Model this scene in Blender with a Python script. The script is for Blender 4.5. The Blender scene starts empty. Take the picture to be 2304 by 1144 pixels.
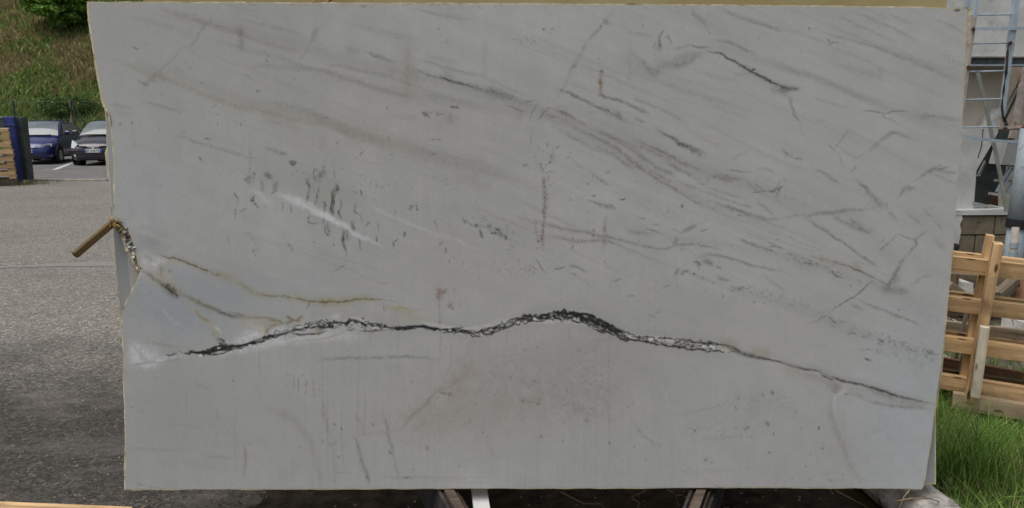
import bpy, math, random
import numpy as np
from mathutils import Vector, Matrix

# ------------------------------------------------------------------ camera, sky, sun, exposure
F, CX, CY = 1731.0, 1152.0, 572.0          # lens of the phone, in units of a 2304 x 1144 frame
PITCH = math.radians(10.15)
H = 1.60
scene = bpy.context.scene
col = scene.collection
cam_d = bpy.data.cameras.new('camera')
cam_d.sensor_width = 36.0
cam_d.lens = 36.0 * F / 2304.0
cam_d.clip_start = 0.05
cam_d.clip_end = 2000.0
cam = bpy.data.objects.new('camera', cam_d)
cam.location = (0, 0, H)
cam.rotation_euler = (math.pi / 2 - PITCH, 0, 0)
col.objects.link(cam)
scene.camera = cam

SUN_EL, SUN_AZ = math.radians(64), math.radians(232)     # high, behind the viewer
world = bpy.data.worlds.new('World')
scene.world = world
world.use_nodes = True
wn, wl = world.node_tree.nodes, world.node_tree.links
wn.clear()
w_out = wn.new('ShaderNodeOutputWorld')
w_bg = wn.new('ShaderNodeBackground')
w_hs = wn.new('ShaderNodeHueSaturation')
w_sky = wn.new('ShaderNodeTexSky')
w_sky.sky_type = 'NISHITA'
w_sky.sun_disc = False
w_sky.sun_elevation = SUN_EL
w_sky.sun_rotation = SUN_AZ
w_sky.air_density = 1.0
w_sky.dust_density = 4.0
w_sky.ozone_density = 1.0
w_hs.inputs['Saturation'].default_value = 0.42          # a closed cloud cover is nearly neutral
w_bg.inputs['Strength'].default_value = 0.09
wl.new(w_sky.outputs[0], w_hs.inputs['Color'])
wl.new(w_hs.outputs[0], w_bg.inputs[0])
wl.new(w_bg.outputs[0], w_out.inputs[0])

sun_d = bpy.data.lights.new('sun', 'SUN')
sun_d.energy = 1.05
sun_d.angle = math.radians(50)
sun_d.color = (1.0, 0.975, 0.94)
sun = bpy.data.objects.new('sun', sun_d)
sd = Vector((math.sin(SUN_AZ) * math.cos(SUN_EL), math.cos(SUN_AZ) * math.cos(SUN_EL), math.sin(SUN_EL)))
sun.rotation_euler = sd.to_track_quat('Z', 'Y').to_euler()
sun.location = (0, 0, 30)
col.objects.link(sun)

vs = scene.view_settings
vs.view_transform = 'Standard'
vs.look = 'None'
vs.gamma = 1.0
vs.use_curve_mapping = False
vs.exposure = 0.42

random.seed(7)
rng = np.random.default_rng(11)

# ------------------------------------------------------------------ camera rays: image pixels -> points in the yard
cp, sp = math.cos(PITCH), math.sin(PITCH)
def ray(x, y):
    a, b = (x - CX) / F, -(y - CY) / F
    return Vector((a, b * sp + cp, b * cp - sp))
ORG = Vector((0, 0, H))
def at_Y(x, y, Y):
    d = ray(x, y); return ORG + d * (Y / d.y)
def at_z(x, y, z):
    d = ray(x, y); return ORG + d * ((z - H) / d.z)
def at_plane(x, y, P, N):
    d = ray(x, y); return ORG + d * ((P - ORG).dot(N) / d.dot(N))

# ------------------------------------------------------------------ mesh helpers
def lin(c):
    c = np.asarray(c, float) / 255.0
    return np.where(c <= 0.04045, c / 12.92, ((c + 0.055) / 1.055) ** 2.4)
def srgb(r, g, b):
    return tuple(float(v) for v in lin((r, g, b)))

def tag(o, label=None, cat=None, group=None, kind=None):
    if label: o['label'] = label
    if cat: o['category'] = cat
    if group: o['group'] = group
    if kind: o['kind'] = kind
    return o
def empty(name, loc=(0, 0, 0), rz=0.0):
    o = bpy.data.objects.new(name, None)
    o.location = loc; o.rotation_euler = (0, 0, rz); o.empty_display_size = 0.2
    col.objects.link(o); return o
def link_mesh(name, me, m, parent=None, smooth=False):
    o = bpy.data.objects.new(name, me)
    if m is not None: me.materials.append(m)
    if smooth:
        me.polygons.foreach_set('use_smooth', [True] * len(me.polygons))
    col.objects.link(o)
    if parent is not None:
        o.parent = parent
        if parent.type == 'EMPTY' or True:
            o.matrix_parent_inverse = Matrix.Identity(4)
    return o
def np_mesh(name, verts, faces):
    verts = np.asarray(verts, np.float32); faces = np.asarray(faces, np.int32)
    me = bpy.data.meshes.new(name)
    n, k = faces.shape
    me.vertices.add(len(verts)); me.vertices.foreach_set('co', verts.ravel())
    me.loops.add(n * k); me.loops.foreach_set('vertex_index', faces.ravel())
    me.polygons.add(n)
    me.polygons.foreach_set('loop_start', np.arange(0, n * k, k, dtype=np.int32))
    me.polygons.foreach_set('loop_total', np.full(n, k, np.int32))
    me.update(calc_edges=True)
    return me
def add_color(me, name, rgb):
    a = me.attributes.new(name, 'FLOAT_COLOR', 'POINT')
    c = np.ones((len(me.vertices), 4), np.float32); c[:, :3] = rgb
    a.data.foreach_set('color', c.ravel())
def add_float(me, name, v):
    a = me.attributes.new(name, 'FLOAT', 'POINT')
    a.data.foreach_set('value', np.asarray(v, np.float32))

class MB:
    """collects simple solids and links them as one mesh object"""
    def __init__(s): s.v, s.f = [], []
    def add(s, vs_, fs_):
        b = len(s.v); s.v += [tuple(p) for p in vs_]; s.f += [tuple(i + b for i in f) for f in fs_]; return s
    def box(s, lo, hi, bev=0.0):
        x0, y0, z0 = lo; x1, y1, z1 = hi
        if bev <= 0:
            return s.add([(x0,y0,z0),(x1,y0,z0),(x1,y1,z0),(x0,y1,z0),(x0,y0,z1),(x1,y0,z1),(x1,y1,z1),(x0,y1,z1)],
                [(0,3,2,1),(4,5,6,7),(0,1,5,4),(1,2,6,5),(2,3,7,6),(3,0,4,7)])
        b = bev; V = []; idx = {}
        for sx in (0, 1):
            for sy in (0, 1):
                for sz in (0, 1):
                    X, Y, Z = (x1 if sx else x0), (y1 if sy else y0), (z1 if sz else z0)
                    dx, dy, dz = (-b if sx else b), (-b if sy else b), (-b if sz else b)
                    idx[(sx,sy,sz,'x')] = len(V); V.append((X, Y + dy, Z + dz))
                    idx[(sx,sy,sz,'y')] = len(V); V.append((X + dx, Y, Z + dz))
                    idx[(sx,sy,sz,'z')] = len(V); V.append((X + dx, Y + dy, Z))
        Fs = []
        for sx in (0, 1):
            q = [idx[(sx,a,c,'x')] for a, c in ((0,0),(1,0),(1,1),(0,1))]; Fs.append(q if sx else q[::-1])
        for sy in (0, 1):
            q = [idx[(a,sy,c,'y')] for a, c in ((0,0),(0,1),(1,1),(1,0))]; Fs.append(q if sy else q[::-1])
        for sz in (0, 1):
            q = [idx[(a,c,sz,'z')] for a, c in ((0,0),(1,0),(1,1),(0,1))]; Fs.append(q if sz else q[::-1])
        for sy in (0, 1):
            for sz in (0, 1):
                q = [idx[(0,sy,sz,'y')], idx[(1,sy,sz,'y')], idx[(1,sy,sz,'z')], idx[(0,sy,sz,'z')]]; Fs.append(q if sy != sz else q[::-1])
        for sx in (0, 1):
            for sz in (0, 1):
                q = [idx[(sx,0,sz,'x')], idx[(sx,1,sz,'x')], idx[(sx,1,sz,'z')], idx[(sx,0,sz,'z')]]; Fs.append(q if sx == sz else q[::-1])
        for sx in (0, 1):
            for sy in (0, 1):
                q = [idx[(sx,sy,0,'x')], idx[(sx,sy,1,'x')], idx[(sx,sy,1,'y')], idx[(sx,sy,0,'y')]]; Fs.append(q if sx != sy else q[::-1])
        for k in idx:
            if k[3] == 'x':
                a, b2, c = k[:3]
                t = [idx[(a,b2,c,'x')], idx[(a,b2,c,'y')], idx[(a,b2,c,'z')]]
                Fs.append(t if (a + b2 + c) % 2 == 1 else t[::-1])
        return s.add(V, Fs)
    def tube(s, pts, r, n=8, caps=True):
        pts = [Vector(p) for p in pts]
        rs = r if isinstance(r, (list, tuple)) else [r] * len(pts)
        rings = []
        up = Vector((0, 0, 1))
        for i, p in enumerate(pts):
            d = (pts[min(i + 1, len(pts) - 1)] - pts[max(i - 1, 0)]).normalized()
            a = d.cross(up)
            if a.length < 1e-3: a = d.cross(Vector((1, 0, 0)))
            a.normalize(); b = d.cross(a)
            rings.append([p + (a * math.cos(2 * math.pi * k / n) + b * math.sin(2 * math.pi * k / n)) * rs[i] for k in range(n)])
        V = [q for rg in rings for q in rg]; Fs = []
        for i in range(len(pts) - 1):
            for k in range(n):
                Fs.append((i * n + k, i * n + (k + 1) % n, (i + 1) * n + (k + 1) % n, (i + 1) * n + k))
        if caps:
            Fs.append(tuple(range(n))); Fs.append(tuple(range((len(pts) - 1) * n, len(pts) * n))[::-1])
        return s.add(V, Fs)
    def prism(s, poly, d):
        """planar polygon (Vectors) pushed along the vector d"""
        n = len(poly); d = Vector(d)
        V = [Vector(p) for p in poly] + [Vector(p) + d for p in poly]
        Fs = [tuple(range(n)), tuple(range(n, 2 * n))[::-1]]
        for i in range(n):
            j = (i + 1) % n; Fs.append((i, n + i, n + j, j))
        return s.add(V, Fs)
    def mesh(s, name, fix=True):
        me = bpy.data.meshes.new(name)
        me.from_pydata(s.v, [], s.f); me.update()
        if fix:
            import bmesh
            bm = bmesh.new(); bm.from_mesh(me)
            bmesh.ops.recalc_face_normals(bm, faces=bm.faces)
            bm.to_mesh(me); bm.free()
        return me
    def build(s, name, m, parent=None, smooth=False):
        return link_mesh(name, s.mesh(name), m, parent, smooth)

def board(name, L, W, T, M, m, parent=None, bev=0.0015):
    """a sawn board in its own axes (length along x), placed by the matrix M; parent must sit at the world origin or be given M in its axes"""
    o = MB().box((0, -W / 2, -T / 2), (L, W / 2, T / 2), min(bev, W * .2, T * .2)).build(name, m, parent)
    o.matrix_basis = M
    return o
def frame_from(p0, p1, side):
    x = (p1 - p0).normalized(); y = (side - x * side.dot(x)).normalized(); z = x.cross(y)
    M = Matrix((x, y, z)).transposed().to_4x4(); M.translation = p0
    return M
def beam(name, p0, p1, W, T, side, m, parent=None, bev=0.0015):
    return board(name, (p1 - p0).length, W, T, frame_from(p0, p1, side), m, parent, bev)

# ------------------------------------------------------------------ materials
def new_mat(name, rough=0.7, spec=0.3):
    m = bpy.data.materials.new(name); m.use_nodes = True
    nt = m.node_tree; b = nt.nodes['Principled BSDF']
    b.inputs['Roughness'].default_value = rough
    b.inputs['Specular IOR Level'].default_value = spec
    return m, nt, b
def nd(nt, t, **kw):
    n = nt.nodes.new(t)
    for k, v in kw.items():
        if k in n.inputs: n.inputs[k].default_value = v
        else: setattr(n, k, v)
    return n
def ramp(nt, fac, stops):
    r = nt.nodes.new('ShaderNodeValToRGB')
    el = r.color_ramp.elements
    while len(el) > 1: el.remove(el[-1])
    el[0].position, el[0].color = stops[0][0], (*stops[0][1], 1)
    for p, c in stops[1:]:
        e = el.new(p); e.color = (*c, 1)
    nt.links.new(fac, r.inputs[0]); return r
def mix(nt, fac, a, b, mode='MIX'):
    n = nt.nodes.new('ShaderNodeMix'); n.data_type = 'RGBA'; n.blend_type = mode
    for key, v in ((0, fac), (6, a), (7, b)):
        if isinstance(v, bpy.types.NodeSocket): nt.links.new(v, n.inputs[key])
        elif isinstance(v, (int, float)): n.inputs[key].default_value = v
        else: n.inputs[key].default_value = (*v, 1)
    return n.outputs[2]
def coords(nt, scale=(1, 1, 1), kind='Object', rot=(0, 0, 0)):
    tc = nt.nodes.new('ShaderNodeTexCoord'); mp = nt.nodes.new('ShaderNodeMapping')
    mp.inputs['Scale'].default_value = scale; mp.inputs['Rotation'].default_value = rot
    nt.links.new(tc.outputs[kind], mp.inputs[0]); return mp.outputs[0]
def noise(nt, vec, scale, detail=4, rough=0.55):
    n = nt.nodes.new('ShaderNodeTexNoise')
    n.inputs['Scale'].default_value = scale; n.inputs['Detail'].default_value = detail; n.inputs['Roughness'].default_value = rough
    nt.links.new(vec, n.inputs['Vector']); return n.outputs[0]
def bump(nt, b, h, strength=0.3, dist=0.01):
    n = nt.nodes.new('ShaderNodeBump'); n.inputs['Strength'].default_value = strength; n.inputs['Distance'].default_value = dist
    nt.links.new(h, n.inputs['Height']); nt.links.new(n.outputs[0], b.inputs['Normal'])
def obj_random(nt):
    return nt.nodes.new('ShaderNodeObjectInfo').outputs['Random']

def wood_mat(name, dark, light, stain=None, stain_at=0.62, rough=0.75, fibre=38.0):
    m, nt, b = new_mat(name, rough, 0.2)
    v = coords(nt, (1.3, fibre, fibre))
    ad = nt.nodes.new('ShaderNodeVectorMath'); ad.operation = 'ADD'
    sc = nt.nodes.new('ShaderNodeVectorMath'); sc.operation = 'SCALE'; sc.inputs['Scale'].default_value = 37.0
    cb = nt.nodes.new('ShaderNodeCombineXYZ'); rnd = obj_random(nt)
    for k in range(3): nt.links.new(rnd, cb.inputs[k])
    nt.links.new(cb.outputs[0], sc.inputs[0]); nt.links.new(v, ad.inputs[0]); nt.links.new(sc.outputs[0], ad.inputs[1])
    g = noise(nt, ad.outputs[0], 1.0, 5, 0.6)
    c = ramp(nt, g, [(0.34, dark), (0.56, light)]).outputs[0]
    v2 = coords(nt, (3, 9, 9)); n2 = noise(nt, v2, 1.6, 4, 0.6)
    c = mix(nt, ramp(nt, n2, [(0.4, (0, 0, 0)), (0.72, (0.75, 0.75, 0.75))]).outputs[0], c, tuple(x * 0.56 for x in light))
    v3 = coords(nt, (5, 16, 16)); vo = nd(nt, 'ShaderNodeTexVoronoi', Scale=1.0); nt.links.new(v3, vo.inputs['Vector'])
    kn = ramp(nt, vo.outputs['Distance'], [(0.10, (1, 1, 1)), (0.17, (0, 0, 0))]).outputs[0]
    c = mix(nt, kn, c, tuple(x * 0.3 for x in dark))
    if stain:
        v4 = coords(nt, (1, 1, 1)); n4 = noise(nt, v4, 5.0, 5, 0.65)
        c = mix(nt, ramp(nt, n4, [(stain_at - .1, (0, 0, 0)), (stain_at + .12, (0.8, 0.8, 0.8))]).outputs[0], c, stain)
    tone = nt.nodes.new('ShaderNodeMapRange'); tone.inputs[3].default_value = 0.74; tone.inputs[4].default_value = 1.16
    nt.links.new(rnd, tone.inputs[0])
    hs = nt.nodes.new('ShaderNodeHueSaturation'); nt.links.new(tone.outputs[0], hs.inputs['Value']); nt.links.new(c, hs.inputs['Color'])
    nt.links.new(hs.outputs[0], b.inputs['Base Color'])
    bump(nt, b, g, 0.35, 0.003)
    return m
def plain_mat(name, c1, c2, scale=6.0, rough=0.7, spec=0.3, bmp=0.0, bscale=None, metal=0.0, stain=None, stain_scale=5.0, stain_at=0.6):
    m, nt, b = new_mat(name, rough, spec)
    v = coords(nt)
    n = noise(nt, v, scale, 5, 0.6)
    c = ramp(nt, n, [(0.32, c1), (0.68, c2)]).outputs[0]
    if stain:
        n2 = noise(nt, v, stain_scale, 6, 0.65)
        c = mix(nt, ramp(nt, n2, [(stain_at - .05, (0, 0, 0)), (stain_at + .07, (1, 1, 1))]).outputs[0], c, stain)
    nt.links.new(c, b.inputs['Base Color']); b.inputs['Metallic'].default_value = metal
    if bmp:
        bump(nt, b, noise(nt, v, bscale or scale * 3, 5, 0.6), bmp, 0.01)
    return m

MAT = {}
MAT['resin'] = plain_mat('cream_resin', srgb(184, 170, 134), srgb(224, 214, 184), 26, 0.55, 0.35, 0.4, 60, stain=srgb(140, 124, 88), stain_scale=11, stain_at=0.6)
MAT['resin_back'] = plain_mat('resin_coated_stone', srgb(176, 158, 108), srgb(196, 180, 132), 3.0, 0.5, 0.35, 0.1, 20)
MAT['stone_plain'] = plain_mat('grey_marble', srgb(148, 150, 150), srgb(162, 163, 162), 2.4, 0.45, 0.35, 0.03, 40, stain=srgb(132, 134, 132), stain_scale=1.7, stain_at=0.62)
MAT['pine'] = wood_mat('fresh_pine', srgb(156, 124, 88), srgb(226, 190, 142), srgb(124, 98, 72), 0.6)
MAT['pine_pale'] = wood_mat('pale_pine', srgb(170, 146, 118), srgb(208, 186, 156), srgb(128, 108, 88), 0.64)
MAT['pine_white'] = wood_mat('whitish_pine', srgb(206, 186, 158), srgb(238, 224, 202), srgb(150, 134, 114), 0.7)  # palest pine, for the short front post
MAT['old_wood'] = wood_mat('weathered_wood', srgb(96, 84, 70), srgb(150, 134, 112), srgb(70, 58, 46), 0.6)
MAT['red_wood'] = wood_mat('reddish_old_wood', srgb(92, 66, 48), srgb(132, 98, 72), srgb(66, 48, 38), 0.6)
MAT['batten'] = wood_mat('brown_batten', srgb(84, 66, 42), srgb(112, 90, 60), srgb(58, 46, 32), 0.66)
MAT['dark_wood'] = wood_mat('dark_damp_wood', srgb(74, 64, 56), srgb(112, 98, 86), srgb(56, 48, 42), 0.58)
MAT['white_paint'] = plain_mat('white_paint', srgb(214, 214, 210), srgb(234, 234, 230), 8, 0.6, 0.3, 0.1, 30, stain=srgb(160, 158, 150), stain_scale=9, stain_at=0.68)
# ------------------------------------------------------------------ the big slab: its polished face, traced in image pixels
# One unit is one image pixel, about 1.6 mm of stone. Veins, stains and inclusions are laid down on this pixel raster and
# carried by the face mesh as a colour attribute.
OX, OY, CWID, CHGT = 186, 0, 2010, 1112
yy, xx = np.mgrid[0:CHGT, 0:CWID].astype(np.float32)
XX, YY = xx + OX, yy + OY
def upn(sx, sy, seed):
    r = np.random.default_rng(seed)
    gh, gw = int(CHGT / sy) + 3, int(CWID / sx) + 3
    g = r.random((gh, gw)).astype(np.float32)
    def axis(n, s):
        t = np.arange(n, dtype=np.float32) / s; i = t.astype(int); f = t - i; return i, f * f * (3 - 2 * f)
    iy, fy = axis(CHGT, sy); ix, fx = axis(CWID, sx)
    rows = g[iy] * (1 - fy)[:, None] + g[iy + 1] * fy[:, None]
    return rows[:, ix] * (1 - fx) + rows[:, ix + 1] * fx
def fbm(s, seed, o=4, ax=1.0):
    t = np.zeros((CHGT, CWID), np.float32); a, w = 0.5, 0.0
    for k in range(o):
        t += a * upn(max(s * ax, 1.01), max(s, 1.01), seed + k); w += a; a *= 0.55; s *= 0.5
    return t / w
N_A, N_B = fbm(14, 1) - .5, fbm(14, 21) - .5
N_A2, N_B2 = fbm(5, 31, 2) - .5, fbm(5, 41, 2) - .5
N_F = fbm(4, 51, 3); N_M = fbm(18, 61, 4); N_L = fbm(90, 71, 4); N_XL = fbm(420, 81, 3)
# grain of the bedding: streaks falling about 20 degrees to the right
def rotated(src_seed, ang, sx, sy):
    ca, sa = math.cos(ang), math.sin(ang)
    u = (xx * ca + yy * sa) / sx + 60; v = (-xx * sa + yy * ca) / sy + 700
    r = np.random.default_rng(src_seed); g = r.random((2048, 512)).astype(np.float32)
    iu, iv = np.floor(u).astype(int), np.floor(v).astype(int); fu, fv = u - iu, v - iv
    fu = fu * fu * (3 - 2 * fu); fv = fv * fv * (3 - 2 * fv)
    a = lambda i, j: g[j % 2048, i % 512]
    return (a(iu, iv) * (1 - fu) + a(iu + 1, iv) * fu) * (1 - fv) + (a(iu, iv + 1) * (1 - fu) + a(iu + 1, iv + 1) * fu) * fv
STREAK = rotated(5, math.radians(21), 330, 13) * .5 + rotated(6, math.radians(24), 200, 5) * .3 + rotated(8, math.radians(19), 480, 34) * .4
STREAK = (STREAK - STREAK.mean()) / STREAK.std()
VERT = upn(2.2, 150, 91) * .6 + upn(5, 240, 92) * .5 + upn(1.2, 70, 93) * .3
VERT = (VERT - VERT.mean()) / VERT.std()

C = np.empty((CHGT, CWID, 3), np.float32)
C[:] = (137.4, 137.2, 134.0)
def soft_blob(x, y, rx, ry, a, c, nz=0.6, rot=0.0):
    ca, sa = math.cos(rot), math.sin(rot)
    dx, dy = XX - x + N_A * rx * .9, YY - y + N_B * ry * .9
    u, v = (dx * ca + dy * sa) / rx, (-dx * sa + dy * ca) / ry
    m = np.exp(-(u * u + v * v)) * a * np.clip(1 - nz + 2 * nz * N_M, 0, 1.5)
    blend(m, c)
def blend(m, c, win=None):
    global C
    m = np.clip(m, 0, 1)[..., None]
    if win is None: C = C * (1 - m) + np.asarray(c, np.float32) * m
    else:
        a, b, d, e = win; C[a:b, d:e] = C[a:b, d:e] * (1 - m) + np.asarray(c, np.float32) * m
C += ((N_XL - .5) * 9)[..., None] * np.array((1, 1, .95), np.float32)
C += ((N_L - .5) * 8)[..., None]
C += ((N_M - .5) * 5)[..., None]
C += ((fbm(38, 401, 4) - .5)[..., None] * np.array((7, 6, 6), np.float32))
up_right = np.clip((XX - 700) / 900, 0, 1) * np.clip((900 - YY) / 500, 0, 1)
C += (STREAK * (.45 + 1.3 * up_right))[..., None] * np.array((1, 1, .9), np.float32)
low_mid = np.clip((YY - 420) / 400, 0.45, 1) * np.clip(1.25 - abs(XX - 950) / 900, 0.3, 1)
C += (VERT * low_mid * 1.25)[..., None]
soft_blob(400, 700, 120, 62, .85, (121, 125, 129), .2, .35)
soft_blob(480, 655, 130, 32, .75, (123, 126, 128), .2, .35)
soft_blob(640, 640, 260, 60, .45, (127, 129, 130), .3)
soft_blob(2040, 950, 130, 260, .5, (139, 145, 150), .3)
soft_blob(330, 420, 110, 160, .4, (137, 140, 140), .3)
soft_blob(1250, 800, 240, 70, .45, (127, 126, 126), .3)
soft_blob(1500, 690, 360, 40, .25, (128, 127, 126), .3)
soft_blob(900, 260, 330, 130, .25, (132, 129, 124), .3)
soft_blob(1700, 180, 400, 160, .2, (136, 137, 135), .3)
soft_blob(1050, 620, 300, 120, .25, (137, 134, 129), .3)
soft_blob(1750, 760, 300, 60, .3, (140, 138, 134), .3)

soft_blob(380, 60, 330, 130, .55, (128.5, 128, 124), .3)  # broad tone areas: darker at left and bottom, paler at right
soft_blob(420, 930, 260, 150, .55, (127.5, 127.5, 123), .3)
soft_blob(1900, 400, 330, 260, .5, (140, 139.5, 135), .3)
soft_blob(1500, 150, 260, 160, .35, (138.5, 138, 133), .3)
soft_blob(800, 970, 420, 120, .35, (130, 129.5, 125.5), .4)
def smooth_path(P, step):
    P = np.asarray(P, np.float32)
    if len(P) < 3:
        n = max(2, int(np.hypot(*(P[-1, :2] - P[0, :2])) / step) + 1)
        t = np.linspace(0, 1, n)[:, None]; return P[0] * (1 - t) + P[-1] * t
    out = []
    Q = np.vstack([2 * P[0] - P[1], P, 2 * P[-1] - P[-2]])
    for i in range(1, len(Q) - 2):
        p0, p1, p2, p3 = Q[i - 1], Q[i], Q[i + 1], Q[i + 2]
        n = max(1, int(np.hypot(*(p2 - p1)[:2]) / step))
        for t in np.arange(n) / n:
            out.append(.5 * (2 * p1 + (p2 - p0) * t + (2 * p0 - 5 * p1 + 4 * p2 - p3) * t * t + (3 * p1 - p0 - 3 * p2 + p3) * t ** 3))
    out.append(P[-1]); return np.array(out, np.float32)
def prof(v, n):
    v = np.atleast_1d(np.asarray(v, np.float32))
    return np.interp(np.linspace(0, 1, n), np.linspace(0, 1, len(v)), v)
def stroke(pts, w, a, c, wob=3.0, brk=.45, hard=1.0, taper=True, step=4.0):
    """a vein: pts in image pixels, w half-width profile, a opacity profile, c colour"""
    P = smooth_path(pts, step); n = len(P)
    W, A = prof(w, n), prof(a, n)
    c = np.asarray(c, np.float32); c0 = c; g = c.mean(); c = g + (c - g) * (.52 if c[0] - c[1] > 17 else .6)
    if c.max() < 70 and W.max() < 6: W = W * 1.22; A = np.minimum(A * 1.08, 1)
    if c0[1] - c0[2] > 21 and c0[0] - c0[1] < 17 and W.max() < 12: A = np.minimum(A * 1.3, 1); W = W * 1.15
    if W.max() >= 2.9: W = W * 1.08; A = np.where(A > .45, .42 + (A - .42) * .5, A) * .9; brk = brk + .15
    elif 62 < c0.max() < 112: W = W * .74; A = A * .8; brk = brk + .2
    if taper and n > 4:
        e = np.minimum(np.arange(n), np.arange(n)[::-1]) / max(1.0, min(n * .22, 12)); A = A * np.clip(.12 + e, 0, 1)
    pad = float(W.max()) * 2.6 + wob + 3
    x0, x1 = int(max(P[:, 0].min() - pad - OX, 0)), int(min(P[:, 0].max() + pad - OX, CWID))
    y0, y1 = int(max(P[:, 1].min() - pad - OY, 0)), int(min(P[:, 1].max() + pad - OY, CHGT))
    if x1 <= x0 + 1 or y1 <= y0 + 1: return
    R = np.full((y1 - y0, x1 - x0), 99, np.float32); AA = np.zeros_like(R)
    gx = XX[y0:y1, x0:x1] + wob * 2 * N_A[y0:y1, x0:x1] + wob * .8 * N_A2[y0:y1, x0:x1]
    gy = YY[y0:y1, x0:x1] + wob * 2 * N_B[y0:y1, x0:x1] + wob * .8 * N_B2[y0:y1, x0:x1]
    for i in range(n - 1):
        (ax, ay), (bx, by) = P[i], P[i + 1]
        q = max(W[i], W[i + 1]) * 2.6 + wob + 3
        u0, u1 = int(max(min(ax, bx) - q - OX - x0, 0)), int(max(min(max(ax, bx) + q - OX - x0, x1 - x0), 0))
        v0, v1 = int(max(min(ay, by) - q - OY - y0, 0)), int(max(min(max(ay, by) + q - OY - y0, y1 - y0), 0))
        if u1 <= u0 or v1 <= v0: continue
        X, Y = gx[v0:v1, u0:u1], gy[v0:v1, u0:u1]
        dx, dy = bx - ax, by - ay; L2 = dx * dx + dy * dy + 1e-6
        t = np.clip(((X - ax) * dx + (Y - ay) * dy) / L2, 0, 1)
        d = np.hypot(X - ax - t * dx, Y - ay - t * dy) / (W[i] + (W[i + 1] - W[i]) * t)
        r, al = R[v0:v1, u0:u1], AA[v0:v1, u0:u1]
        k = d < r; r[k] = d[k]; al[k] = (A[i] + (A[i + 1] - A[i]) * t)[k]
    m = np.exp(-np.power(R, 2 * hard)) * AA
    m *= np.clip(1 + brk * 3.2 * (N_F[y0:y1, x0:x1] - .5) + brk * 1.6 * (N_M[y0:y1, x0:x1] - .5), 0, 1.5)
    blend(np.minimum(m, .97), c, (y0, y1, x0, x1))
def T(ox, oy, pts, k=4.0):
    return [(ox + p[0] / k, oy + p[1] / k) for p in pts]
srs = random.Random(3)
def speck(x, y, r, a, c, ang=None, asp=None):
    r *= 1.22; a = min(1, a * 1.12); asp = asp or srs.uniform(.6, 1.7); ang = srs.uniform(0, 3.1) if ang is None else ang
    dx, dy = math.cos(ang) * r * asp * .55, math.sin(ang) * r * asp * .55
    stroke([(x - dx, y - dy), (x + dx * .2, y + dy * .5), (x + dx, y + dy)], r * srs.uniform(.4, .62), [a * srs.uniform(.3, .9), a * .92, a * srs.uniform(.2, .9)], c, wob=2.6, brk=.75, taper=False, step=2)
def dots(path, n, spread, r, a, c, ang=None, asp=None):
    P = smooth_path(path, 2.0)
    for _ in range(n):
        p = P[srs.randrange(len(P))]
        sx, sy = (spread if isinstance(spread, tuple) else (spread, spread))
        speck(p[0] + srs.gauss(0, sx), p[1] + srs.gauss(0, sy), r * srs.uniform(.8, 2.3), a * srs.uniform(.4, 1.15), c,
              None if ang is None else ang + srs.gauss(0, .35), asp)

GRN, DRK, BRN, BLK, OLV, RST, WHT, CRM, OCH = (108, 109, 101), (74, 76, 70), (114, 108, 98), (34, 35, 33), (122, 118, 92), (112, 84, 62), (171, 169, 172), (164, 160, 146), (126, 116, 80)
def V(o, pts, w, a, c, **k): stroke(T(o[0], o[1], pts, o[2] if len(o) > 2 else 4.0), w, a, c, **k)

# ---- broad cloudy beds under the finer veins
for pts, w, a, c in (([(330,30),(560,70),(760,130),(930,170),(1100,215),(1250,265),(1400,350),(1560,440),(1750,520)], [8,12,13,14,14,16,16,14,10], [.15,.3,.3,.34,.38,.4,.36,.3,.15], (115,113,105)),
    ([(290,138),(420,180),(560,228),(700,265),(880,320),(1050,375),(1220,425)], [7,9,11,12,13,13,10], [.15,.28,.38,.42,.42,.3,.12], (118,115,100)), ([(1230,225),(1340,270),(1450,325),(1560,375),(1700,425),(1850,490)], [12,18,22,22,20,14], [.2,.34,.38,.36,.3,.15], (114,112,105)),
    ([(680,150),(820,190),(930,218),(1060,238),(1200,262)], [8,11,12,10,8], [.18,.32,.36,.3,.2], (116,113,104)), ([(1580,95),(1720,140),(1860,190),(2000,245),(2140,290)], [8,9,10,9,8], .24, (119,117,110)), ([(1850,55),(1980,110),(2150,170)], 10, .2, (120,119,113)), ([(1380,120),(1470,160),(1570,125)], 14, .28, (116,116,109)), ([(1780,400),(1900,470),(1990,560),(2040,640)], 16, .22, (119,119,115)),
    ([(1480,530),(1680,560),(1850,600),(1990,650),(2080,690)], [8,10,12,12,8], .26, (119,117,110)), ([(1630,650),(1780,690),(1900,740),(2060,800)], [8,10,12,14], .26, (118,119,117)), ([(560,380),(640,400),(760,430),(840,480)], 22, .22, (119,119,111)), ([(880,60),(920,160),(900,240)], 14, .24, (119,117,107)), ([(1000,460),(1200,520),(1360,545)], 14, .2, (122,119,113))):
    stroke(pts, w, a, c, wob=6, brk=.2)
# ---- long fine veins following the bedding, fading in and out
fr_ = random.Random(17)
for _ in range(85):
    x, y = fr_.uniform(230, 2000), fr_.uniform(-40, 560); sl = math.radians(fr_.uniform(15, 26) + 5 * max(0, min(1, (x - 1000) / 600))); bend = fr_.uniform(-.0005, .0006)
    L_ = fr_.uniform(180, 620); P_ = []
    for k in range(9):
        P_.append((x, y)); x += math.cos(sl) * L_ / 8; y += math.sin(sl) * L_ / 8; sl += bend * L_ / 8 + fr_.gauss(0, .02)
    if P_[-1][1] > 690 - .05 * abs(P_[-1][0] - 1200): continue
    a_ = fr_.uniform(.10, .26) * (1.25 if P_[0][0] > 1000 else .8)
    stroke(P_, fr_.choice([1.2, 1.6, 2.2, 3.4]), [a_ * fr_.uniform(.3, 1.2) for _ in range(6)], fr_.choice([(104,104,98), (112,108,100), (98,98,92)]), wob=4, brk=.35)
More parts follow.
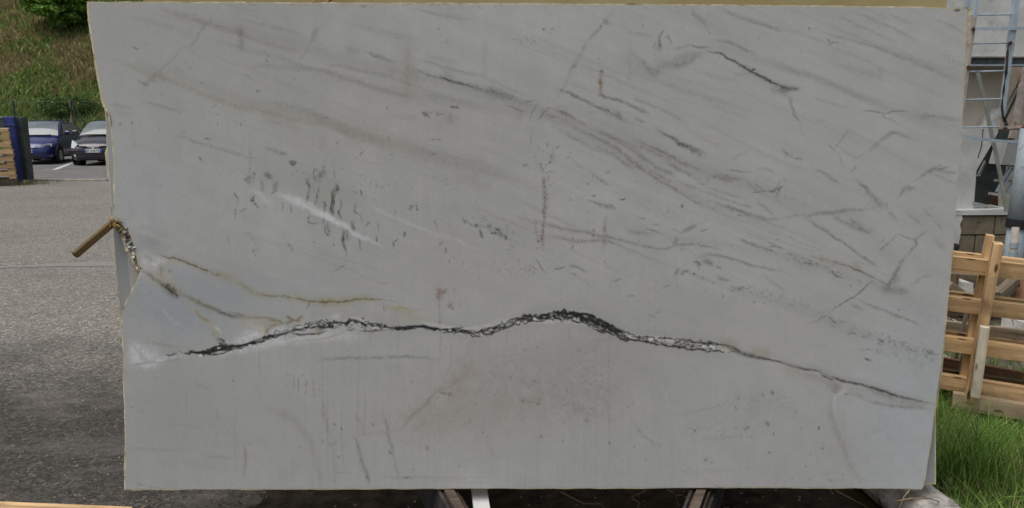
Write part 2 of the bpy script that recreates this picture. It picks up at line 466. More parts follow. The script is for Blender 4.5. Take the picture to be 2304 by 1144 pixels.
# ---- upper left
A0 = (200, 0)
V(A0, [(585,65),(700,95),(830,140),(950,175),(1060,210),(1170,240),(1290,285),(1380,310),(1500,360),(1620,400),(1760,435),(1880,465),(2000,480)], [4,6,6,6,5,7,7], [.3,.6,.6,.5,.6,.35,.25], BRN)
V(A0, [(400,150),(560,195),(700,240),(850,285)], 6, .25, GRN)
V(A0, [(1050,320),(1200,380),(1330,420),(1480,465),(1620,490),(1760,530),(1860,580),(2000,620),(2200,660),(2304,695)], [4,6,5,5,5], [.2,.35,.35,.45,.45], GRN)
V(A0, [(1380,600),(1600,600),(1850,620),(2050,640)], 5, .3, BRN)
V(A0, [(1190,40),(1130,110),(1085,180),(1050,225),(1000,300),(940,395),(860,430),(780,500),(700,580),(640,640),(540,740),(430,860)], 3, [.2,.35,.5,.5,.15,.25,.35,.4,.4,.2], BRN)
V(A0, [(160,520),(300,570),(440,625),(560,670),(680,710),(800,750),(920,805),(1060,865),(1180,905),(1300,945),(1420,975),(1500,985),(1620,1020),(1760,1060),(1900,1090),(2100,1110),(2304,1140)], [4,5,6,6,7,8,8,6,6,7], [.2,.35,.5,.5,.6,.75,.8,.6,.55,.6], (120,116,96))
V(A0, [(560,670),(640,690),(700,715)], 8, .4, BRN)
V(A0, [(1330,170),(1480,205),(1600,235),(1720,260),(1870,290),(1960,320)], 3, [.2,.35,.5,.5,.15], GRN)
V(A0, [(1290,60),(1420,85),(1560,120)], 4, .2, GRN)
V(A0, [(1340,210),(1360,290),(1370,370),(1370,430),(1370,490)], [4,9,6,7,4], [.25,.6,.4,.5,.2], (110,102,88))
V(A0, [(1340,290),(1400,325)], 6, .5, (100,92,78))
V(A0, [(2060,235),(2040,290),(2020,350),(2005,400)], 5, [.3,.6,.6,.3], (104,102,84))
V(A0, [(1980,430),(1900,550),(1850,610)], 2.2, [.2,.4,.6], (96,94,88))
V(A0, [(430,730),(480,752),(545,768)], 3, [.5,.6,.3], (98,94,86))
V(A0, [(500,750),(560,720),(640,760)], 6, .3, BRN)
V(A0, [(470,905),(600,945),(750,985),(900,1000)], 4, [.3,.4,.4,.2], GRN)
V(A0, [(180,930),(280,960),(400,970)], 5, .3, GRN)
V(A0, [(250,1020),(400,1040)], 5, .22, GRN)
V(A0, [(1540,905),(1660,925),(1780,950),(1900,985),(2010,1030),(2140,1070),(2230,1100)], 5, [.2,.3,.4,.4,.4,.25], GRN)
V(A0, [(1560,1060),(1700,1110),(1800,1130),(1950,1175)], 5, .35, (118,114,96))
V(A0, [(860,280),(900,300),(940,320)], 12, .25, BRN)
V(A0, [(740,610),(820,640),(860,655)], 6, .3, OLV)
V(A0, [(2140,600),(2304,570)], 3, .25, GRN)
for x, y, r, a in [(310,403,8,.8),(420,432,6,.6),(520,390,6,.5),(545,388,6,.5),(935,400,7,.6),(915,622,9,.8),(1018,752,8,.8),(585,727,7,.9),(655,857,6,.6),(730,862,6,.5),(795,910,6,.6),(980,912,7,.6),(1120,958,7,.7),(1150,945,10,.5),(1150,1032,7,.7),(1070,918,6,.5),(1040,893,5,.5),(855,832,6,.6),(755,985,6,.7),(815,1025,7,.5),(1025,1070,6,.5),(1370,1125,9,.7),(1160,1115,9,.6),(1095,1105,9,.4),(390,1105,9,.9),(285,1112,7,.8),(1415,685,8,.8),(1395,560,6,.4),(1410,575,5,.6),(1605,580,6,.6),(1568,175,6,.6),(1568,205,9,.8),(1580,275,9,.7),(1583,318,9,.7),(1775,162,7,.6),(1840,710,9,.7),(1890,635,5,.5),(950,135,6,.4),(1050,325,6,.4),(120,520,7,.6),(120,345,6,.4),(175,200,7,.35),(160,122,5,.5),(45,280,8,.6),(160,280,6,.4),(540,590,7,.5),(1675,845,6,.4),(2130,1065,8,.5),(1780,950,6,.6),(1175,735,5,.5),(1190,712,5,.4),(230,360,7,.4),(270,1130,10,.6),(460,1130,8,.35)]:
    speck(200 + x / 4, y / 4, r / 4 * 1.15, a, DRK)
V(A0, [(1505,830),(1525,815),(1545,822)], 1.5, .85, DRK, wob=1)
V(A0, [(390,425),(415,435),(440,446)], 1.8, .6, DRK, wob=1)
dots(T(200,0,[(1603,460),(1608,520),(1605,570)]), 14, (2.2, 3), 1.2, .6, (90,86,78))
dots(T(200,0,[(1605,690),(1605,820)]), 6, 1.2, 1.0, .4, (96,90,82))
dots(T(200,0,[(1340,210),(1370,300),(1365,480)]), 24, 4, 1.3, .45, (92,86,70))
dots(T(200,0,[(900,580),(930,600)]), 8, 4, 1.0, .4, RST)
dots(T(200,0,[(1370,660),(1430,690)]), 10, 4, 1.1, .45, (100,92,84))
dots(T(200,0,[(935,420),(930,490)]), 6, 2, 1.0, .4, RST)
# ---- upper middle
B0 = (700, 0)
V(B0, [(900,75),(1050,110),(1200,140),(1320,165),(1450,190)], 3, [.2,.45,.4,.3,.25], GRN)
V(B0, [(310,205),(460,240),(600,275),(800,325),(980,350)], 6, [.15,.3,.25,.35,.35], GRN)
V(B0, [(480,465),(545,485),(650,530),(760,565)], [3,5,4,3], [.4,.8,.55,.45], (92,94,86))
V(B0, [(340,450),(400,460)], 9, .4, GRN)
V(B0, [(880,510),(1000,545),(1140,590),(1250,620),(1380,655),(1560,700),(1640,740),(1760,790),(1900,850),(2020,890)], 3.5, [.35,.45,.4,.4,.35,.3,.3,.35,.3], GRN)
V(B0, [(1010,495),(1160,530),(1330,565)], 4, .25, GRN)
V(B0, [(850,600),(980,640),(1080,680),(1160,700),(1220,720),(1280,735),(1340,748),(1420,770),(1480,790),(1560,810),(1660,835),(1760,870),(1860,905),(1960,940)], [3,3.5,3,3,4,4,4,4,6,8,9,8,6,5], [.25,.4,.4,.8,.95,.95,.9,.9,.7,.65,.6,.5,.45,.3], (84,88,80))
V(B0, [(1160,700),(1230,722),(1300,740),(1380,757),(1420,770)], 2, .8, (66,70,62))
V(B0, [(0,625),(130,655),(260,690),(390,730),(500,765),(620,800),(740,840),(860,870),(960,900)], [4,4,5,5,5,5,6,5], [.25,.4,.5,.5,.5,.5,.5,.4,.2], BRN)
V(B0, [(100,570),(240,590),(400,625),(500,650),(640,680),(780,720),(880,760),(1000,800),(1140,830)], [5,5,5,5,5,4,4,4], [.2,.3,.45,.5,.4,.4,.4,.45,.4], BRN)
V(B0, [(880,810),(1000,835),(1140,868),(1250,890),(1400,930),(1600,975)], 8, [.3,.4,.35,.3,.25,.15], GRN)
V(B0, [(1720,945),(1840,980),(1900,1000),(1930,1015)], 2, [.3,.6,.8,.5], (84,84,78))
V(B0, [(1900,918),(1960,914),(2020,908)], 1.6, .7, (80,80,74), wob=1.5)
V(B0, [(2045,940),(2010,980),(1985,1015),(1960,1080)], [1.5,2,2,2.5], [.3,.7,.7,.6], (80,80,74))
V(B0, [(2150,965),(2100,1010),(2060,1060),(2025,1100)], [2,2.2,2.2,2], [.4,.7,.8,.6], (78,78,72))
V(B0, [(1850,930),(1880,1020),(1850,1100)], 9, .25, BRN)
V(B0, [(870,330),(868,500),(868,620),(862,760),(850,980)], [9,12,12,10,8], [.12,.35,.4,.35,.12], (118,114,98))
V(B0, [(940,640),(950,760)], 16, .3, (120,118,104))
V(B0, [(1560,280),(1555,500),(1562,740)], 7, [.1,.22,.2], BRN)
V(B0, [(1215,610),(1250,660),(1270,720)], 8, .35, (112,112,100))
V(B0, [(690,560),(740,640),(720,690)], 10, .25, BRN)
dots(T(700,0,[(1180,640),(1270,700)]), 12, 4, 1.3, .5, (86,86,78))
for x, y, r, a in [(1145,262,11,.7),(1172,312,8,.6),(1830,355,8,.8),(1960,420,7,.7),(2090,265,9,.6),(2170,262,8,.5),(685,975,10,.6),(1245,855,9,.7),(1205,875,8,.6),(190,887,6,.5),(135,1065,7,.6),(530,860,6,.5),(480,1085,6,.5),(625,80,7,.6),(850,90,6,.5),(1520,70,7,.5),(1660,62,5,.6),(1275,75,8,.5),(935,385,5,.4),(10,1035,6,.5),(2140,910,8,.5),(2210,960,7,.6),(2238,958,6,.7)]:
    speck(700 + x / 4, y / 4, r / 4 * 1.15, a, DRK)
dots(T(700,0,[(1215,365),(1240,405)]), 9, 2.5, 1.1, .6, (96,74,62))
dots(T(700,0,[(1850,352),(1950,355),(2040,380)]), 22, (3, 4), 1.0, .6, RST)
V(B0, [(1250,972),(1262,962),(1272,972),(1285,960),(1292,975)], 1.7, .95, (86,46,40), wob=1, brk=.2)
V(B0, [(1300,975),(1312,960),(1322,975)], 2, .8, (84,60,52), wob=1)
dots(T(700,0,[(1010,1020),(1070,1040)]), 18, (6, 3.5), 1.8, .75, (78,70,60))
dots(T(700,0,[(1130,1030),(1195,1025)]), 14, (6, 4), 1.4, .5, (92,84,74))
V(B0, [(1245,990),(1250,1060),(1262,1140)], [2,5,6], [.4,.35,.3], (118,106,94))
V(B0, [(1180,1060),(1350,1050)], 9, .25, BRN)
V(B0, [(660,1060),(760,1050),(880,1060),(960,1055)], 6, .25, BRN)
dots([(460, 12), (1100, 13), (1560, 16)], 46, (60, 1.8), 1.5, .55, (96,92,78), 0.1, 1.8)
dots([(640, 9.5), (1000, 10.5)], 26, (120, .8), 1.3, .5, (104,96,70), 0.05, 2.5)
# ---- upper right middle
C0 = (1200, 0)
V(C0, [(740,60),(680,150),(640,200),(605,240),(560,300),(480,380),(450,440),(410,520),(350,610),(310,710),(270,790),(235,850),(190,920)], 3.5, [.2,.4,.55,.5,.4,.25,.3,.3,.4,.25,.3,.35,.2], (104,104,98))
for x, y, r, a in [(655,195,20,.5),(605,238,14,.8),(570,292,12,.6),(375,600,16,.5),(455,430,12,.4),(365,495,7,.6),(1590,300,12,.85),(1445,135,8,.5),(960,198,9,.5),(1300,120,9,.35),(1345,262,9,.35),(1785,255,7,.5),(640,873,12,.9),(790,905,14,.95),(775,962,7,.6),(840,965,6,.5),(590,540,9,.6),(598,572,5,.6),(775,183,6,.5),(2025,345,6,.4),(212,960,8,.5),(238,958,6,.7),(140,910,10,.4),(925,900,12,.5),(95,265,12,.5),(175,258,9,.4)]:
    speck(1200 + x / 4, y / 4, r / 4 * 1.1, a, DRK)
V(C0, [(1185,260),(1150,300),(1130,340),(1135,380),(1142,430),(1138,470)], [1.5,2,2,2.5,4,3], [.6,.8,.7,.8,.6,.3], (74,74,68))
V(C0, [(1180,340),(1215,330),(1240,380),(1250,420)], [2,3,3,3], [.4,.6,.35,.2], (88,88,82))
dots(T(1200,0,[(1110,400),(1090,480)]), 16, 4, 1.3, .45, (90,88,82), 1.9, 1.8)
V(C0, [(860,400),(880,460),(940,520),(1000,580),(1060,640),(1090,660),(1150,620),(1220,580),(1300,590),(1360,575),(1420,540),(1500,490),(1560,475)], [9,7,5,6,7,8,6,6,5,6,6,6,4], [.4,.35,.35,.45,.6,.7,.5,.45,.6,.7,.6,.6,.4], (106,104,97))
V(C0, [(1230,575),(1300,530),(1400,500),(1540,470)], 8, .35, GRN)
V(C0, [(1090,500),(1150,560),(1200,520)], 10, .2, BRN)
V(C0, [(1250,455),(1330,430),(1400,405),(1460,420),(1540,430),(1600,415)], [2.5,2.5,3,2,2,3], [.35,.35,.3,.75,.8,.35], (84,84,78))
CRK = [(1550,455),(1600,470),(1650,480),(1700,485),(1720,500),(1750,530),(1810,548),(1850,575),(1890,600),(1930,630),(1960,645),(1995,662),(2020,680),(2060,700),(2110,725),(2150,745),(2200,765),(2260,785),(2304,802)]
V(C0, CRK, [3,3,3,3,4,5,6,7,7,7,7,8,10,10], [.3,.35,.35,.3,.4,.45,.5,.5,.5,.5,.55,.6,.6], (98,99,94))
V(C0, CRK, [1.3,1.3,1.2,1.4,1.5,1.5,1.6,1.8,1.5,1.6,1.8,2.4], .95, (48,49,46), wob=2.2, brk=.25)
speck(1698.5, 160, 3.2, .9, (158,158,156)); V(C0, [(1960,640),(1978,625),(1995,632)], 1.4, .9, (50,50,48), wob=.8)
V(C0, [(1695,490),(1665,530),(1645,565)], 2, [.6,.5,.2], (86,86,80))
V(C0, [(1580,345),(1640,358),(1740,380),(1820,405),(1910,455),(1960,470),(2030,520)], [3,3,4,4,5,4,4], [.2,.4,.5,.5,.7,.4,.3], (98,98,92))
V(C0, [(1410,60),(1440,120),(1510,180),(1560,250),(1590,300)], [5,4,6,4,3], [.25,.3,.5,.25,.3], (102,103,97))
V(C0, [(1600,110),(1560,150),(1520,182)], 3, .3, GRN)
V(C0, [(870,440),(868,600),(862,800)], 5, [.3,.15,.15], GRN)
dots(T(1200,0,[(605,630),(607,740),(605,850)]), 80, (2.2, 4), 1.35, .8, (108,76,54))
V(C0, [(605,690),(608,760),(604,850)], 3, [.3,.6,.3], (124,92,66))
dots(T(1200,0,[(580,470),(595,620)]), 8, 1.6, 1, .45, (98,90,84))
V(C0, [(165,800),(265,820),(320,840),(370,860),(430,890),(500,930),(560,960),(640,990),(700,1020),(760,1045),(830,1085),(900,1110)], [2,2.5,3,3.5,3,3,3,4,6,7,6,5], [.2,.7,.85,.85,.7,.8,.75,.65,.65,.6,.4,.2], (82,82,75))
V(C0, [(560,850),(640,875),(720,895),(790,905),(850,940),(930,980),(1000,1010),(1060,1040)], [2,2.5,3,3,3,3,4,3], [.3,.6,.6,.65,.5,.6,.7,.3], (82,82,76))
V(C0, [(860,885),(930,900),(1020,940),(1150,990),(1250,1040),(1360,1095),(1400,1140)], [2,3.5,3.5,3.5,3.5], [.4,.5,.35,.3,.35,.45,.2], (100,97,90))
V(C0, [(340,750),(430,785),(560,850)], 3, .25, GRN)
V(C0, [(900,1060),(960,1090),(1010,1115)], 3, [.3,.6,.3], (86,86,80))
V(C0, [(150,970),(230,1000),(300,1030),(380,1080),(440,1110),(500,1140)], [4,3.5,3,3,3], [.4,.7,.7,.6,.55], (92,88,79))
V(C0, [(60,1000),(180,1045),(280,1085),(400,1150)], 7, .35, BRN)
V(C0, [(120,1040),(200,1060),(260,1075)], 2, .5, (94,92,84))
V(C0, [(470,1015),(570,1010)], 2, .3, (118,104,92), wob=1)
V(C0, [(830,240),(870,295),(1000,310),(1100,335)], 3, .25, GRN)
V(C0, [(990,225),(978,255)], 1.6, .5, DRK)
V(C0, [(1790,690),(1870,675),(1960,690)], 4, .25, GRN)
V(C0, [(1620,80),(1800,130),(1950,190),(2080,232),(2220,275)], 3, [.3,.5,.35,.3,.5], (104,104,98))
V(C0, [(2120,790),(2220,810),(2290,800)], 9, .3, (104,105,100))
for pts in ([(640,590),(900,660),(1200,760),(1500,860),(1800,960)], [(1000,700),(1300,800),(1700,920),(2100,1040)], [(1180,670),(1500,760),(1900,860)], [(1400,620),(1700,700),(1900,760)], [(700,700),(1000,830),(1350,960)], [(1500,900),(1800,1020),(2000,1100)]):
    V(C0, pts, srs.uniform(4, 7), [.08,.2,.2,.08], GRN)
# ---- upper right
D0 = (1650, 0)
V(D0, [(0,140),(100,180),(200,205),(300,235),(380,265),(480,285)], 3, [.4,.4,.35,.45,.5,.2], (106,106,100))
V(D0, [(690,255),(760,270),(860,305),(960,345),(1060,370),(1180,395),(1280,425),(1380,465),(1480,505),(1590,545),(1700,590),(1800,625),(1920,680),(2060,740)], [3,3,3,3,3,3.5,4,4,4,4,4], [.3,.4,.4,.4,.35,.45,.55,.55,.5,.5,.45,.35,.3,.25], (108,108,102))
V(D0, [(870,125),(1000,170),(1100,220),(1200,265),(1320,320),(1470,380)], 3, [.25,.4,.45,.4,.3,.3], (110,110,104))
V(D0, [(1030,85),(1150,130),(1260,175),(1380,230),(1480,275),(1600,335),(1720,385)], 3, [.2,.35,.4,.35,.35,.35,.15], (110,108,102))
V(D0, [(1400,130),(1500,175),(1600,220)], 3, .3, BRN)
V(D0, [(1800,160),(1900,205),(2020,265),(2080,310)], 3, [.2,.3,.55,.4], (106,106,100))
V(D0, [(2010,265),(2040,290)], 1.4, .5, (160,160,156))
V(D0, [(230,530),(380,570),(500,630),(620,665),(740,695),(860,745),(980,800),(1080,850),(1180,890),(1280,930),(1400,970)], [7,7,6,5,5,6,6,6,6], [.25,.35,.4,.5,.5,.4,.35,.35,.35,.35,.2], (114,109,101))
V(D0, [(868,388),(900,386),(948,384)], 1.5, .85, DRK, wob=.8)
V(D0, [(848,358),(868,378),(870,398)], 1.6, .75, DRK, wob=.8)
V(D0, [(900,570),(1080,620),(1150,650),(1260,680),(1380,715)], [6,5,8,9,7], [.15,.35,.3,.3,.3], (108,108,102))
V(D0, [(1290,630),(1360,640)], 8, .25, GRN)
V(D0, [(720,875),(800,905),(900,940),(1000,965),(1080,980)], 4, [.4,.35,.25,.3,.25], (112,106,98))
V(D0, [(1140,1030),(1170,1005),(1260,1000),(1330,1015),(1390,1020),(1440,1000),(1520,1000),(1590,1005)], [2.5,2.5,2.5,2.5,2,2,2,2], [.6,.55,.7,.6,.5,.6,.65,.8], (84,84,78))
V(D0, [(1335,1015),(1345,1050),(1430,1085),(1480,1110),(1510,1144)], 2.5, [.6,.5,.4,.4,.3], (96,94,88))
V(D0, [(1650,1030),(1700,1050),(1780,1050),(1900,1065),(2050,1090)], [5,5,4,4,4], [.5,.65,.4,.35,.4], (98,97,90))
CR2 = [(0,545),(40,565),(80,595),(120,620),(150,640),(190,655),(230,680),(280,695),(320,720),(360,745),(400,765),(440,785),(500,800)]
V(D0, [(430,785),(480,800),(540,803),(600,795)], [5,6,5,5], [.7,.7,.6,.85], (74,74,69))
V(D0, [(400,798),(460,812),(500,838)], [5,9,6], [.5,.75,.4], (80,80,75))
V(D0, [(330,800),(420,800)], 8, .3, GRN)
V(D0, [(490,850),(510,890),(520,960),(540,1005),(545,1040),(575,1070),(592,1108)], [4,4,3,3,3,2.5], [.5,.45,.4,.7,.5,.7,.4], (92,90,84))
V(D0, [(592,1108),(610,1180),(640,1240)], 2.5, .25, GRN)
V(D0, CR2, 1.5, .5, (48,49,46), wob=2.2, brk=.3)
V(D0, [(740,1090),(830,1080)], 4, .3, BRN)
for x, y, r, a in [(605,475,7,.85),(690,260,12,.7),(755,253,8,.5),(945,332,8,.6),(980,343,6,.4),(1640,212,8,.5),(1780,395,9,.5),(1950,500,11,.8),(1972,553,7,.7),(1940,570,5,.5),(2065,580,9,.5),(1045,195,7,.5),(1520,872,7,.4),(225,345,6,.4),(118,455,16,.5)]:
    speck(1650 + x / 4, y / 4, r / 4 * 1.1, a, DRK)
V(D0, [(1975,96),(2010,97),(2030,92),(2048,88)], [1,1.5,2.4,1.5], [.4,.7,.98,.6], (46,46,36), wob=1)
# ---- left middle
E0 = (200, 286)
V(E0, [(700,60),(780,90),(850,98),(950,130),(1060,165),(1180,195),(1280,225),(1400,260),(1540,300),(1660,335)], [3,3,2.5,3,3,3.5,3,3,3], [.25,.3,.45,.45,.4,.5,.25,.3,.3,.2], (106,106,100))
V(E0, [(1560,195),(1640,205),(1700,225),(1750,240),(1800,260)], 4, [.2,.4,.4,.6,.2], (96,95,88))
V(E0, [(1798,312),(1835,335),(1868,318)], [1.5,3,1.5], [.8,.9,.8], (62,61,54), wob=1.5)
V(E0, [(1805,310),(1835,306),(1862,316)], 1.2, .8, (66,65,58), wob=1)
for x, y, r, a in [(405,160,8,.85),(1068,102,14,.65),(630,28,9,.5),(845,95,8,.7),(785,203,8,.55),(630,235,9,.45),(1340,243,9,.5),(1375,205,5,.8),(1740,237,12,.65),(1630,203,9,.5),(520,62,7,.5),(450,513,7,.5),(632,533,14,.45),(860,45,12,.55),(675,127,4,.7),(925,222,7,.35),(1170,430,5,.6),(1170,715,8,.45),(1160,590,6,.4),(860,620,12,.35),(790,572,5,.5),(585,490,6,.4),(1545,458,10,.8),(1365,765,8,.7),(1430,935,6,.7),(2028,1045,7,.7),(2200,1060,8,.8),(1010,988,6,.4),(1585,720,7,.4),(2240,145,8,.6),(1925,410,14,.5),(1905,335,7,.5),(1320,490,6,.5),(1535,105,5,.4),(1290,410,10,.3)]:
    speck(200 + x / 4, 286 + y / 4, r / 4 * 1.1, a, DRK)
MOS = (70, 70, 58)
soft_blob(725, 450, 45, 60, .22, (112, 114, 102), .5)
for pts, w, a in [([(2025,370),(2028,430),(2035,500)],1.8,.7),([(2115,340),(2110,390),(2120,430)],1.8,.6),([(1975,440),(1970,490),(1985,540),(1975,600),(1965,660),(1950,700)],[2,2.5,2,2,1.6],[.7,.7,.75,.7,.5,.4]),
    ([(2085,520),(2070,560),(2050,600),(2045,650),(2030,715)],1.9,[.6,.75,.75,.7,.6]),([(2200,400),(2215,450)],2,.5),([(2115,680),(2120,740),(2110,775)],2.2,.75),([(2115,680),(2135,710)],1.6,.7),([(2265,640),(2275,700),(2250,770),(2255,820)],1.8,.6),
    ([(2090,420),(2070,460)],5,.35),([(1590,400),(1620,440),(1640,475)],[3,5,3],.55),([(1430,440),(1440,490),(1450,520)],[5,6,4],.4),([(1485,610),(1480,660),(1470,690)],2.2,.85),([(1455,650),(1480,655)],1.5,.7),([(1312,598),(1322,615),(1332,632)],2,.8),([(1490,690),(1520,730)],2,.6),([(1640,600),(1665,590),(1682,575)],1.6,.6),([(1680,480),(1675,560)],5,.25),
    ([(1345,640),(1340,700)],2,.35),([(1385,750),(1410,735)],1.6,.5),([(2110,790),(2108,880)],1.8,.7),([(2158,850),(2148,900),(2160,940),(2165,980)],2.1,.95),([(2132,880),(2128,930),(2150,970),(2165,980)],1.6,.8),([(1990,790),(1978,850),(2020,868),(2045,860),(2045,845)],1.6,.7),
    ([(2285,920),(2290,980),(2285,1045)],2.2,.75),([(1555,470),(1560,600)],2.5,.3),([(1740,690),(1742,740)],2,.4),([(1810,710),(1822,760)],2,.4),([(1790,1040),(1815,1085),(1838,1115)],[1.2,2,2.5],.55),([(995,280),(1005,300),(1018,315)],1.6,.5),([(1650,580),(1700,500)],3,.25)]:
    V(E0, pts, w, a, MOS, wob=3.2)
V(E0, [(2230,510),(2215,570),(2200,600),(2195,660),(2185,720),(2190,780),(2200,815)], [5,5,4,3,3,4,3], [.7,.8,.75,.8,.9,.9,.5], (76,74,58))
V(E0, [(2230,515),(2245,545),(2215,575)], 2, .85, (58,56,46)); V(E0, [(2210,575),(2190,640),(2180,720),(2182,770)], 1.6, .9, (54,54,46)); V(E0, [(2212,580),(2205,650),(2202,740),(2200,800)], 1.4, .7, (60,60,50))
V(E0, [(2218,560),(2205,600),(2195,640)], 2, .5, (138,128,84))
dots(T(200,286,[(1452,200),(1452,560)]), 40, (.9, 2), .9, .65, (84,82,76)); dots(T(200,286,[(1480,400),(1482,530)]), 26, (2.4, 4), 1.1, .7, (80,78,68))
dots(T(200,286,[(1440,420),(1445,520)]), 14, (4, 4), 1.3, .5, MOS); dots(T(200,286,[(1455,650),(1490,690)]), 8, 3, 1.2, .7, MOS)
dots(T(200,286,[(1318,750),(1315,820)]), 9, .8, 1.3, .7, (104,72,66)); dots(T(200,286,[(1250,980),(1262,1070)]), 18, 1.6, 1.0, .5, (102,88,78))
dots(T(200,286,[(1470,960),(1510,1144)]), 36, (6, 5), 1.0, .5, RST); dots(T(200,286,[(1455,0),(1450,200)]), 8, 1.2, 1, .4, DRK)
dots(T(200,286,[(1900,380),(2000,460),(2200,330)]), 30, (14, 14), 1.4, .45, MOS)
V(E0, [(1660,585),(1720,615),(1790,640),(1860,660),(1920,690),(1990,720),(2080,770),(2160,810),(2230,850),(2304,890)], [2.5,5,7,8.5,9,8.5,7,6,5.5,5.5], [.4,.75,.85,.88,.9,.88,.85,.85,.8,.85], WHT, wob=5, brk=.15, hard=1.5)
V(E0, [(1400,555),(1500,590),(1560,630),(1620,680),(1690,712)], [2,4,6,7,4], [.3,.5,.6,.55,.3], (158,156,154), wob=5)
V(E0, [(410,745),(390,790),(330,840)], 4, .35, (122,118,102)); V(E0, [(300,860),(420,840),(560,860)], 12, .3, (150,150,144))
soft_blob(338, 548, 34, 26, .6, (116, 118, 116), .4)
V(E0, [(420,960),(520,950),(620,1000),(760,1040)], 5, .3, (156,154,146))
# ---- centre
F0 = (700, 286)
V(F0, [(0,745),(60,780),(130,805),(200,840),(260,870),(320,905),(380,950),(440,985),(520,1020),(600,1055),(700,1105)], [5.5,5.5,5.5,5.5,5.5,5.5,5,4.5,4,3,2], [.85,.85,.85,.85,.8,.8,.75,.7,.55,.4,.2], WHT, wob=4, brk=.15, hard=1.5)
V(F0, [(450,650),(510,695),(600,745),(700,795),(820,845),(940,895),(1060,940),(1180,980),(1290,1000),(1380,1060),(1490,1110)], 3.5, [.15,.35,.4,.45,.45,.45,.35,.45,.35,.45,.25], (156,155,152))
V(F0, [(800,1030),(960,1050),(1150,1040)], 5, .25, (150,144,136))
V(F0, [(1060,115),(1120,113),(1188,117)], 1.4, .85, (74,72,64), wob=.8)
V(F0, [(150,0),(280,30),(400,80),(520,115),(640,140),(800,180)], [7,9,11,9,9,8], [.6,.6,.65,.45,.3,.2], (118,113,94))
V(F0, [(90,80),(92,220)], 8, .3, (120,116,100))
V(F0, [(820,190),(1000,220),(1200,260),(1400,300),(1560,340),(1800,420)], 8, [.3,.35,.35,.35,.3,.15], (115,111,103))
V(F0, [(860,240),(1050,300),(1250,345),(1500,390),(1700,430),(2000,520)], 7, [.15,.3,.25,.3,.2,.15], (118,115,108))
V(F0, [(1280,440),(1400,470),(1530,480)], 13, .35, (116,113,104)); V(F0, [(1450,530),(1650,560)], 10, .2, BRN)
V(F0, [(2095,440),(2100,500),(2095,560),(2105,620),(2110,660),(2098,740),(2098,850),(2085,920),(2080,1000),(2075,1100)], [4,4,4,5,5,2.5,2.5,3,5,3], [.6,.6,.5,.75,.75,.3,.3,.35,.6,.3], (116,94,74))
dots(T(700,286,[(2095,440),(2105,620),(2098,740),(2085,920),(2075,1100)]), 110, (2, 4), 1.2, .7, (92,68,54))
for x, y, r, a in [(2125,150,14,.5),(2220,185,14,.6),(2175,205,8,.7),(2165,265,10,.7),(2150,315,10,.8),(2020,275,11,.8),(2030,312,8,.8),(2080,375,12,.7),(2165,410,13,.6),(2130,475,14,.7),(2150,525,8,.8),(2050,412,5,.9),(2180,505,5,.7),(2070,325,9,.5),(2035,355,8,.5)]:
    speck(700 + x / 4, 286 + y / 4, r / 4, a, (84,72,62))
dots(T(700,286,[(2165,240),(2150,330)]), 20, (4, 5), 1.1, .7, (82,70,60)); dots(T(700,286,[(2020,270),(2080,390)]), 18, (4, 4), 1.1, .65, (78,74,66))
dots(T(700,286,[(2010,860),(2040,1020)]), 40, (2.6, 5), 1.2, .6, (98,74,58))
for x, y, r, a in [(2040,1020,16,.9),(2075,985,9,.8),(2045,1092,13,.7),(2018,945,9,.6),(2075,1012,8,.8)]:
    speck(700 + x / 4, 286 + y / 4, r / 4, a, (96,62,46))
for pts, w, a in [([(1365,820),(1378,845),(1388,870)],1.6,.75),([(1395,845),(1420,862),(1440,882)],1.8,.6),([(1450,890),(1485,880),(1522,890)],1.8,.85),([(1465,895),(1500,900)],1.6,.7),([(1505,925),(1530,965),(1552,1002)],[1.5,2.4,1.5],.85),([(1652,908),(1662,920),(1676,930)],1.6,.95),([(1622,955),(1640,962),(1665,955),(1650,945)],1.6,.95),([(1690,945),(1720,980)],4,.4),([(1745,978),(1755,1012)],2,.75),([(1590,900),(1612,885)],3,.35),
    ([(1213,1095),(1213,1125)],1.8,.9),([(1150,1080),(1170,1050),(1195,1030)],2,.45),([(735,1020),(745,1090)],1.7,.65),([(755,1032),(782,1010)],1.6,.6),([(835,982),(842,948)],1.8,.8),([(950,705),(957,745)],1.8,.85),([(450,570),(455,622)],1.6,.75),([(440,255),(465,220)],1.6,.75),([(405,680),(395,720),(395,765),(430,790)],1.7,.7),([(440,775),(445,805),(462,870)],1.8,.6),([(498,888),(520,855)],1.8,.75),([(585,1032),(595,990)],1.7,.65),([(430,1000),(440,1080),(450,1115)],2.2,.6),([(288,920),(285,990),(292,1050),(322,1144)],[2,2,2.5,1.4],.7),([(250,760),(265,820)],1.6,.55),([(370,870),(380,920)],3,.55),([(320,940),(330,1000)],4,.35),
    ([(1980,0),(1985,100),(1970,210)],.9,[.3,.55,.5]),([(1908,355),(1925,340)],1.2,.7),([(1920,358),(1945,335)],1.2,.7),([(600,830),(610,940)],2,.4),([(1760,870),(1765,960)],1.5,.4),([(1820,930),(1822,955)],1.5,.4),([(890,740),(910,710)],2.5,.4),([(755,755),(750,780)],2,.45),([(1040,720),(1045,740)],1.4,.4),([(695,95),(697,120)],1.3,.5),([(1110,845),(1140,900)],1.6,.4)]:
    V(F0, pts, w, a, (66, 67, 58), wob=2.5)
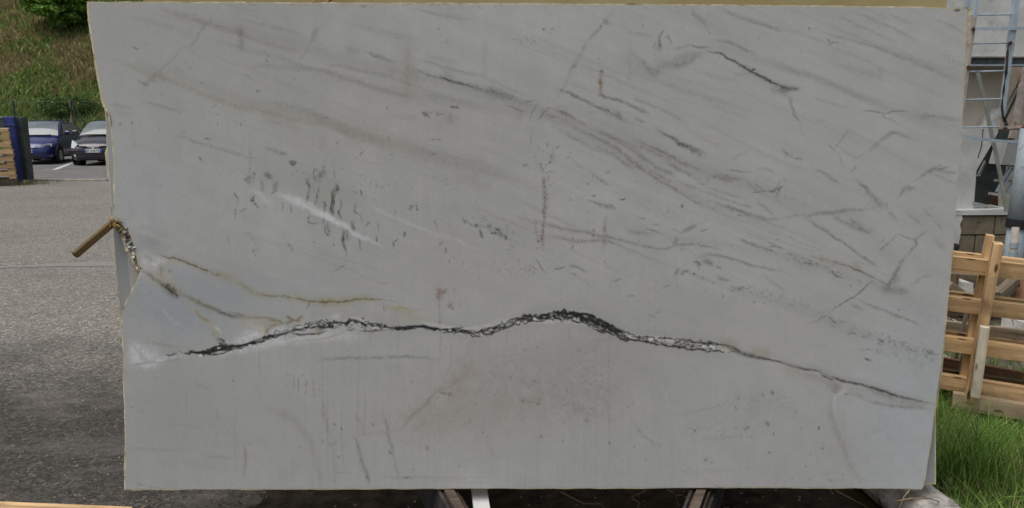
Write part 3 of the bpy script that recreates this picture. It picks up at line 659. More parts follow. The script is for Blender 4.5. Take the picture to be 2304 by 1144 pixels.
for x, y, r, a in [(240,143,9,.75),(1195,323,8,.85),(1115,450,9,.8),(1595,415,8,.9),(400,283,7,.6),(665,290,7,.7),(700,312,6,.6),(670,315,5,.7),(1050,435,6,.7),(1635,105,8,.8),(1660,120,5,.4),(920,545,6,.8),(950,512,5,.6),(740,250,8,.5),(370,543,6,.6),(395,435,7,.5),(1230,470,8,.5),(1170,485,6,.4),(1485,672,6,.7),(1740,747,5,.7),(1030,912,5,.6),(680,605,7,.7),(560,640,6,.5),(475,645,6,.6),(595,708,7,.5),(40,243,6,.7),(1095,245,14,.25),(1025,463,6,.5),(1988,550,5,.7),(870,1080,6,.6),(200,1060,8,.7),(30,1045,6,.6),(1440,855,5,.7),(1820,290,7,.5),(1930,283,5,.5),(585,545,6,.5),(705,520,9,.4),(1060,25,8,.4)]:
    speck(700 + x / 4, 286 + y / 4, r / 4 * 1.1, a, DRK)
dots(T(700,286,[(300,200),(550,260),(800,260)]), 26, (20, 10), 1.3, .4, DRK); dots(T(700,286,[(400,480),(620,560),(860,480)]), 36, (18, 12), 1.5, .35, MOS)
dots(T(700,286,[(1160,480),(1260,560)]), 16, (8, 6), 1.3, .4, (92,84,76)); dots(T(700,286,[(1220,900),(1290,940)]), 24, (5, 6), 1.4, .4, (104,88,78))
dots(T(700,286,[(1480,800),(1760,1000)]), 24, (16, 8), 1.5, .35, MOS, 1.2); dots(T(700,286,[(1760,1060),(1900,1080)]), 18, (14, 8), 1.3, .35, (98,88,82))
for x, y in [(985,55),(1368,55),(830,205),(378,370),(625,50),(760,30),(1930,610),(1940,733)]:
    speck(700 + x / 4, 286 + y / 4, 1.5, .8, (166,166,162))
V(F0, [(1780,785),(1930,830),(2080,870),(2180,895),(2304,930)], 4, [.15,.3,.35,.4,.3], BRN)
# ---- right middle fan of veins
G0 = (1200, 286)
FAN = (95, 92, 84)
for pts, w, a in [([(500,0),(600,45),(700,95),(800,150),(900,210),(1000,280),(1050,330)],[4,4,4,4,4,4],[.5,.6,.55,.5,.5,.45,.3]),([(340,0),(440,40),(560,95),(680,150),(760,200),(840,265),(900,320),(980,380),(1040,410),(1120,470),(1200,520),(1270,560),(1340,610),(1420,660),(1500,700),(1600,755)],[4,4,3.5,4,4,4,4,4,4,4,3,2.2,2,2,2,2.4],[.4,.45,.45,.55,.6,.6,.55,.6,.5,.45,.45,.6,.55,.75,.75,.35]),
    ([(180,0),(260,40),(330,80),(440,140),(560,200),(700,230),(800,310),(900,380),(960,430)],[5,5,4,4,4,4,4,3],[.5,.5,.35,.25,.25,.25,.35,.4,.2]),([(850,90),(960,140),(1080,190),(1160,225),(1240,270),(1320,315),(1400,350),(1480,380),(1560,415)],[3,3,3,3,3.5,3.5,4,4,3],[.25,.35,.45,.65,.7,.65,.75,.55,.3]),
    ([(1580,430),(1700,470),(1790,490)],[3,5,4],[.5,.55,.4]),([(1580,435),(1565,480),(1552,515),(1520,512),(1480,495)],1.8,[.4,.5,.75,.8,.5]),([(1060,335),(1120,365),(1180,395),(1240,420),(1275,450)],[4,5,5,4],[.4,.5,.55,.6,.6]),([(1180,310),(1240,340),(1290,370),(1340,400),(1420,440),(1500,500)],[4,4.5,4,4,3],[.3,.5,.5,.5,.35,.5]),
    ([(1280,480),(1400,530),(1540,580),(1700,640),(1860,700),(1960,730)],3,[.3,.35,.25,.3,.35,.2]),([(1500,520),(1640,570),(1760,610),(1900,650)],3,[.3,.3,.4,.2]),([(1660,680),(1780,730),(1860,758),(1950,785),(2050,815),(2110,832),(2190,830),(2265,820)],[3,3,3,3,3,3,3,3],[.5,.45,.6,.4,.45,.4,.5,.75]),([(1880,690),(1920,705),(1970,722)],3,.45),([(2000,660),(2080,720),(2140,770),(2190,825)],[3,3,3,3],[.35,.4,.35,.4]),([(1745,385),(1800,397),(1880,406)],1.8,[.6,.8,.5]),
    ([(640,60),(760,110),(900,170),(1000,230)],3,.3),([(900,250),(1000,300),(1100,330)],4,.4),([(1050,380),(1150,450),(1260,500)],3,.35),([(880,150),(1000,190),(1150,260),(1260,310)],3,.3),([(1590,420),(1700,440),(1850,470),(1920,450)],4,.3),([(1900,460),(2000,560),(2080,600)],3,.25)]:
    V(G0, pts, w, a, FAN)
V(G0, [(1080,10),(1140,42),(1200,75),(1270,115),(1340,160),(1400,185),(1480,230),(1570,275)], [2,3,3,4,5.5,5,7,5], [.5,.65,.75,.85,.95,.9,.6,.25], (74,74,66))
V(G0, [(1300,140),(1350,165),(1400,182)], 3, .8, (58,58,51))
V(G0, [(1340,0),(1460,70),(1600,140),(1760,200)], 5, .25, BRN)
for pts, w, a in [([(2250,533),(2210,550),(2160,578),(2118,588)],1.8,.85),([(2252,530),(2220,560),(2195,590),(2185,620)],2,.75),([(2230,545),(2190,570),(2140,582)],1.6,.7),([(1985,500),(2005,520),(2030,540),(2070,555)],1.8,.6),([(1985,590),(2035,592)],1.4,.75),([(2035,572),(2085,577),(2150,570),(2205,545)],1.8,.6),([(2205,505),(2235,480),(2272,488),(2265,512)],2,.35),([(2180,560),(2205,525),(2215,500)],1.5,.5),([(2185,600),(2190,650),(2230,690)],2.4,.3)]:
    V(G0, pts, w, a, (76, 78, 70), wob=1.8)
V(G0, [(1760,300),(1830,270),(1920,230)], 3, .3, BRN); V(G0, [(1980,400),(2080,380),(2200,420)], 3, .3, GRN)
V(G0, [(490,660),(560,680),(620,700),(700,720),(760,735)], [2,3,5,5,3], [.8,.5,.6,.6,.4], (84,86,80)); speck(1325, 451, 2.2, .9, DRK)
V(G0, [(510,405),(560,440),(620,490),(690,525)], [2,2.5,3,3], [.5,.4,.5,.5], (98,95,88)); V(G0, [(340,290),(400,340),(480,380)], 4, .3, BRN)
V(G0, [(100,870),(200,905),(330,930),(460,945),(600,985),(700,1000),(800,1025),(880,1045),(960,1060),(1080,1085),(1180,1100),(1230,1085),(1290,1060),(1380,1055),(1480,1065),(1580,1085),(1700,1105)], [4,4,4,4,3,3,3,3,2.5,2.5,2,2.5,2.5,2.5,2.5,3,3], [.45,.45,.4,.4,.4,.4,.4,.5,.5,.55,.65,.5,.6,.65,.65,.5,.4], (94,90,82))
V(G0, [(100,985),(250,1000),(380,1030),(520,1030),(640,1030),(720,1045),(770,1060),(810,1085)], [5,4,3,3,3,3,4], [.25,.3,.45,.35,.35,.65,.4,.3], (98,92,84))
V(G0, [(1002,932),(1015,918),(1050,922),(1090,940),(1150,955),(1192,958)], 2.2, [.7,.55,.55,.55,.6,.8], (82,82,76)); V(G0, [(950,820),(1000,825)], 2.5, .6, (92,90,84)); V(G0, [(1060,870),(1150,882)], 2.5, .45, FAN)
V(G0, [(1330,948),(1380,925),(1440,895),(1485,868)], [4,4,5,2], [.6,.5,.5,.5], (98,94,88)); V(G0, [(1265,928),(1310,940),(1335,950)], 2.5, .4, FAN); V(G0, [(1300,985),(1285,1020),(1262,1065)], 3, .45, FAN)
V(G0, [(1500,942),(1535,935),(1562,928)], 2.2, .6, FAN); V(G0, [(830,935),(930,950),(1100,965)], 3, .35, FAN); V(G0, [(1600,755),(1660,690),(1670,670)], 1.8, .3, FAN); V(G0, [(1540,860),(1600,760)], 1.8, .25, FAN); V(G0, [(1350,520),(1450,560)], 2.5, .35, FAN)
V(G0, [(1820,1000),(1900,1025),(1980,1060),(2080,1095),(2120,1105),(2200,1130)], [3,3.5,3,3,3], [.4,.5,.5,.5,.7,.3], (88,88,82)); V(G0, [(2108,1082),(2160,1074),(2200,1078),(2252,1092)], 1.5, .75, (78,78,72), wob=1.2); V(G0, [(2110,1038),(2160,1048),(2202,1045)], 1.4, .5, FAN, wob=1)
V(G0, [(650,800),(648,900),(640,1020),(622,1144)], [2.5,4,4,3], [.5,.5,.4,.25], (116,98,84)); dots(T(1200,286,[(650,800),(640,1000)]), 30, (2, 5), 1.1, .4, (98,78,66))
dots(T(1200,286,[(545,900),(545,1010)]), 12, (2, 3), 1.4, .6, (88,80,72)); dots(T(1200,286,[(357,980),(357,1144)]), 14, (1.5, 4), 1.1, .55, (88,72,64)); dots(T(1200,286,[(495,770),(525,730)]), 6, 2, 1.2, .6, DRK); dots(T(1200,286,[(400,1030),(440,1020)]), 8, 3, 1.2, .6, DRK)
for x, y, r, a in [(545,618,10,.95),(520,617,6,.7),(1345,712,13,.7),(665,410,16,.3),(1850,795,9,.6),(1870,803,6,.5),(1165,765,7,.8),(1130,755,5,.6),(1205,772,9,.6),(1215,740,7,.4),(1100,510,9,.5),(925,495,6,.6),(235,553,6,.7),(495,512,7,.8),(310,270,7,.7),(330,235,6,.6),(245,467,6,.8),(150,525,9,.6),(515,403,5,.9),(405,415,5,.6),(535,452,5,.7),(685,404,6,.6),(720,485,9,.4),(950,968,6,.9),(908,970,5,.6),(950,1028,6,.7),(1485,1053,9,.8),(1335,1093,10,.6),(590,175,6,.4),(940,130,7,.4),(400,548,5,.6),(335,660,7,.5),(390,665,6,.6),(285,725,6,.6),(2275,235,8,.6),(1005,40,5,.6),(1040,655,11,.35),(2195,1012,7,.6),(1780,1070,6,.6),(1700,1040,10,.4),(1840,1085,9,.4),(945,658,8,.4),(700,660,5,.5),(710,710,7,.4)]:
    speck(1200 + x / 4, 286 + y / 4, r / 4 * 1.1, a, (70, 66, 60))
V(G0, [(788,650),(800,655),(818,650)], 1.5, .9, (60,60,56), wob=.8); V(G0, [(790,645),(808,642)], 1.2, .6, WHT, wob=.8)
dots(T(1200,286,[(60,140),(150,330),(90,420)]), 40, (12, 14), 1.15, .65, (80,72,62)); dots(T(1200,286,[(330,620),(700,680)]), 20, (20, 14), 1.1, .35, DRK); dots(T(1200,286,[(980,750),(1330,800)]), 16, (10, 7), 1.2, .4, (94,88,82))
# ---- right
H0 = (1650, 286)
for pts, w, a in [([(1065,0),(1010,70),(960,130),(910,205)],1.5,[.4,.6,.6,.75]),([(865,172),(885,182),(908,212)],1.8,.6),([(908,212),(950,260),(970,310),(982,342)],[1.5,2,2,2.5],[.6,.4,.45,.65]),([(1115,335),(1085,385),(1050,412)],1.6,[.55,.6,.6]),([(1090,455),(1140,520),(1190,550),(1230,595),(1270,650),(1320,700),(1370,730)],[2.5,3.5,4,4,6,7,6],[.3,.5,.75,.55,.5,.55,.5]),([(1376,690),(1380,738)],1.8,.75),([(1480,625),(1540,565),(1600,550),(1650,562)],[3,4,5,3],[.45,.4,.5,.35]),
    ([(1620,500),(1700,440),(1800,380),(1880,372),(1955,355)],[2,2.5,3,3,2.5],[.35,.4,.6,.6,.55]),([(1800,380),(1900,402),(2010,415)],3,[.35,.35,.4]),([(600,795),(680,802),(750,780),(850,775),(950,765),(1040,755),(1180,745),(1320,720)],[3,3.5,3.5,3.5,5,3,2.5,4],[.6,.7,.55,.45,.6,.35,.3,.45]),([(460,822),(540,795),(600,793)],2.5,.4),
    ([(620,800),(680,840),(740,885),(820,925),(900,985),(980,1035),(1050,1085),(1110,1130),(1180,1180),(1240,1215),(1290,1255)],[3,4,3.5,3,2.5,2.5,3,3,2.5,2.5],[.6,.65,.6,.55,.6,.6,.6,.6,.45,.6,.3]),([(1050,830),(1090,858)],2.5,.6),([(1050,835),(1130,900),(1190,940),(1250,950)],5,[.25,.35,.6,.6]),([(1490,960),(1440,1000),(1390,1055),(1340,1095),(1300,1144)],2.5,[.55,.45,.5,.6,.4]),
    ([(1745,930),(1710,955),(1680,990),(1635,1015),(1640,1060),(1612,1100),(1575,1144)],[2,2.5,2.5,4,3,3,3],[.55,.7,.6,.8,.55,.65,.6]),([(1480,958),(1550,990),(1625,1015)],2.2,[.6,.5,.45]),([(1700,735),(1740,775),(1790,825)],2.2,[.45,.4,.55]),([(1790,840),(1850,890),(1890,930)],2.4,[.3,.4,.6]),([(540,292),(580,283),(640,295)],2.5,.5),([(420,190),(480,235),(540,285)],3,.3),([(700,370),(800,410),(910,480),(980,520)],4,[.2,.35,.4,.2]),
    ([(1180,240),(1300,150),(1380,80),(1460,55),(1560,85),(1690,130)],4,[.15,.25,.35,.45,.25,.25]),([(870,785),(1000,860),(1180,940)],5,.3),([(1560,760),(1640,840),(1700,880)],5,.25),([(1800,1000),(1900,1100)],6,.2),([(1400,760),(1480,850)],4,.3),([(0,395),(60,398),(150,412)],2.2,.5),([(960,200),(1100,280),(1180,240)],3,.2)]:
    V(H0, pts, w, a, (88, 88, 82))
for x, y, r, a in [(875,177,8,.75),(908,212,9,.7),(1215,948,16,.6),(1190,552,14,.6),(1015,575,6,.6),(840,430,5,.6),(520,990,9,.8),(397,1010,7,.5),(1343,1022,8,.5),(815,915,7,.6),(1475,630,6,.7),(1850,347,10,.7),(278,458,5,.5),(650,70,6,.4),(1920,182,5,.6),(1895,455,5,.5),(470,625,7,.5),(600,728,8,.4),(140,832,8,.4),(308,885,6,.4),(330,1105,9,.6)]:
    speck(1650 + x / 4, 286 + y / 4, r / 4 * 1.1, a, DRK)
for x, y in [(498,77),(605,185),(400,66)]: speck(1650 + x / 4, 286 + y / 4, 1.4, .8, (166,166,162))
dots(T(1650,286,[(1180,560),(1260,680),(1370,720)]), 24, (9, 7), 1.4, .45, (86,88,82)); dots(T(1650,286,[(340,160),(560,290),(940,500)]), 34, (12, 5), 1.3, .35, (92,94,90))
# ---- lower right
L0 = (1650, 572)
for pts, w, a in [([(862,545),(920,480),(980,445),(1050,405),(1110,370),(1160,325),(1210,280),(1250,252),(1300,257),(1330,242)],[2,2,2,2,2.2,2.2,2,1.6,1.8],[.8,.85,.8,.75,.8,.8,.75,.7,.65]),([(1290,225),(1340,245),(1390,275),(1420,240),(1450,195),(1480,140),(1510,70),(1540,30),(1575,0)],[2,2.2,2.2,4,4,3,2.5,3,4],[.5,.6,.6,.75,.6,.6,.6,.6,.65]),([(850,552),(780,585),(720,610),(640,625)],[2,2,1.8],[.7,.6,.4,.2]),([(860,560),(890,600),(930,620)],[2,2,2.5],.6),
    ([(1300,285),(1360,310),(1440,322),(1520,335),(1600,342)],[8,9,6,5],[.4,.5,.4,.5,.3]),([(1100,400),(1250,470),(1400,525),(1520,570),(1690,635)],[2.4,2.6,3],[.25,.4,.4,.45,.4]),([(1050,450),(1180,512)],3,.3),([(1150,20),(1220,70),(1295,108)],[3,3,2],[.4,.5,.5]),([(1600,290),(1700,210),(1790,180)],3,.25),([(250,170),(350,250),(480,350)],3,.18),([(1500,180),(1440,260),(1380,330)],8,.25)]:
    V(L0, pts, w, a, (82, 82, 78))
V(L0, [(700,10),(800,45),(900,75),(1000,100),(1080,130),(1150,160),(1220,195),(1300,230)], 6, [.3,.4,.35,.4,.45,.4,.4,.3], (120,114,96))
V(L0, [(640,0),(800,48),(900,75),(1000,100),(1080,130),(1150,160),(1220,195),(1300,232),(1390,275)], 2, [.1,.4,.45,.5,.75,.75,.75,.6,.5], (88,78,64))
V(L0, [(1080,95),(1130,105)], 6, .35, GRN)
dots(T(1650,572,[(430,0),(640,78),(800,110),(950,200),(1150,280)]), 60, (7, 4), 1.5, .6, (82,84,82), .35, 1.8)
for pts in ([(625,78),(680,82),(720,90)], [(910,195),(960,210),(1000,218)], [(480,0),(555,15)], [(610,135),(645,130)], [(890,160),(930,190)]): V(L0, pts, 1.6, .75, (70,72,70))
dots(T(1650,572,[(-20,315),(130,305)]), 18, (5, 2), 1.4, .6, (84,86,84), .5, 1.6)
dots(T(1650,572,[(170,340),(380,390),(600,450),(720,490),(850,535)]), 90, (5, 8), 1.4, .5, (88,88,86), .8)
dots(T(1650,572,[(870,580),(1000,680),(1150,720),(1250,720)]), 60, (10, 7), 1.6, .5, (86,86,82), .6); dots(T(1650,572,[(1250,740),(1400,790),(1600,850),(1850,920)]), 90, (9, 6), 1.7, .5, (84,88,88), .4, 1.7)
dots(T(1650,572,[(1200,860),(1450,910),(1750,1000)]), 60, (14, 6), 1.5, .4, (92,98,100), .4); dots(T(1650,572,[(1600,920),(1800,1020)]), 34, (12, 8), 1.5, .45, (92,98,100))
for pts in ([(1285,762),(1330,775),(1355,805)], [(1400,735),(1405,780),(1395,800)], [(1470,800),(1520,795),(1575,798)], [(1590,850),(1620,875),(1645,880)], [(1440,810),(1470,830)], [(1155,745),(1185,728)], [(1040,720),(1085,712)], [(1290,880),(1330,888)], [(1190,858),(1240,862)]): V(L0, pts, 1.6, .7, (78,82,82), wob=2)
V(L0, [(1172,938),(1200,945),(1250,965)], [1.6,2.2,1.2], .85, (64,66,66), wob=1.5)
for x, y, r, a in [(920,483,10,.8),(630,45,7,.6),(397,62,7,.6),(555,408,6,.7),(1485,508,10,.7),(360,518,8,.5),(185,430,12,.4),(1825,1042,8,.6),(1800,695,8,.6),(815,830,10,.25),(1110,240,8,.6),(950,595,8,.7),(1320,400,12,.4)]:
    speck(1650 + x / 4, 572 + y / 4, r / 4 * 1.1, a, DRK)
# ---- centre low
K0 = (1200, 572)
for pts, w, a in [([(1470,40),(1520,15),(1600,8),(1700,20),(1850,60),(2000,110),(2304,170)],3,[.4,.45,.35,.35,.3,.3,.15]),([(1262,208),(1275,180),(1300,150),(1312,125)],[2,3.5,3.5,2],[.7,.75,.75,.5]),([(1340,178),(1360,160),(1390,150)],3,.6),([(1430,65),(1470,68),(1495,80),(1498,100),(1460,112)],[2.5,3,3,2.4],.65),([(1510,72),(1560,70),(1620,95)],5,.45),([(1640,110),(1705,133)],2.4,.6),([(1650,200),(1700,225),(1775,242)],[4,4,2],[.45,.5,.6]),([(1145,310),(1185,295),(1232,280)],1.8,[.6,.75,.5]),([(190,140),(240,130),(292,110)],[1.8,2,1.5],.95),([(15,35),(50,90),(80,135),(120,178)],[1.4,1.6,2,2.6],[.5,.65,.65,.85]),([(310,110),(400,118),(450,150),(490,172)],[4,2.5,2.2,2.4],[.35,.4,.4,.5]),([(700,250),(740,240),(795,215)],[1.4,1.8,2],[.5,.7,.8]),([(690,262),(694,312)],1.4,.45),([(848,378),(880,374),(903,378)],1.6,.6),([(1098,542),(1145,505)],1.6,.5),([(1048,552),(1092,572)],1.5,.5),([(1360,110),(1375,80)],1.2,.5),([(1518,240),(1522,215)],1.5,.7),([(360,182),(380,186)],2.4,.65)]:
    V(K0, pts, w, a, (76, 76, 70), wob=2)
for x, y, r, a in [(1440,180,11,.75),(1617,262,11,.8),(1710,380,9,.8),(1980,432,14,.4),(1490,135,7,.6),(1105,248,6,.7),(240,360,5,.6),(362,380,5,.6),(1080,342,5,.6),(1550,325,7,.4),(875,305,5,.5),(1455,285,9,.4),(1300,282,12,.4)]:
    speck(1200 + x / 4, 572 + y / 4, r / 4 * 1.1, a, DRK)
dots(T(1200,572,[(1750,312),(1930,306)]), 22, (6, 4), 1.5, .5, (88,88,84), 1.2); dots(T(1200,572,[(1990,360),(2200,410)]), 20, (8, 4), 1.5, .45, (88,88,84)); dots(T(1200,572,[(-60,130),(50,160)]), 22, (7, 6), 1.5, .5, (84,84,80), 1.5)
dots(T(1200,572,[(1060,100),(1075,340)]), 14, (3, 6), 1.1, .4, (106,86,74)); dots(T(1200,572,[(650,20),(655,180)]), 14, (2, 6), 1.1, .4, (100,84,74))
J0 = (700, 572)
for pts, w, a in [([(190,165),(250,130),(305,98)],1.8,[.3,.5,.5]),([(1245,45),(1248,82)],1.4,.7),([(1865,45),(1866,115)],1.8,.7),([(1362,60),(1370,105)],1.4,.45),([(320,0),(330,20)],1.5,.5)]: V(J0, pts, w, a, (80,80,74))
for x, y, r, a in [(1218,320,9,.9),(1290,320,7,.8),(1232,432,6,.8),(1385,160,6,.6),(1710,200,7,.6),(1520,215,6,.5),(1285,35,7,.5)]: speck(700 + x / 4, 572 + y / 4, r / 4 * 1.1, a, (74,64,58))
dots(T(700,572,[(1150,370),(1215,330)]), 26, (5, 5), 1.3, .5, (116,84,68)); V(J0, [(1150,330),(1155,380)], 7, .45, (120,96,80)); V(J0, [(1155,380),(1152,470),(1160,600)], 1.6, [.5,.4,.6], (92,74,58), wob=1); speck(990, 724, 3.2, .7, (92,80,52))
dots(T(700,572,[(1235,470),(1265,485)]), 12, (3, 2.5), 1.2, .6, (118,74,62)); V(J0, [(1255,415),(1258,490)], 5, .25, (124,100,88)); dots(T(700,572,[(1280,350),(1320,450)]), 10, 6, 1, .5, RST)
dots(T(700,572,[(1640,120),(1980,170)]), 46, (14, 7), 1.6, .4, (88,88,84), 1.4)
# ---- lower left corner: pale crystals, olive seams, brown seam
I0 = (200, 572)
V(I0, [(700,210),(900,250),(1150,290),(1400,330)], 26, .25, (122,124,128), brk=.2)
V(I0, [(440,70),(500,80),(560,105),(625,130)], [14,21,18,11], [.95,1,1,.9], (174,174,180), wob=7, brk=.5); V(I0, [(570,20),(620,45),(680,50),(735,52)], [5,7,6,3], [.7,.9,.9,.4], (164,163,166), wob=4)
V(I0, [(470,30),(520,10),(600,-10)], 12, .6, (148,144,132)); V(I0, [(560,140),(620,200),(660,240)], [16,13,8], .7, (146,140,128)); V(I0, [(500,10),(560,50),(545,80)], 3, .5, (112,102,80))
V(I0, [(620,95),(650,130),(650,190),(665,230)], 2.5, [.4,.6,.5,.3], (128,114,80)); V(I0, [(750,145),(718,180),(715,225),(760,290),(830,350)], [3,4,3,3], [.4,.6,.55,.6,.4], (150,138,104)); V(I0, [(720,165),(735,150)], 2, .6, (90,80,56))
V(I0, [(600,-30),(640,10),(720,35),(760,28),(820,50),(900,85),(980,115),(1060,150),(1140,180),(1230,205),(1320,230),(1400,255)], [3,3,5,5,5,5,6,6,7,8,9,9], [.4,.5,.55,.5,.6,.55,.55,.55,.5,.5,.4,.2], (124,116,86))
V(I0, [(600,-15),(640,10),(700,35),(760,30),(820,52),(900,85),(980,118),(1060,152),(1140,182),(1230,205)], 1.7, [.6,.7,.8,.8,.85,.8,.75,.65,.45,.2], (78,72,46))
V(I0, [(640,110),(700,80),(780,75),(860,90)], 4, .4, (144,136,112))
V(I0, [(470,140),(540,185),(600,225),(660,265),(720,310),(770,350),(830,385)], [2.6,3.4,3.6,4.4,8,9,6], [.95,.95,.95,.95,1,1,.7], (66,57,42)); V(I0, [(440,60),(540,150),(640,230),(760,300),(860,370)], [9,10,10,9,7], .5, (142,132,108), wob=6); V(I0, [(690,270),(750,310),(810,350)], [4,7,4], .6, (120,106,84)); V(I0, [(680,285),(740,330),(790,372)], 2, .9, (48,42,32)); dots(T(200,572,[(700,285),(800,365)]), 30, (5, 4), 1.6, .7, (58,50,36))
V(I0, [(820,350),(900,395),(1000,440),(1100,485),(1200,530),(1280,560),(1350,575),(1405,582)], [3,2.5,3,3,3,3,3.5,2], [.5,.85,.85,.85,.9,.95,.95,.5], (74,68,48), brk=.3); V(I0, [(840,370),(1000,445),(1200,535)], 6, .35, (122,112,84))
V(I0, [(1260,525),(1330,540),(1400,560),(1500,570),(1600,575),(1700,585)], [3,3,2,1.8,1.8,1.8], [.5,.6,.6,.7,.65,.4], (100,90,58)); V(I0, [(1300,540),(1400,565)], 5, .5, (110,102,80))
V(I0, [(1350,590),(1450,600),(1560,620),(1620,650)], [10,14,14,10], .45, (140,132,104), wob=6); V(I0, [(1430,610),(1520,660),(1600,690)], 6, .5, (156,150,130), wob=5)
for pts in ([(1600,578),(1650,600),(1700,600),(1760,628)], [(1760,628),(1690,635),(1640,655),(1610,690),(1560,750)], [(1760,628),(1820,605),(1870,600),(1905,612)], [(1870,600),(1900,570),(1915,560)], [(1790,560),(1830,595)]): V(I0, pts, 2.2, .65, (112,96,56), wob=3)
V(I0, [(1560,640),(1640,640),(1720,620)], 8, .4, (134,120,84)); V(I0, [(1530,700),(1570,740),(1550,780)], 7, .5, (160,154,130))
V(I0, [(860,400),(930,470),(1000,560),(1080,610),(1140,660),(1190,720),(1225,765)], [6,6,5,6,6,6,5], [.4,.45,.5,.55,.5,.5,.4], (140,132,106)); V(I0, [(950,490),(1000,560),(1090,615)], 2, .6, (122,108,72)); V(I0, [(1130,640),(1190,715)], 2, .6, (166,158,136)); V(I0, [(1120,690),(1140,760)], 5, .4, (126,118,92))
V(I0, [(1370,310),(1460,345),(1540,365),(1640,378),(1750,380),(1840,388),(1900,405),(1980,425),(2060,430),(2150,432),(2304,425)], [6,5,5,6,6,6,6,6,6,7], [.15,.3,.35,.4,.4,.45,.5,.5,.5,.55], (128,120,88)); V(I0, [(1460,345),(1540,365),(1640,380),(1750,380),(1840,388),(1900,405),(1980,425),(2060,430),(2150,432),(2304,425)], 1.7, [.2,.45,.6,.65,.75,.8,.85,.85,.8,.85], (86,74,40))
V(I0, [(1230,205),(1330,245),(1420,300),(1500,352),(1600,376)], [5,7,7,6,4], [.4,.4,.4,.45,.4], (126,118,92)); V(I0, [(1320,232),(1400,290),(1470,345)], 1.8, [.2,.35,.3], (104,96,70)); V(I0, [(1690,375),(1740,345)], 3, .4, (140,132,106)); V(I0, [(1825,375),(1855,388)], 2.4, .6, (158,144,104)); V(I0, [(1975,430),(1985,450),(1955,500)], 1.6, .65, (82,74,56)); V(I0, [(2105,410),(2115,460)], 1.6, .6, (92,80,56))
V(J0, [(0,425),(100,430),(220,432),(330,420),(430,405),(500,400),(560,408),(640,415)], [7,7,8,8,7,6,5], [.5,.5,.6,.6,.55,.5,.45], (130,120,78)); V(J0, [(0,425),(100,430),(220,432),(330,420),(430,405),(500,402),(560,408),(640,415),(700,420),(780,425)], [1.7,1.8,2,2,1.8,1.6,1.4,1,1], [.85,.8,.85,.85,.8,.7,.7,.6,.5,.3], (86,76,40))
V(J0, [(640,430),(680,470),(760,495),(820,520),(880,545),(940,570),(1000,595),(1080,612)], [3,4,5,6,6,6,6,4], [.6,.6,.6,.6,.5,.5,.45,.3], (138,128,92)); V(J0, [(720,485),(820,490),(900,490)], 2.4, .6, (136,124,86)); V(J0, [(860,510),(940,515),(1010,503)], 2, .5, (134,124,90)); V(J0, [(640,415),(690,430),(760,440)], 2, .4, (150,146,130)); V(J0, [(640,475),(560,530),(480,575)], 5, .4, (150,142,124)); V(J0, [(600,600),(700,625),(800,610),(920,590)], 4, .5, (152,142,116)); V(J0, [(700,560),(800,575)], 12, .25, (118,114,104)); V(J0, [(650,470),(655,510)], 1.4, .5, (112,100,70))
V(I0, [(1400,150),(1550,165),(1750,205),(1950,275),(2080,315),(2304,318)], [6,7,8,8,7], [.2,.3,.25,.3,.3], (148,147,142)); V(J0, [(0,305),(150,300),(300,285),(500,262),(700,266)], 6, [.3,.25,.25,.35,.3], (146,138,122)); V(J0, [(590,262),(640,265),(720,266)], 1.6, .35, (126,110,84))
V(I0, [(655,485),(720,560),(760,600),(830,655)], 3, [.5,.3,.25,.2], (158,157,154)); V(I0, [(1150,285),(1190,320)], 2.5, .3, (152,146,130))
# ---- the dark vein across the slab
def band_px(b): return [(b[0] + p[0] / 4, b[1] + p[1] / 4, p[2] / 4 * 1.28) for p in b[2]]  # vein centre line and half-width, in image pixels
BAND = band_px((200, 572, [(800,888,5),(870,895,10),(960,885,14),(1050,890,16),(1150,860,18),(1250,835,22),(1350,830,16),(1450,808,10),(1530,785,18),(1600,760,22),(1700,735,26),(1800,705,20),(1900,668,24),(2000,645,27),(2100,635,30),(2200,635,32)])) \
     + band_px((700, 572, [(80,633,28),(200,630,24),(300,632,22),(400,610,28),(480,632,36),(560,650,36),(640,660,30),(720,675,17),(800,672,14),(900,665,12),(990,650,8),(1080,672,10),(1160,685,11),(1260,690,14),(1360,690,20),(1440,702,24),(1480,724,16),(1560,702,22),(1640,682,24),(1720,652,24),(1800,622,26),(1900,592,28),(2000,582,22),(2100,570,24),(2200,548,34)])) \
     + band_px((1200, 572, [(180,548,32),(260,550,42),(340,562,38),(440,578,38),(520,602,36),(600,638,34),(680,672,32),(760,708,26),(840,740,25),(920,757,18),(1020,766,18),(1120,780,25),(1220,793,29),(1320,800,30),(1420,818,30),(1520,830,28),(1620,840,28),(1720,850,26),(1800,866,22),(1880,892,12)]))
DENS = [(380,.2),(420,.9),(470,.9),(520,.8),(560,.8),(585,.5),(640,.35),(690,.7),(740,.6),(790,.6),(830,.4),(880,1),(930,1),(960,.5),(1000,.5),(1050,.85),(1075,.5),(1100,.3),(1150,.8),(1200,.95),(1240,1),(1290,1),(1330,1),(1360,.65),(1400,.45),(1440,.5),(1500,.4),(1560,.4),(1610,.5),(1650,.6),(1675,.9)]
BP = smooth_path(BAND, 3.0)
nB = len(BP); tang = np.gradient(BP[:, :2], axis=0); tang /= np.linalg.norm(tang, axis=1)[:, None]; nrm = np.stack([-tang[:, 1], tang[:, 0]], 1)
dens = np.interp(BP[:, 0], [d[0] for d in DENS], [d[1] for d in DENS])
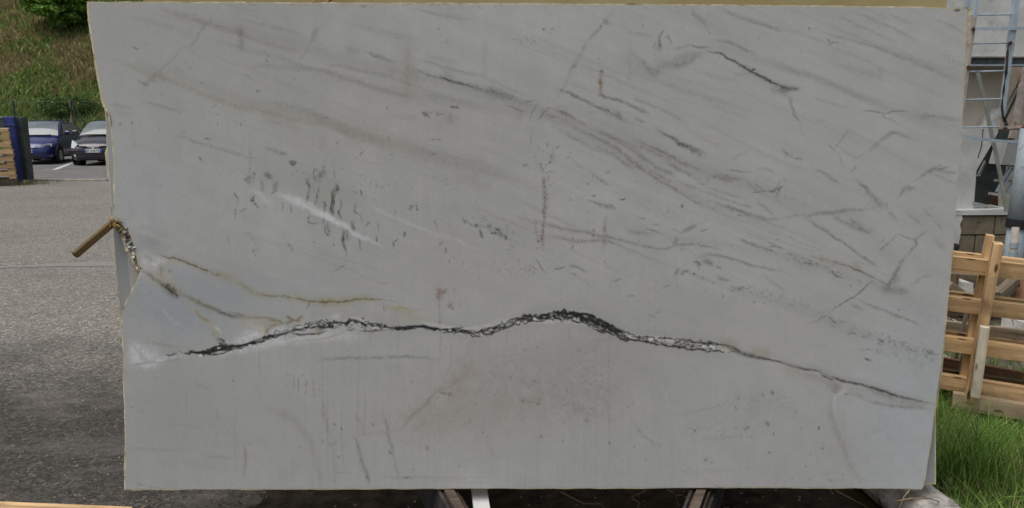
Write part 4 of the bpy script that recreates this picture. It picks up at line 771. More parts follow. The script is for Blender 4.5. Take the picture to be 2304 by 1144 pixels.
# soft grey shade and pale crystal margins along it
stroke([(p[0], p[1] - p[2] - 6) for p in BAND[14::3]], 12, .28, (118, 118, 117), brk=.3)
stroke([(p[0], p[1] + p[2] + 6) for p in BAND[20::3]], 12, .22, (120, 119, 119), brk=.3)
V(I0, [(330,860),(450,890),(560,920),(660,945)], [26,24,19,11], [.95,.9,.85,.7], (170,170,177), wob=12, brk=.45); V(I0, [(330,960),(480,975),(600,965),(760,935),(900,925)], [9,9,8,6,4], [.8,.7,.7,.6,.5], (166,165,168), wob=7); V(I0, [(420,870),(520,950),(600,960)], 5, .5, (134,126,112), wob=8); V(I0, [(430,800),(560,790),(700,830),(830,835)], 3, [.3,.35,.45,.3], (122,112,100), wob=5)
V(I0, [(1020,910),(1200,895),(1350,858),(1500,825),(1700,790),(1900,768),(2100,742),(2304,705)], [5,7,8,9,10,8,8,8], [.5,.75,.8,.85,.95,.8,.75,.7], (166,165,165), wob=6); V(J0, [(0,768),(100,755),(240,735),(330,745),(480,728)], [7,9,12,12,8], [.5,.5,.65,.6,.3], (158,157,157), wob=6)
V(I0, [(1290,800),(1380,775),(1480,740),(1560,740)], [10,13,12,8], .95, (170,170,176), wob=5); V(I0, [(1620,720),(1720,700),(1790,690)], [10,13,10], .95, (168,168,174), wob=5)
V(I0, [(2050,600),(2150,580),(2304,545)], [4,6,7], .45, (152,146,136), wob=5); V(J0, [(170,585),(260,545),(300,520)], [3,5,2], .6, (160,156,148), wob=4); V(J0, [(300,560),(450,570),(600,590)], 8, .4, (146,138,120), wob=5)
V(I0, [(360,1002),(450,992),(560,972),(650,975),(750,955),(850,945)], 1.7, [.5,.6,.3,.4,.5,.6], (112,98,78), wob=2); V(I0, [(1700,810),(1900,780),(2100,765),(2200,740),(2304,720)], 1.4, [.3,.4,.5,.5,.5], (122,112,96), wob=3); V(J0, [(120,750),(230,720),(330,690),(400,660)], 1.2, .5, (106,100,88), wob=3)
stroke([(p[0], p[1]) for p in BAND], [p[2] * .95 for p in BAND], np.clip(.25 + .6 * np.interp([p[0] for p in BAND], [380, 440, 900, 980, 1700], [.2, .7, .5, .95, .9]), 0, 1), (168, 167, 163), wob=2.5, brk=.3, hard=2.2)
V(J0, [(900,597),(1000,610),(1100,630),(1180,650),(1300,665),(1400,672),(1500,668),(1580,650),(1680,615),(1760,580),(1830,545),(1920,520),(1965,530)], [2,3,3.5,3.5,3,3,3.5,5,6,7,6,3,1.5], [.6,.85,.9,.9,.9,.9,.95,.85,.8,.8,.8,.7,.5], (166,161,146), wob=3, brk=.3)
V(J0, [(1580,648),(1680,610),(1770,570),(1840,540),(1925,517)], 1.4, [.3,.5,.5,.55,.7], (140,118,84), wob=2); V(J0, [(1900,620),(2000,605),(2150,610),(2304,600)], 3, .6, (162,160,152), wob=2); V(J0, [(1470,740),(1400,775),(1370,800),(1350,840)], [3,3,3,2], [.6,.5,.45,.3], (156,148,136)); V(K0, [(420,500),(480,515),(520,540)], [3,4,2], .45, (154,146,132))
V(K0, [(760,690),(860,725),(960,745),(1060,752),(1160,768),(1280,790),(1400,800),(1520,825),(1640,835)], [3,3.5,3,3.5,4,4,3.5,3,3], [.7,.8,.7,.85,.8,.75,.8,.8,.5], (168,168,160), wob=3, brk=.3)
V(K0, [(1090,785),(1180,800),(1330,812),(1420,830),(1500,838)], [6,6,7,6,4], .55, (126,116,110), wob=4)
def strand(seed, lo, hi, i0, i1, w, a, c, amp_s=22.0):
    r = np.random.default_rng(seed); n = i1 - i0
    if n < 4: return
    k = max(3, int(n * 3 / amp_s) + 2)
    off = np.interp(np.linspace(0, k - 1, n), np.arange(k), r.uniform(lo, hi, k)) + r.normal(0, .22, n)
    P = BP[i0:i1, :2] + nrm[i0:i1] * (BP[i0:i1, 2] * off)[:, None]
    stroke([tuple(p) for p in P[::2]], w, a, c, wob=1.8, brk=.5, hard=1.2, step=3)
sr = np.random.default_rng(44)
for k in range(230):
    i0 = int(sr.integers(0, nB - 8)); d = dens[i0]
    if sr.random() > .15 + .85 * d * d: continue
    ln = int(sr.integers(8, 44)); top = sr.random() < .62
    lo, hi = ((-1.05, .3) if top else (-.35, 1.05))
    strand(int(1000 + k), lo, hi, i0, min(i0 + ln, nB), sr.uniform(.5, 1.0) * (.7 + .5 * d), sr.uniform(.7, 1.0), (30, 31, 28) if sr.random() < .8 else (64, 58, 46))
for k in range(60):                                    # heavy black cores where the vein is dense
    i0 = int(sr.integers(0, nB - 8))
    if dens[i0] < .78: continue
    strand(3000 + k, -.75, .35, i0, min(i0 + int(sr.integers(10, 30)), nB), sr.uniform(.9, 1.7), .92, (27, 28, 26), 20)
strand(77, -1.0, -.55, int(nB * .72), nB - 1, 1.1, .85, (36, 36, 32), 60); strand(78, .7, 1.1, int(nB * .74), int(nB * .97), 1.8, .95, (40, 38, 33), 26); strand(79, -.9, -.3, int(nB * .60), int(nB * .80), 2.0, .95, (24, 25, 23), 60); strand(80, .55, 1.0, int(nB * .42), int(nB * .72), 1.0, .85, (36, 36, 32), 16)
strand(81, -.3, .5, 2, int(nB * .2), 1.2, .9, (30, 31, 29), 30); strand(82, -.8, .3, int(nB * .15), int(nB * .40), 1.0, .85, (28, 29, 27), 24); strand(83, -.5, .4, int(nB * .3), int(nB * .56), 1.3, .9, (28, 29, 27), 30)
for k in range(420):                                   # dark mineral grains clustered along the vein
    i = int(sr.integers(2, nB - 3))
    if sr.random() > dens[i] * .9 + .08: continue
    p = BP[i, :2] + nrm[i] * BP[i, 2] * np.clip(sr.normal(-.2, .5), -1.15, 1.15)
    speck(float(p[0]), float(p[1]), sr.uniform(.9, 2.4), sr.uniform(.6, 1), (32, 32, 29), float(np.arctan2(tang[i, 1], tang[i, 0]) + sr.normal(0, .5)), sr.uniform(.8, 2.2))
for k in range(190):                                   # pale crystals left between the black threads
    i = int(sr.integers(2, nB - 3)); f = sr.uniform(-.8, .95); p = BP[i, :2] + nrm[i] * BP[i, 2] * f
    if sr.random() < dens[i] - .25: continue
    speck(float(p[0]), float(p[1]), sr.uniform(1.6, 3.4), sr.uniform(.6, 1), (176, 174, 168) if sr.random() < .7 else (142, 128, 112), float(np.arctan2(tang[i, 1], tang[i, 0])), sr.uniform(1, 2.4))
V(I0, [(690,915),(740,908),(800,890)], 1.5, .7, (52,52,48)); V(I0, [(1150,763),(1195,768),(1222,795),(1240,825)], [1.6,2.2,2.4,2], .95, (40,40,34), wob=2); V(I0, [(1165,792),(1200,812),(1230,832)], 2, .9, (44,43,34), wob=2); V(I0, [(1160,770),(1180,790)], 5, .4, (110,104,84)); V(I0, [(1240,790),(1255,805)], 3, .7, (164,160,140)); V(I0, [(1060,912),(1180,900),(1260,872),(1330,852)], 1.2, .9, (40,40,36)); V(I0, [(1000,915),(1015,915)], 2.4, .9, (178,176,172))
V(I0, [(1810,708),(1880,725),(1960,728),(2060,715),(2140,700)], 1.4, .85, (52,48,38)); V(I0, [(2040,700),(2110,690)], 5, .5, (116,104,78)); V(J0, [(430,690),(560,690),(640,690)], 1.3, .7, (44,44,40)); V(J0, [(600,690),(540,715),(530,760),(525,800)], 1.2, [.7,.6,.4,.3], (104,86,68)); V(J0, [(320,670),(350,685),(390,665)], 1.2, .8, (60,58,50))
V(K0, [(785,770),(820,765),(850,755)], 1.6, .9, (40,38,34), wob=1.5); V(K0, [(1540,800),(1590,795),(1610,810),(1645,802)], [2,3,2,1.2], .9, (38,36,32), wob=2); V(K0, [(1400,790),(1480,800),(1560,808)], 1.4, .8, (62,56,46)); V(K0, [(1680,820),(1760,850),(1830,850)], 6, .5, (112,100,74), wob=4); V(K0, [(1700,850),(1760,870),(1820,885)], 8, .4, (148,146,126)); V(K0, [(1660,790),(1750,800),(1850,840)], 8, .3, (120,106,82)); V(K0, [(1930,870),(2050,880),(2150,900)], 9, .4, (128,118,96)); V(K0, [(2080,945),(2150,940),(2230,965)], 2.2, .9, (172,170,164))
DV = [(a, b) for a, b in T(1200,572,[(1790,862),(1850,885),(1900,902),(1960,915),(2060,940),(2160,955),(2304,1000)])] + T(1650,572,[(620,1032),(660,1042),(740,1052),(820,1085),(880,1110)]) + [(1884,853),(1898,859),(1935,866),(1978,877.5),(2012,889),(2039,896),(2069,902.6),(2103,909)]
stroke([(x, y + 9) for x, y in DV[6:]], 9, .34, (122, 114, 107), wob=4)
stroke([(x, y - 7) for x, y in DV[3:]], 6, .25, (124, 119, 112), wob=4)
stroke([(x, y + 2.6) for x, y in DV[4:16]], [2,2.2,2.6,2.4,2.4,3,3.6,4,3.5,3,2.5,2], .75, (170,167,159), wob=2.5)
stroke(DV, [4,3.8,3.2,2.2,2.0,2.1,2.2,2.1,2.0,2.1,2.4,2.3,2.2,2.3,2.5,2.4,2.2,2.0,1.7,1.4], [.95,.95,.95,.95,.9,.95,.95,.95,.95,.9,.95,.95,.95,.95,.9,.9,.75,.7,.6,.4], (34,34,31), wob=1.8, brk=.25, step=3)
V(L0, [(700,1058),(770,1070),(860,1105),(920,1135)], [1.5,3,3.5,2], .85, (158,156,146), wob=2); V(L0, [(780,1085),(850,1115),(905,1140)], 1.2, .85, (40,38,34), wob=1.5); V(L0, [(400,960),(520,1000),(620,1025)], 1.2, .6, (160,154,146), wob=1.5)
V(L0, [(440,1020),(520,1045),(640,1060)], 8, .35, (132,114,98)); V(L0, [(640,1080),(760,1120),(880,1150)], 12, .3, (124,118,114)); V(L0, [(160,880),(260,905),(360,920)], 7, .35, (134,126,110))
P0 = (1700, 760, 2.98)
V(P0, [(480,300),(530,325),(580,345)], [8,12,9], [.4,.6,.6], (116,103,98)); V(P0, [(510,345),(560,362)], 7, .5, (112,98,92)); V(P0, [(595,300),(602,350),(590,372),(540,382),(530,420),(528,520)], [2.5,3,2.5,3,3,2.5], .7, (160,155,140), wob=2.5); V(P0, [(530,440),(528,540),(565,610),(600,690),(625,780),(655,870),(695,940),(745,992)], [2.5,2.5,2.5,2.5,3,3,2.5], [.6,.55,.45,.4,.5,.55,.4,.4], (154,147,128), wob=3)
V(P0, [(505,390),(505,520),(545,630),(585,710),(620,820),(690,940),(750,1000)], [7,7,8,8,8,7,6], [.4,.4,.35,.45,.35,.35,.35], (118,108,102)); V(P0, [(600,375),(620,378)], 3, .6, (98,86,80))
V(P0, [(610,345),(680,385),(760,420),(880,452),(1000,465),(1100,472),(1200,487)], [4,4,4,4,3.5,3,3], [.4,.5,.5,.6,.65,.5,.5], (104,100,88)); V(P0, [(900,452),(1000,462),(1060,465)], 1.4, .5, (78,76,66)); V(P0, [(700,400),(800,425)], 2, .5, (160,156,144)); V(P0, [(760,350),(850,390),(960,420),(1080,445),(1180,462)], [5,8,9,8,6], [.3,.45,.5,.5,.4], (122,116,108)); V(P0, [(740,335),(830,375),(940,405)], 2.5, .5, (116,110,92))
# ---- below the vein
M0 = (240, 760, 2.98); N0 = (800, 760, 2.98); O0 = (1300, 760, 2.98)
for o, pts, w, a, c in [(M0,[(640,405),(700,470),(760,540),(830,640),(890,700),(910,712)],2,[.45,.5,.4,.35,.45,.35],GRN),(M0,[(918,700),(925,745),(928,780),(920,960)],[2,4,3,2],[.5,.6,.45,.25],(112,94,82)),(M0,[(130,745),(300,750),(450,755),(600,765)],3,[.5,.45,.3,.25],GRN),(M0,[(640,795),(750,800),(880,820)],3,[.4,.5,.2],(104,104,98)),(M0,[(410,575),(520,590),(650,610)],3,.35,GRN),(M0,[(125,960),(200,978),(290,1000),(370,1008)],1.6,[.7,.55,.55,.35],(90,90,84)),
    (M0,[(1030,380),(1045,450),(1100,490),(1200,520),(1260,560),(1310,620),(1350,680),(1380,740),(1410,850),(1430,960),(1430,1010)],[5,8,8,8,7,8,8,6,5,6,6],[.2,.35,.35,.4,.4,.45,.4,.3,.3,.5,.5],(118,111,102)),(M0,[(1450,400),(1460,500),(1480,600),(1520,700)],[4,6,5,4],.3,BRN),(M0,[(1440,50),(1450,200),(1458,400)],1.4,.35,(104,98,90)),(M0,[(1420,150),(1540,143),(1640,138),(1760,135)],[3,3,3.5,3],[.3,.6,.75,.5],(90,92,86)),
    (M0,[(1660,500),(1700,560),(1722,620)],3,.35,BRN),(M0,[(1650,650),(1690,740),(1710,850),(1740,920),(1765,990)],[3.5,3.5,3,3,3],[.6,.5,.45,.7,.4],(94,92,84)),(M0,[(1480,910),(1560,905),(1650,912)],1.8,[.4,.65,.4],(92,92,86)),(M0,[(1195,262),(1215,244),(1248,240)],1.4,.5,(96,94,88)),(M0,[(1490,690),(1510,725),(1550,680)],4,.45,(104,100,92)),(M0,[(1580,700),(1590,880)],1.6,.35,BRN),(M0,[(1520,740),(1525,900),(1530,1000)],4,.35,BRN),(M0,[(560,300),(620,310),(700,350)],5,.25,BRN),(M0,[(590,310),(700,350)],3,.2,GRN),(M0,[(330,840),(500,835),(900,905)],8,.15,GRN),
    (N0,[(0,139),(140,137),(250,130),(400,130),(620,152)],[3,3.5,3.5,3,3],[.35,.85,.75,.45,.2],(86,88,82)),(N0,[(190,200),(330,198)],3,.25,GRN),(N0,[(640,165),(610,240),(570,310),(525,375)],1.3,[.45,.35,.4,.5],(108,98,86)),(N0,[(700,290),(600,340),(525,375),(480,440),(420,490),(350,560),(270,640)],[3,4,4,5,5,4,3],[.5,.6,.8,.8,.75,.6,.4],(112,101,90)),(N0,[(560,370),(600,375),(660,385)],[3,2.5,2],.65,(112,82,58)),(N0,[(560,400),(500,480),(440,580),(380,640)],[4,5,4,4],.35,(116,106,98)),(N0,[(600,300),(650,290),(710,300)],[3,5,3],.5,(116,98,84)),(N0,[(740,180),(760,230),(720,290)],[9,10,8],.3,(120,108,98)),
    (N0,[(178,470),(200,560),(220,640),(235,700),(255,780),(275,880),(295,1000)],[2,3.5,3,3,2.5,2.5,2.5],[.3,.75,.65,.5,.45,.4,.5],(98,92,82)),(N0,[(0,655),(140,640),(280,618)],3,[.5,.4,.3],(104,104,98)),(N0,[(20,720),(45,830),(75,900),(95,1000)],[3,3,3,4],[.35,.5,.8,.55],(96,88,78)),(N0,[(120,935),(340,937),(600,938),(1000,938)],2.4,[.3,.45,.3,.25],(112,110,102)),(N0,[(325,940),(355,938)],3,.7,(84,82,74)),(N0,[(60,300),(60,640)],2,.3,BRN),(N0,[(0,525),(40,560)],3,.35,BRN),(N0,[(1450,490),(1500,475),(1540,500)],6,.4,(98,98,94)),(N0,[(1100,400),(1135,430),(1220,445)],[4,5,4],.5,(92,90,84)),(N0,[(1680,430),(1700,500),(1715,590)],[3,3,2],.35,BRN),(N0,[(880,640),(900,740),(940,800)],5,.25,BRN),(N0,[(640,825),(900,815),(1250,760)],7,.18,(118,114,108)),(N0,[(1660,880),(1680,960)],2,.3,GRN),(N0,[(1700,0),(1694,200)],1.4,.35,BRN),(N0,[(1560,20),(1680,15)],2.4,.35,(128,104,98)),(N0,[(450,960),(700,965),(1000,995)],2.6,.2,GRN),(N0,[(1210,965),(1290,962)],2,.35,GRN),
    (O0,[(590,525),(730,510),(850,480),(940,462),(1000,430),(1060,395),(1130,375)],1.6,[.25,.5,.45,.45,.45,.45,.25],(96,96,90)),(O0,[(500,412),(600,422),(700,432)],2,[.45,.4,.15],GRN),(O0,[(490,372),(600,378)],2,.3,GRN),(O0,[(360,550),(420,630),(480,690),(540,730)],[4,4,4,5],[.3,.35,.35,.45],(106,104,98)),(O0,[(700,895),(960,890),(1200,870)],4,.2,GRN),(O0,[(150,860),(185,960)],1.8,.3,BRN),(O0,[(230,740),(320,860)],2,.25,BRN),(O0,[(760,680),(1000,670),(1310,642)],4,.2,GRN),(O0,[(80,100),(200,20),(280,15)],4,.3,(128,108,102))]:
    V(o, pts, w, [q * .72 for q in (a if isinstance(a, list) else [a])], c, wob=4)
for o, lst in ((M0, [(845,290,6,.6),(790,290,5,.5),(170,470,6,.6),(236,490,6,.6),(250,420,6,.5),(330,272,7,.4),(412,668,5,.6),(1578,612,7,.7),(1528,582,9,.7),(1450,690,8,.6),(1557,800,6,.7),(1300,735,7,.5),(840,975,6,.4),(1315,255,4,.7),(1072,725,6,.4),(960,718,6,.5),(1620,92,7,.5),(130,390,6,.5)]), (N0, [(855,635,8,.95),(485,745,10,.6),(635,565,7,.7),(770,568,8,.8),(735,572,6,.7),(690,488,6,.5),(120,583,9,.6),(235,772,9,.45),(695,860,11,.45),(1240,665,9,.4),(885,665,9,.4),(1703,705,6,.9),(375,300,5,.5),(1550,555,9,.6),(1395,690,5,.5),(1225,445,12,.6),(1125,425,11,.6),(1200,296,10,.6),(1040,270,8,.5),(740,185,8,.4),(1050,118,8,.5),(1170,920,6,.35),(610,70,5,.4),(390,885,7,.4)]), (O0, [(785,625,10,.75),(1277,578,11,.75),(1130,607,11,.5),(1310,642,9,.6),(1497,612,6,.8),(1617,608,7,.95),(1642,744,7,.95),(1285,770,10,.65),(1555,948,6,.8),(718,900,9,.6),(710,965,9,.45),(380,733,5,.7),(212,706,5,.8),(622,290,5,.7),(1240,385,9,.5),(1300,370,12,.45),(1060,468,8,.5),(1465,495,7,.6),(862,820,11,.45),(908,842,8,.5),(375,440,9,.45),(455,818,8,.4),(1170,665,6,.6),(1530,862,5,.6),(1605,825,9,.35),(1775,915,5,.6),(1690,958,8,.6),(927,990,7,.5),(1190,242,5,.5),(1080,405,8,.5),(1440,530,6,.5),(340,460,9,.5)])):
    for x, y, r, a in lst: speck(o[0] + x / 2.98, o[1] + y / 2.98, r / 2.98 * 1.1, a, (66, 64, 60))
dots(T(800,760,[(800,150),(1300,120),(1650,300),(1250,330),(900,330)], 2.98), 170, (42, 32), 1.4, .55, (84,80,76), .6, 1.9)
dots(T(800,760,[(1100,420),(1350,470),(1600,520)], 2.98), 90, (22, 12), 1.5, .5, (88,82,76)); dots(T(800,760,[(560,440),(900,560),(1200,640)], 2.98), 70, (46, 22), 1.2, .4, (96,84,76)); dots(T(800,760,[(360,520),(560,400)], 2.98), 40, (9, 9), 1.2, .5, (100,82,68)); dots(T(800,760,[(300,700),(420,710)], 2.98), 20, (12, 6), 1.2, .4, (104,86,80))
dots(T(800,760,[(580,373),(660,385)], 2.98), 16, (5, 2), 1.3, .8, (92,58,38)); dots(T(1300,760,[(60,60),(120,300),(60,560)], 2.98), 90, (26, 30), 1.4, .5, (86,82,78), .8); dots(T(1300,760,[(640,610),(1000,605)], 2.98), 46, (20, 7), 1.4, .4, (94,94,90), .3); dots(T(1300,760,[(760,690),(1100,660)], 2.98), 30, (20, 7), 1.4, .35, (94,94,90)); dots(T(1300,760,[(1100,400),(1230,480),(1380,410)], 2.98), 30, (20, 10), 1.3, .45, (84,84,80), -.4, 1.8); dots(T(1300,760,[(1280,970),(1430,945)], 2.98), 26, (9, 5), 1.4, .45, (88,88,84)); dots(T(1300,760,[(1380,780),(1440,820),(1700,750)], 2.98), 30, (14, 10), 1.4, .3, (94,94,90)); dots(T(1300,760,[(700,895),(950,895)], 2.98), 26, (14, 5), 1.3, .4, (92,92,88)); dots(T(1300,760,[(380,560),(540,730)], 2.98), 30, (8, 8), 1.3, .4, (92,92,88))
soft_blob(1120, 880, 190, 75, .42, (126, 121.5, 116), .9); soft_blob(1230, 900, 170, 50, .36, (120, 115.5, 110), 1.0); soft_blob(1000, 950, 120, 40, .3, (124, 116, 109), .9); soft_blob(1320, 800, 120, 50, .3, (124, 120, 116), .8)
dots([(950, 960), (1100, 870), (1250, 900), (1380, 930)], 260, (70, 40), 1.1, .4, (98, 88, 80)); soft_blob(1035, 850, 24, 60, .35, (122, 110, 100), .6, .5)
for x, y0_, y1_, a in [(585,760,860,.25),(660,845,880,.5),(672,845,885,.55),(690,845,895,.5),(705,850,890,.4),(727,860,960,.4),(735,830,1060,.3),(640,860,1020,.2),(420,850,1010,.22),(487,900,1020,.2),(528,860,1080,.2),(770,900,1060,.25),(805,840,1020,.28),(820,900,1000,.25),(860,880,1010,.2),(990,720,790,.45),(989,770,1010,.18),(1016,770,830,.25),(1100,740,800,.2),(1140,730,780,.25),(1280,730,780,.25),(1370,745,1060,.22),(1340,720,900,.18),(1215,780,900,.18),(1260,640,720,.18),(735,330,480,.14),(560,300,420,.14),(1460,600,760,.15)]:
    a *= 1.5
    stroke([(x, y0_), (x + srs.uniform(-1.5, 1.5), (y0_ + y1_) / 2), (x + srs.uniform(-1, 1), y1_)], 1.3, [a * .5, a, a, a * .3], (104, 94, 84), wob=1.5, brk=.7)
dots([(668, 855), (700, 890), (718, 860)], 22, (12, 10), 1.2, .5, (96,80,70))
# random faint grains over the whole slab, fibreglass weave of the backing showing through
for _ in range(1300):
    speck(srs.uniform(260, 2130), srs.uniform(30, 1090), srs.uniform(.6, 1.25), srs.uniform(.12, .4), (92, 90, 84))
for _ in range(60):
    speck(srs.uniform(300, 2100), srs.uniform(30, 1080), srs.uniform(.6, 1.0), srs.uniform(.2, .5), (160, 160, 158))
C += (np.sin(XX * 2.1) * .5 + np.sin(YY * 2.3) * .4)[..., None] * .5
C += ((fbm(1.6, 301, 2) - .5) * 7)[..., None]
C += ((fbm(5, 311, 2) - .5)[..., None] * np.array((3.5, 2.5, 3.0), np.float32))
C = np.clip(C, 6, 235)

# outline of the face, in image pixels
EL = [(4,199),(25,200),(45,202),(100,210),(150,218),(200,227),(225,232),(240,238),(252,245),(270,248.5),(286,251),(336,256),(396,258),(451,259.5),(473,256),(486,252.5),(493,253),(496,262),(503,275),(516,287),(528,295),(543,300),(558,306),(575,309),(587,311),(600,316),(610,318),(620,317),(632,311),(650,301),(675,288),(697,278),(712,275),(735,276),(772,277),(797,279),(835,279),(900,281),(960,283),(1030,283),(1104,282)]
ER = [(14,2177),(20,2177),(75,2172),(120,2171),(200,2167),(286,2164),(386,2156),(486,2149),(572,2142),(672,2132),(772,2122),(858,2112),(908,2104),(955,2099),(995,2093),(1042,2086),(1089,2079),(1096,2077),(1104,2072)]
ET = [(190,6.5),(300,6.5),(776,9),(1200,10.5),(1776,14.5),(1950,17),(2180,20.5)]
EB = [(275,1101),(600,1100.5),(1000,1099),(1400,1098),(1700,1096.5),(1900,1098),(2060,1100),(2080,1100)]
def itp(tab, v): return np.interp(v, [a for a, b in tab], [b for a, b in tab])
SLAB_TILT = math.radians(3.5)
SLAB_N = Vector((0, -math.cos(SLAB_TILT), math.sin(SLAB_TILT)))      # faces the viewer, leaning back
SLAB_P = Vector((0, 2.70, 0.21))
def on_slab(x, y, back=0.0): return at_plane(x, y, SLAB_P - SLAB_N * back, SLAB_N)
def on_slab_np(px, py):
    a, b = (px - CX) / F, -(py - CY) / F
    d = np.stack([a, b * sp + cp, b * cp - sp], -1); N = np.array(SLAB_N); P = np.array(SLAB_P) - np.array(ORG)
    return np.array(ORG) + d * ((P @ N) / (d @ N))[..., None]
NU, NV = 1120, 620
uu, vv = np.meshgrid(np.linspace(0, 1, NU + 1), np.linspace(0, 1, NV + 1))
py = 8 + (1100 - 8) * vv
for _ in range(3):
    px = itp(EL, py) * (1 - uu) + itp(ER, py) * uu
    py = itp(ET, px) * (1 - vv) + itp(EB, px) * vv
ci, cj = np.clip(px - OX, 0, CWID - 2.01), np.clip(py - OY, 0, CHGT - 2.01)
i0, j0 = ci.astype(int), cj.astype(int); fx, fy = (ci - i0)[..., None], (cj - j0)[..., None]
samp = (C[j0, i0] * (1 - fx) + C[j0, i0 + 1] * fx) * (1 - fy) + (C[j0 + 1, i0] * (1 - fx) + C[j0 + 1, i0 + 1] * fx) * fy
ALB = 1.85
STONE = (lin(samp) * ALB).reshape(-1, 3)
PV = on_slab_np(px, py).reshape(-1, 3)
ids = np.arange((NU + 1) * (NV + 1)).reshape(NV + 1, NU + 1)
Q = np.stack([ids[:-1, :-1], ids[1:, :-1], ids[1:, 1:], ids[:-1, 1:]], -1).reshape(-1, 4)
face_me = np_mesh('face', PV, Q)
add_color(face_me, 'stone', np.clip(STONE, 0.003, .85))

m, nt, b = new_mat('veined_marble', 0.4, 0.2)
at = nd(nt, 'ShaderNodeAttribute', attribute_name='stone')
v = coords(nt)
g1 = noise(nt, v, 420, 2, 0.6)
cfac = ramp(nt, g1, [(0.25, (0.94, 0.94, 0.94)), (0.75, (1.05, 1.05, 1.05))]).outputs[0]
nt.links.new(mix(nt, 1.0, at.outputs['Color'], cfac, 'MULTIPLY'), b.inputs['Base Color'])
rg = ramp(nt, noise(nt, v, 3.0, 5, 0.6), [(0.3, (0.30, 0.30, 0.30)), (0.7, (0.46, 0.46, 0.46))]).outputs[0]
nt.links.new(rg, b.inputs['Roughness'])
bump(nt, b, noise(nt, v, 260, 3, 0.6), 0.04, 0.002)
MAT['marble'] = m
# ------------------------------------------------------------------ ground
def asphalt():
    m, nt, b = new_mat('old_asphalt', 0.85, 0.25)
    v = coords(nt)
    big = noise(nt, v, 0.55, 5, 0.6); mid = noise(nt, v, 3.2, 5, 0.65)
    c = ramp(nt, big, [(0.3, srgb(114, 111, 105)), (0.7, srgb(138, 134, 127))]).outputs[0]
    c = mix(nt, ramp(nt, mid, [(0.35, (0, 0, 0)), (0.8, (0.5, 0.5, 0.5))]).outputs[0], c, srgb(96, 91, 84))
    # stone chips of the wearing course
    vo = nd(nt, 'ShaderNodeTexVoronoi', Scale=74.0); nt.links.new(v, vo.inputs['Vector'])
    bw = nt.nodes.new('ShaderNodeSeparateColor'); nt.links.new(vo.outputs['Color'], bw.inputs[0])
    chip = ramp(nt, bw.outputs[0], [(0.0, srgb(58, 57, 55)), (0.3, srgb(110, 107, 101)), (0.65, srgb(144, 139, 130)), (0.92, srgb(176, 170, 158)), (1.0, srgb(228, 222, 210))]).outputs[0]
    c = mix(nt, 0.5, c, chip)
    vo2 = nd(nt, 'ShaderNodeTexVoronoi', Scale=46.0); nt.links.new(v, vo2.inputs['Vector'])
    bw2 = nt.nodes.new('ShaderNodeSeparateColor'); nt.links.new(vo2.outputs['Color'], bw2.inputs[0])
    c = mix(nt, 1.0, c, ramp(nt, bw2.outputs[0], [(0.0, (0.88, 0.88, 0.88)), (0.5, (1.0, 1.0, 1.0)), (1.0, (1.11, 1.11, 1.1))]).outputs[0], 'MULTIPLY')
    hue = ramp(nt, bw.outputs[1], [(0.0, (0.94, 1.0, 1.02)), (0.5, (1, 1, 1)), (1.0, (1.06, 0.98, 0.92))]).outputs[0]
    c = mix(nt, 1.0, c, hue, 'MULTIPLY')
    # darker zone at the camera end of the yard, with a wandering border
    sx = nt.nodes.new('ShaderNodeSeparateXYZ'); nt.links.new(v, sx.inputs[0])
    ma = nd(nt, 'ShaderNodeMath', operation='MULTIPLY_ADD'); nt.links.new(noise(nt, v, 1.1, 5, 0.65), ma.inputs[0]); ma.inputs[1].default_value = 2.6
    nt.links.new(sx.outputs[1], ma.inputs[2])
    near_zone = ramp(nt, ma.outputs[0], [(0.0, (1, 1, 1)), (1.0, (0, 0, 0))])
    mr = nd(nt, 'ShaderNodeMapRange'); nt.links.new(ma.outputs[0], mr.inputs[0]); mr.inputs[1].default_value = 5.3; mr.inputs[2].default_value = 7.0
    nt.links.new(mr.outputs[0], near_zone.inputs[0])
    dark_asphalt = mix(nt, 1.0, c, (0.30, 0.295, 0.29), 'MULTIPLY')
    dust = ramp(nt, noise(nt, coords(nt, (0.7, 1.6, 1)), 2.0, 6, 0.7), [(0.52, (0, 0, 0)), (0.68, (0.6, 0.6, 0.6))]).outputs[0]
    dark_asphalt = mix(nt, dust, dark_asphalt, srgb(112, 107, 104))
    c = mix(nt, near_zone.outputs[0], c, dark_asphalt)
    # faint old patches drawn out along the lane
    tr = ramp(nt, noise(nt, coords(nt, (0.25, 1.6, 1)), 1.0, 4, 0.6), [(0.6, (0, 0, 0)), (0.75, (0.3, 0.3, 0.3))]).outputs[0]
    c = mix(nt, tr, c, srgb(94, 90, 84))
    nt.links.new(c, b.inputs['Base Color'])
    bump(nt, b, mix(nt, 0.5, vo.outputs['Distance'], noise(nt, v, 160, 3, 0.6)), 0.7, 0.006)
    return m
MAT['asphalt'] = asphalt()
MAT['road'] = plain_mat('grey_road', srgb(108, 106, 104), srgb(124, 122, 119), 1.2, 0.85, 0.25, 0.3, 90, stain=srgb(92, 90, 88), stain_scale=0.9)
MAT['concrete'] = plain_mat('kerb_concrete', srgb(150, 144, 134), srgb(178, 172, 160), 9, 0.85, 0.2, 0.3, 40, stain=srgb(110, 104, 96))
MAT['paint'] = plain_mat('road_paint', srgb(190, 190, 188), srgb(214, 214, 212), 8, 0.7, 0.2, 0.1, 60, stain=srgb(140, 138, 134), stain_scale=6)
MAT['soil'] = plain_mat('dark_soil', srgb(42, 38, 33), srgb(74, 67, 58), 14, 0.95, 0.1, 0.8, 50, stain=srgb(104, 96, 84), stain_scale=40, stain_at=0.72)
MAT['turf'] = plain_mat('turf_soil', srgb(34, 36, 20), srgb(62, 60, 36), 9, 0.95, 0.1, 0.8, 40)
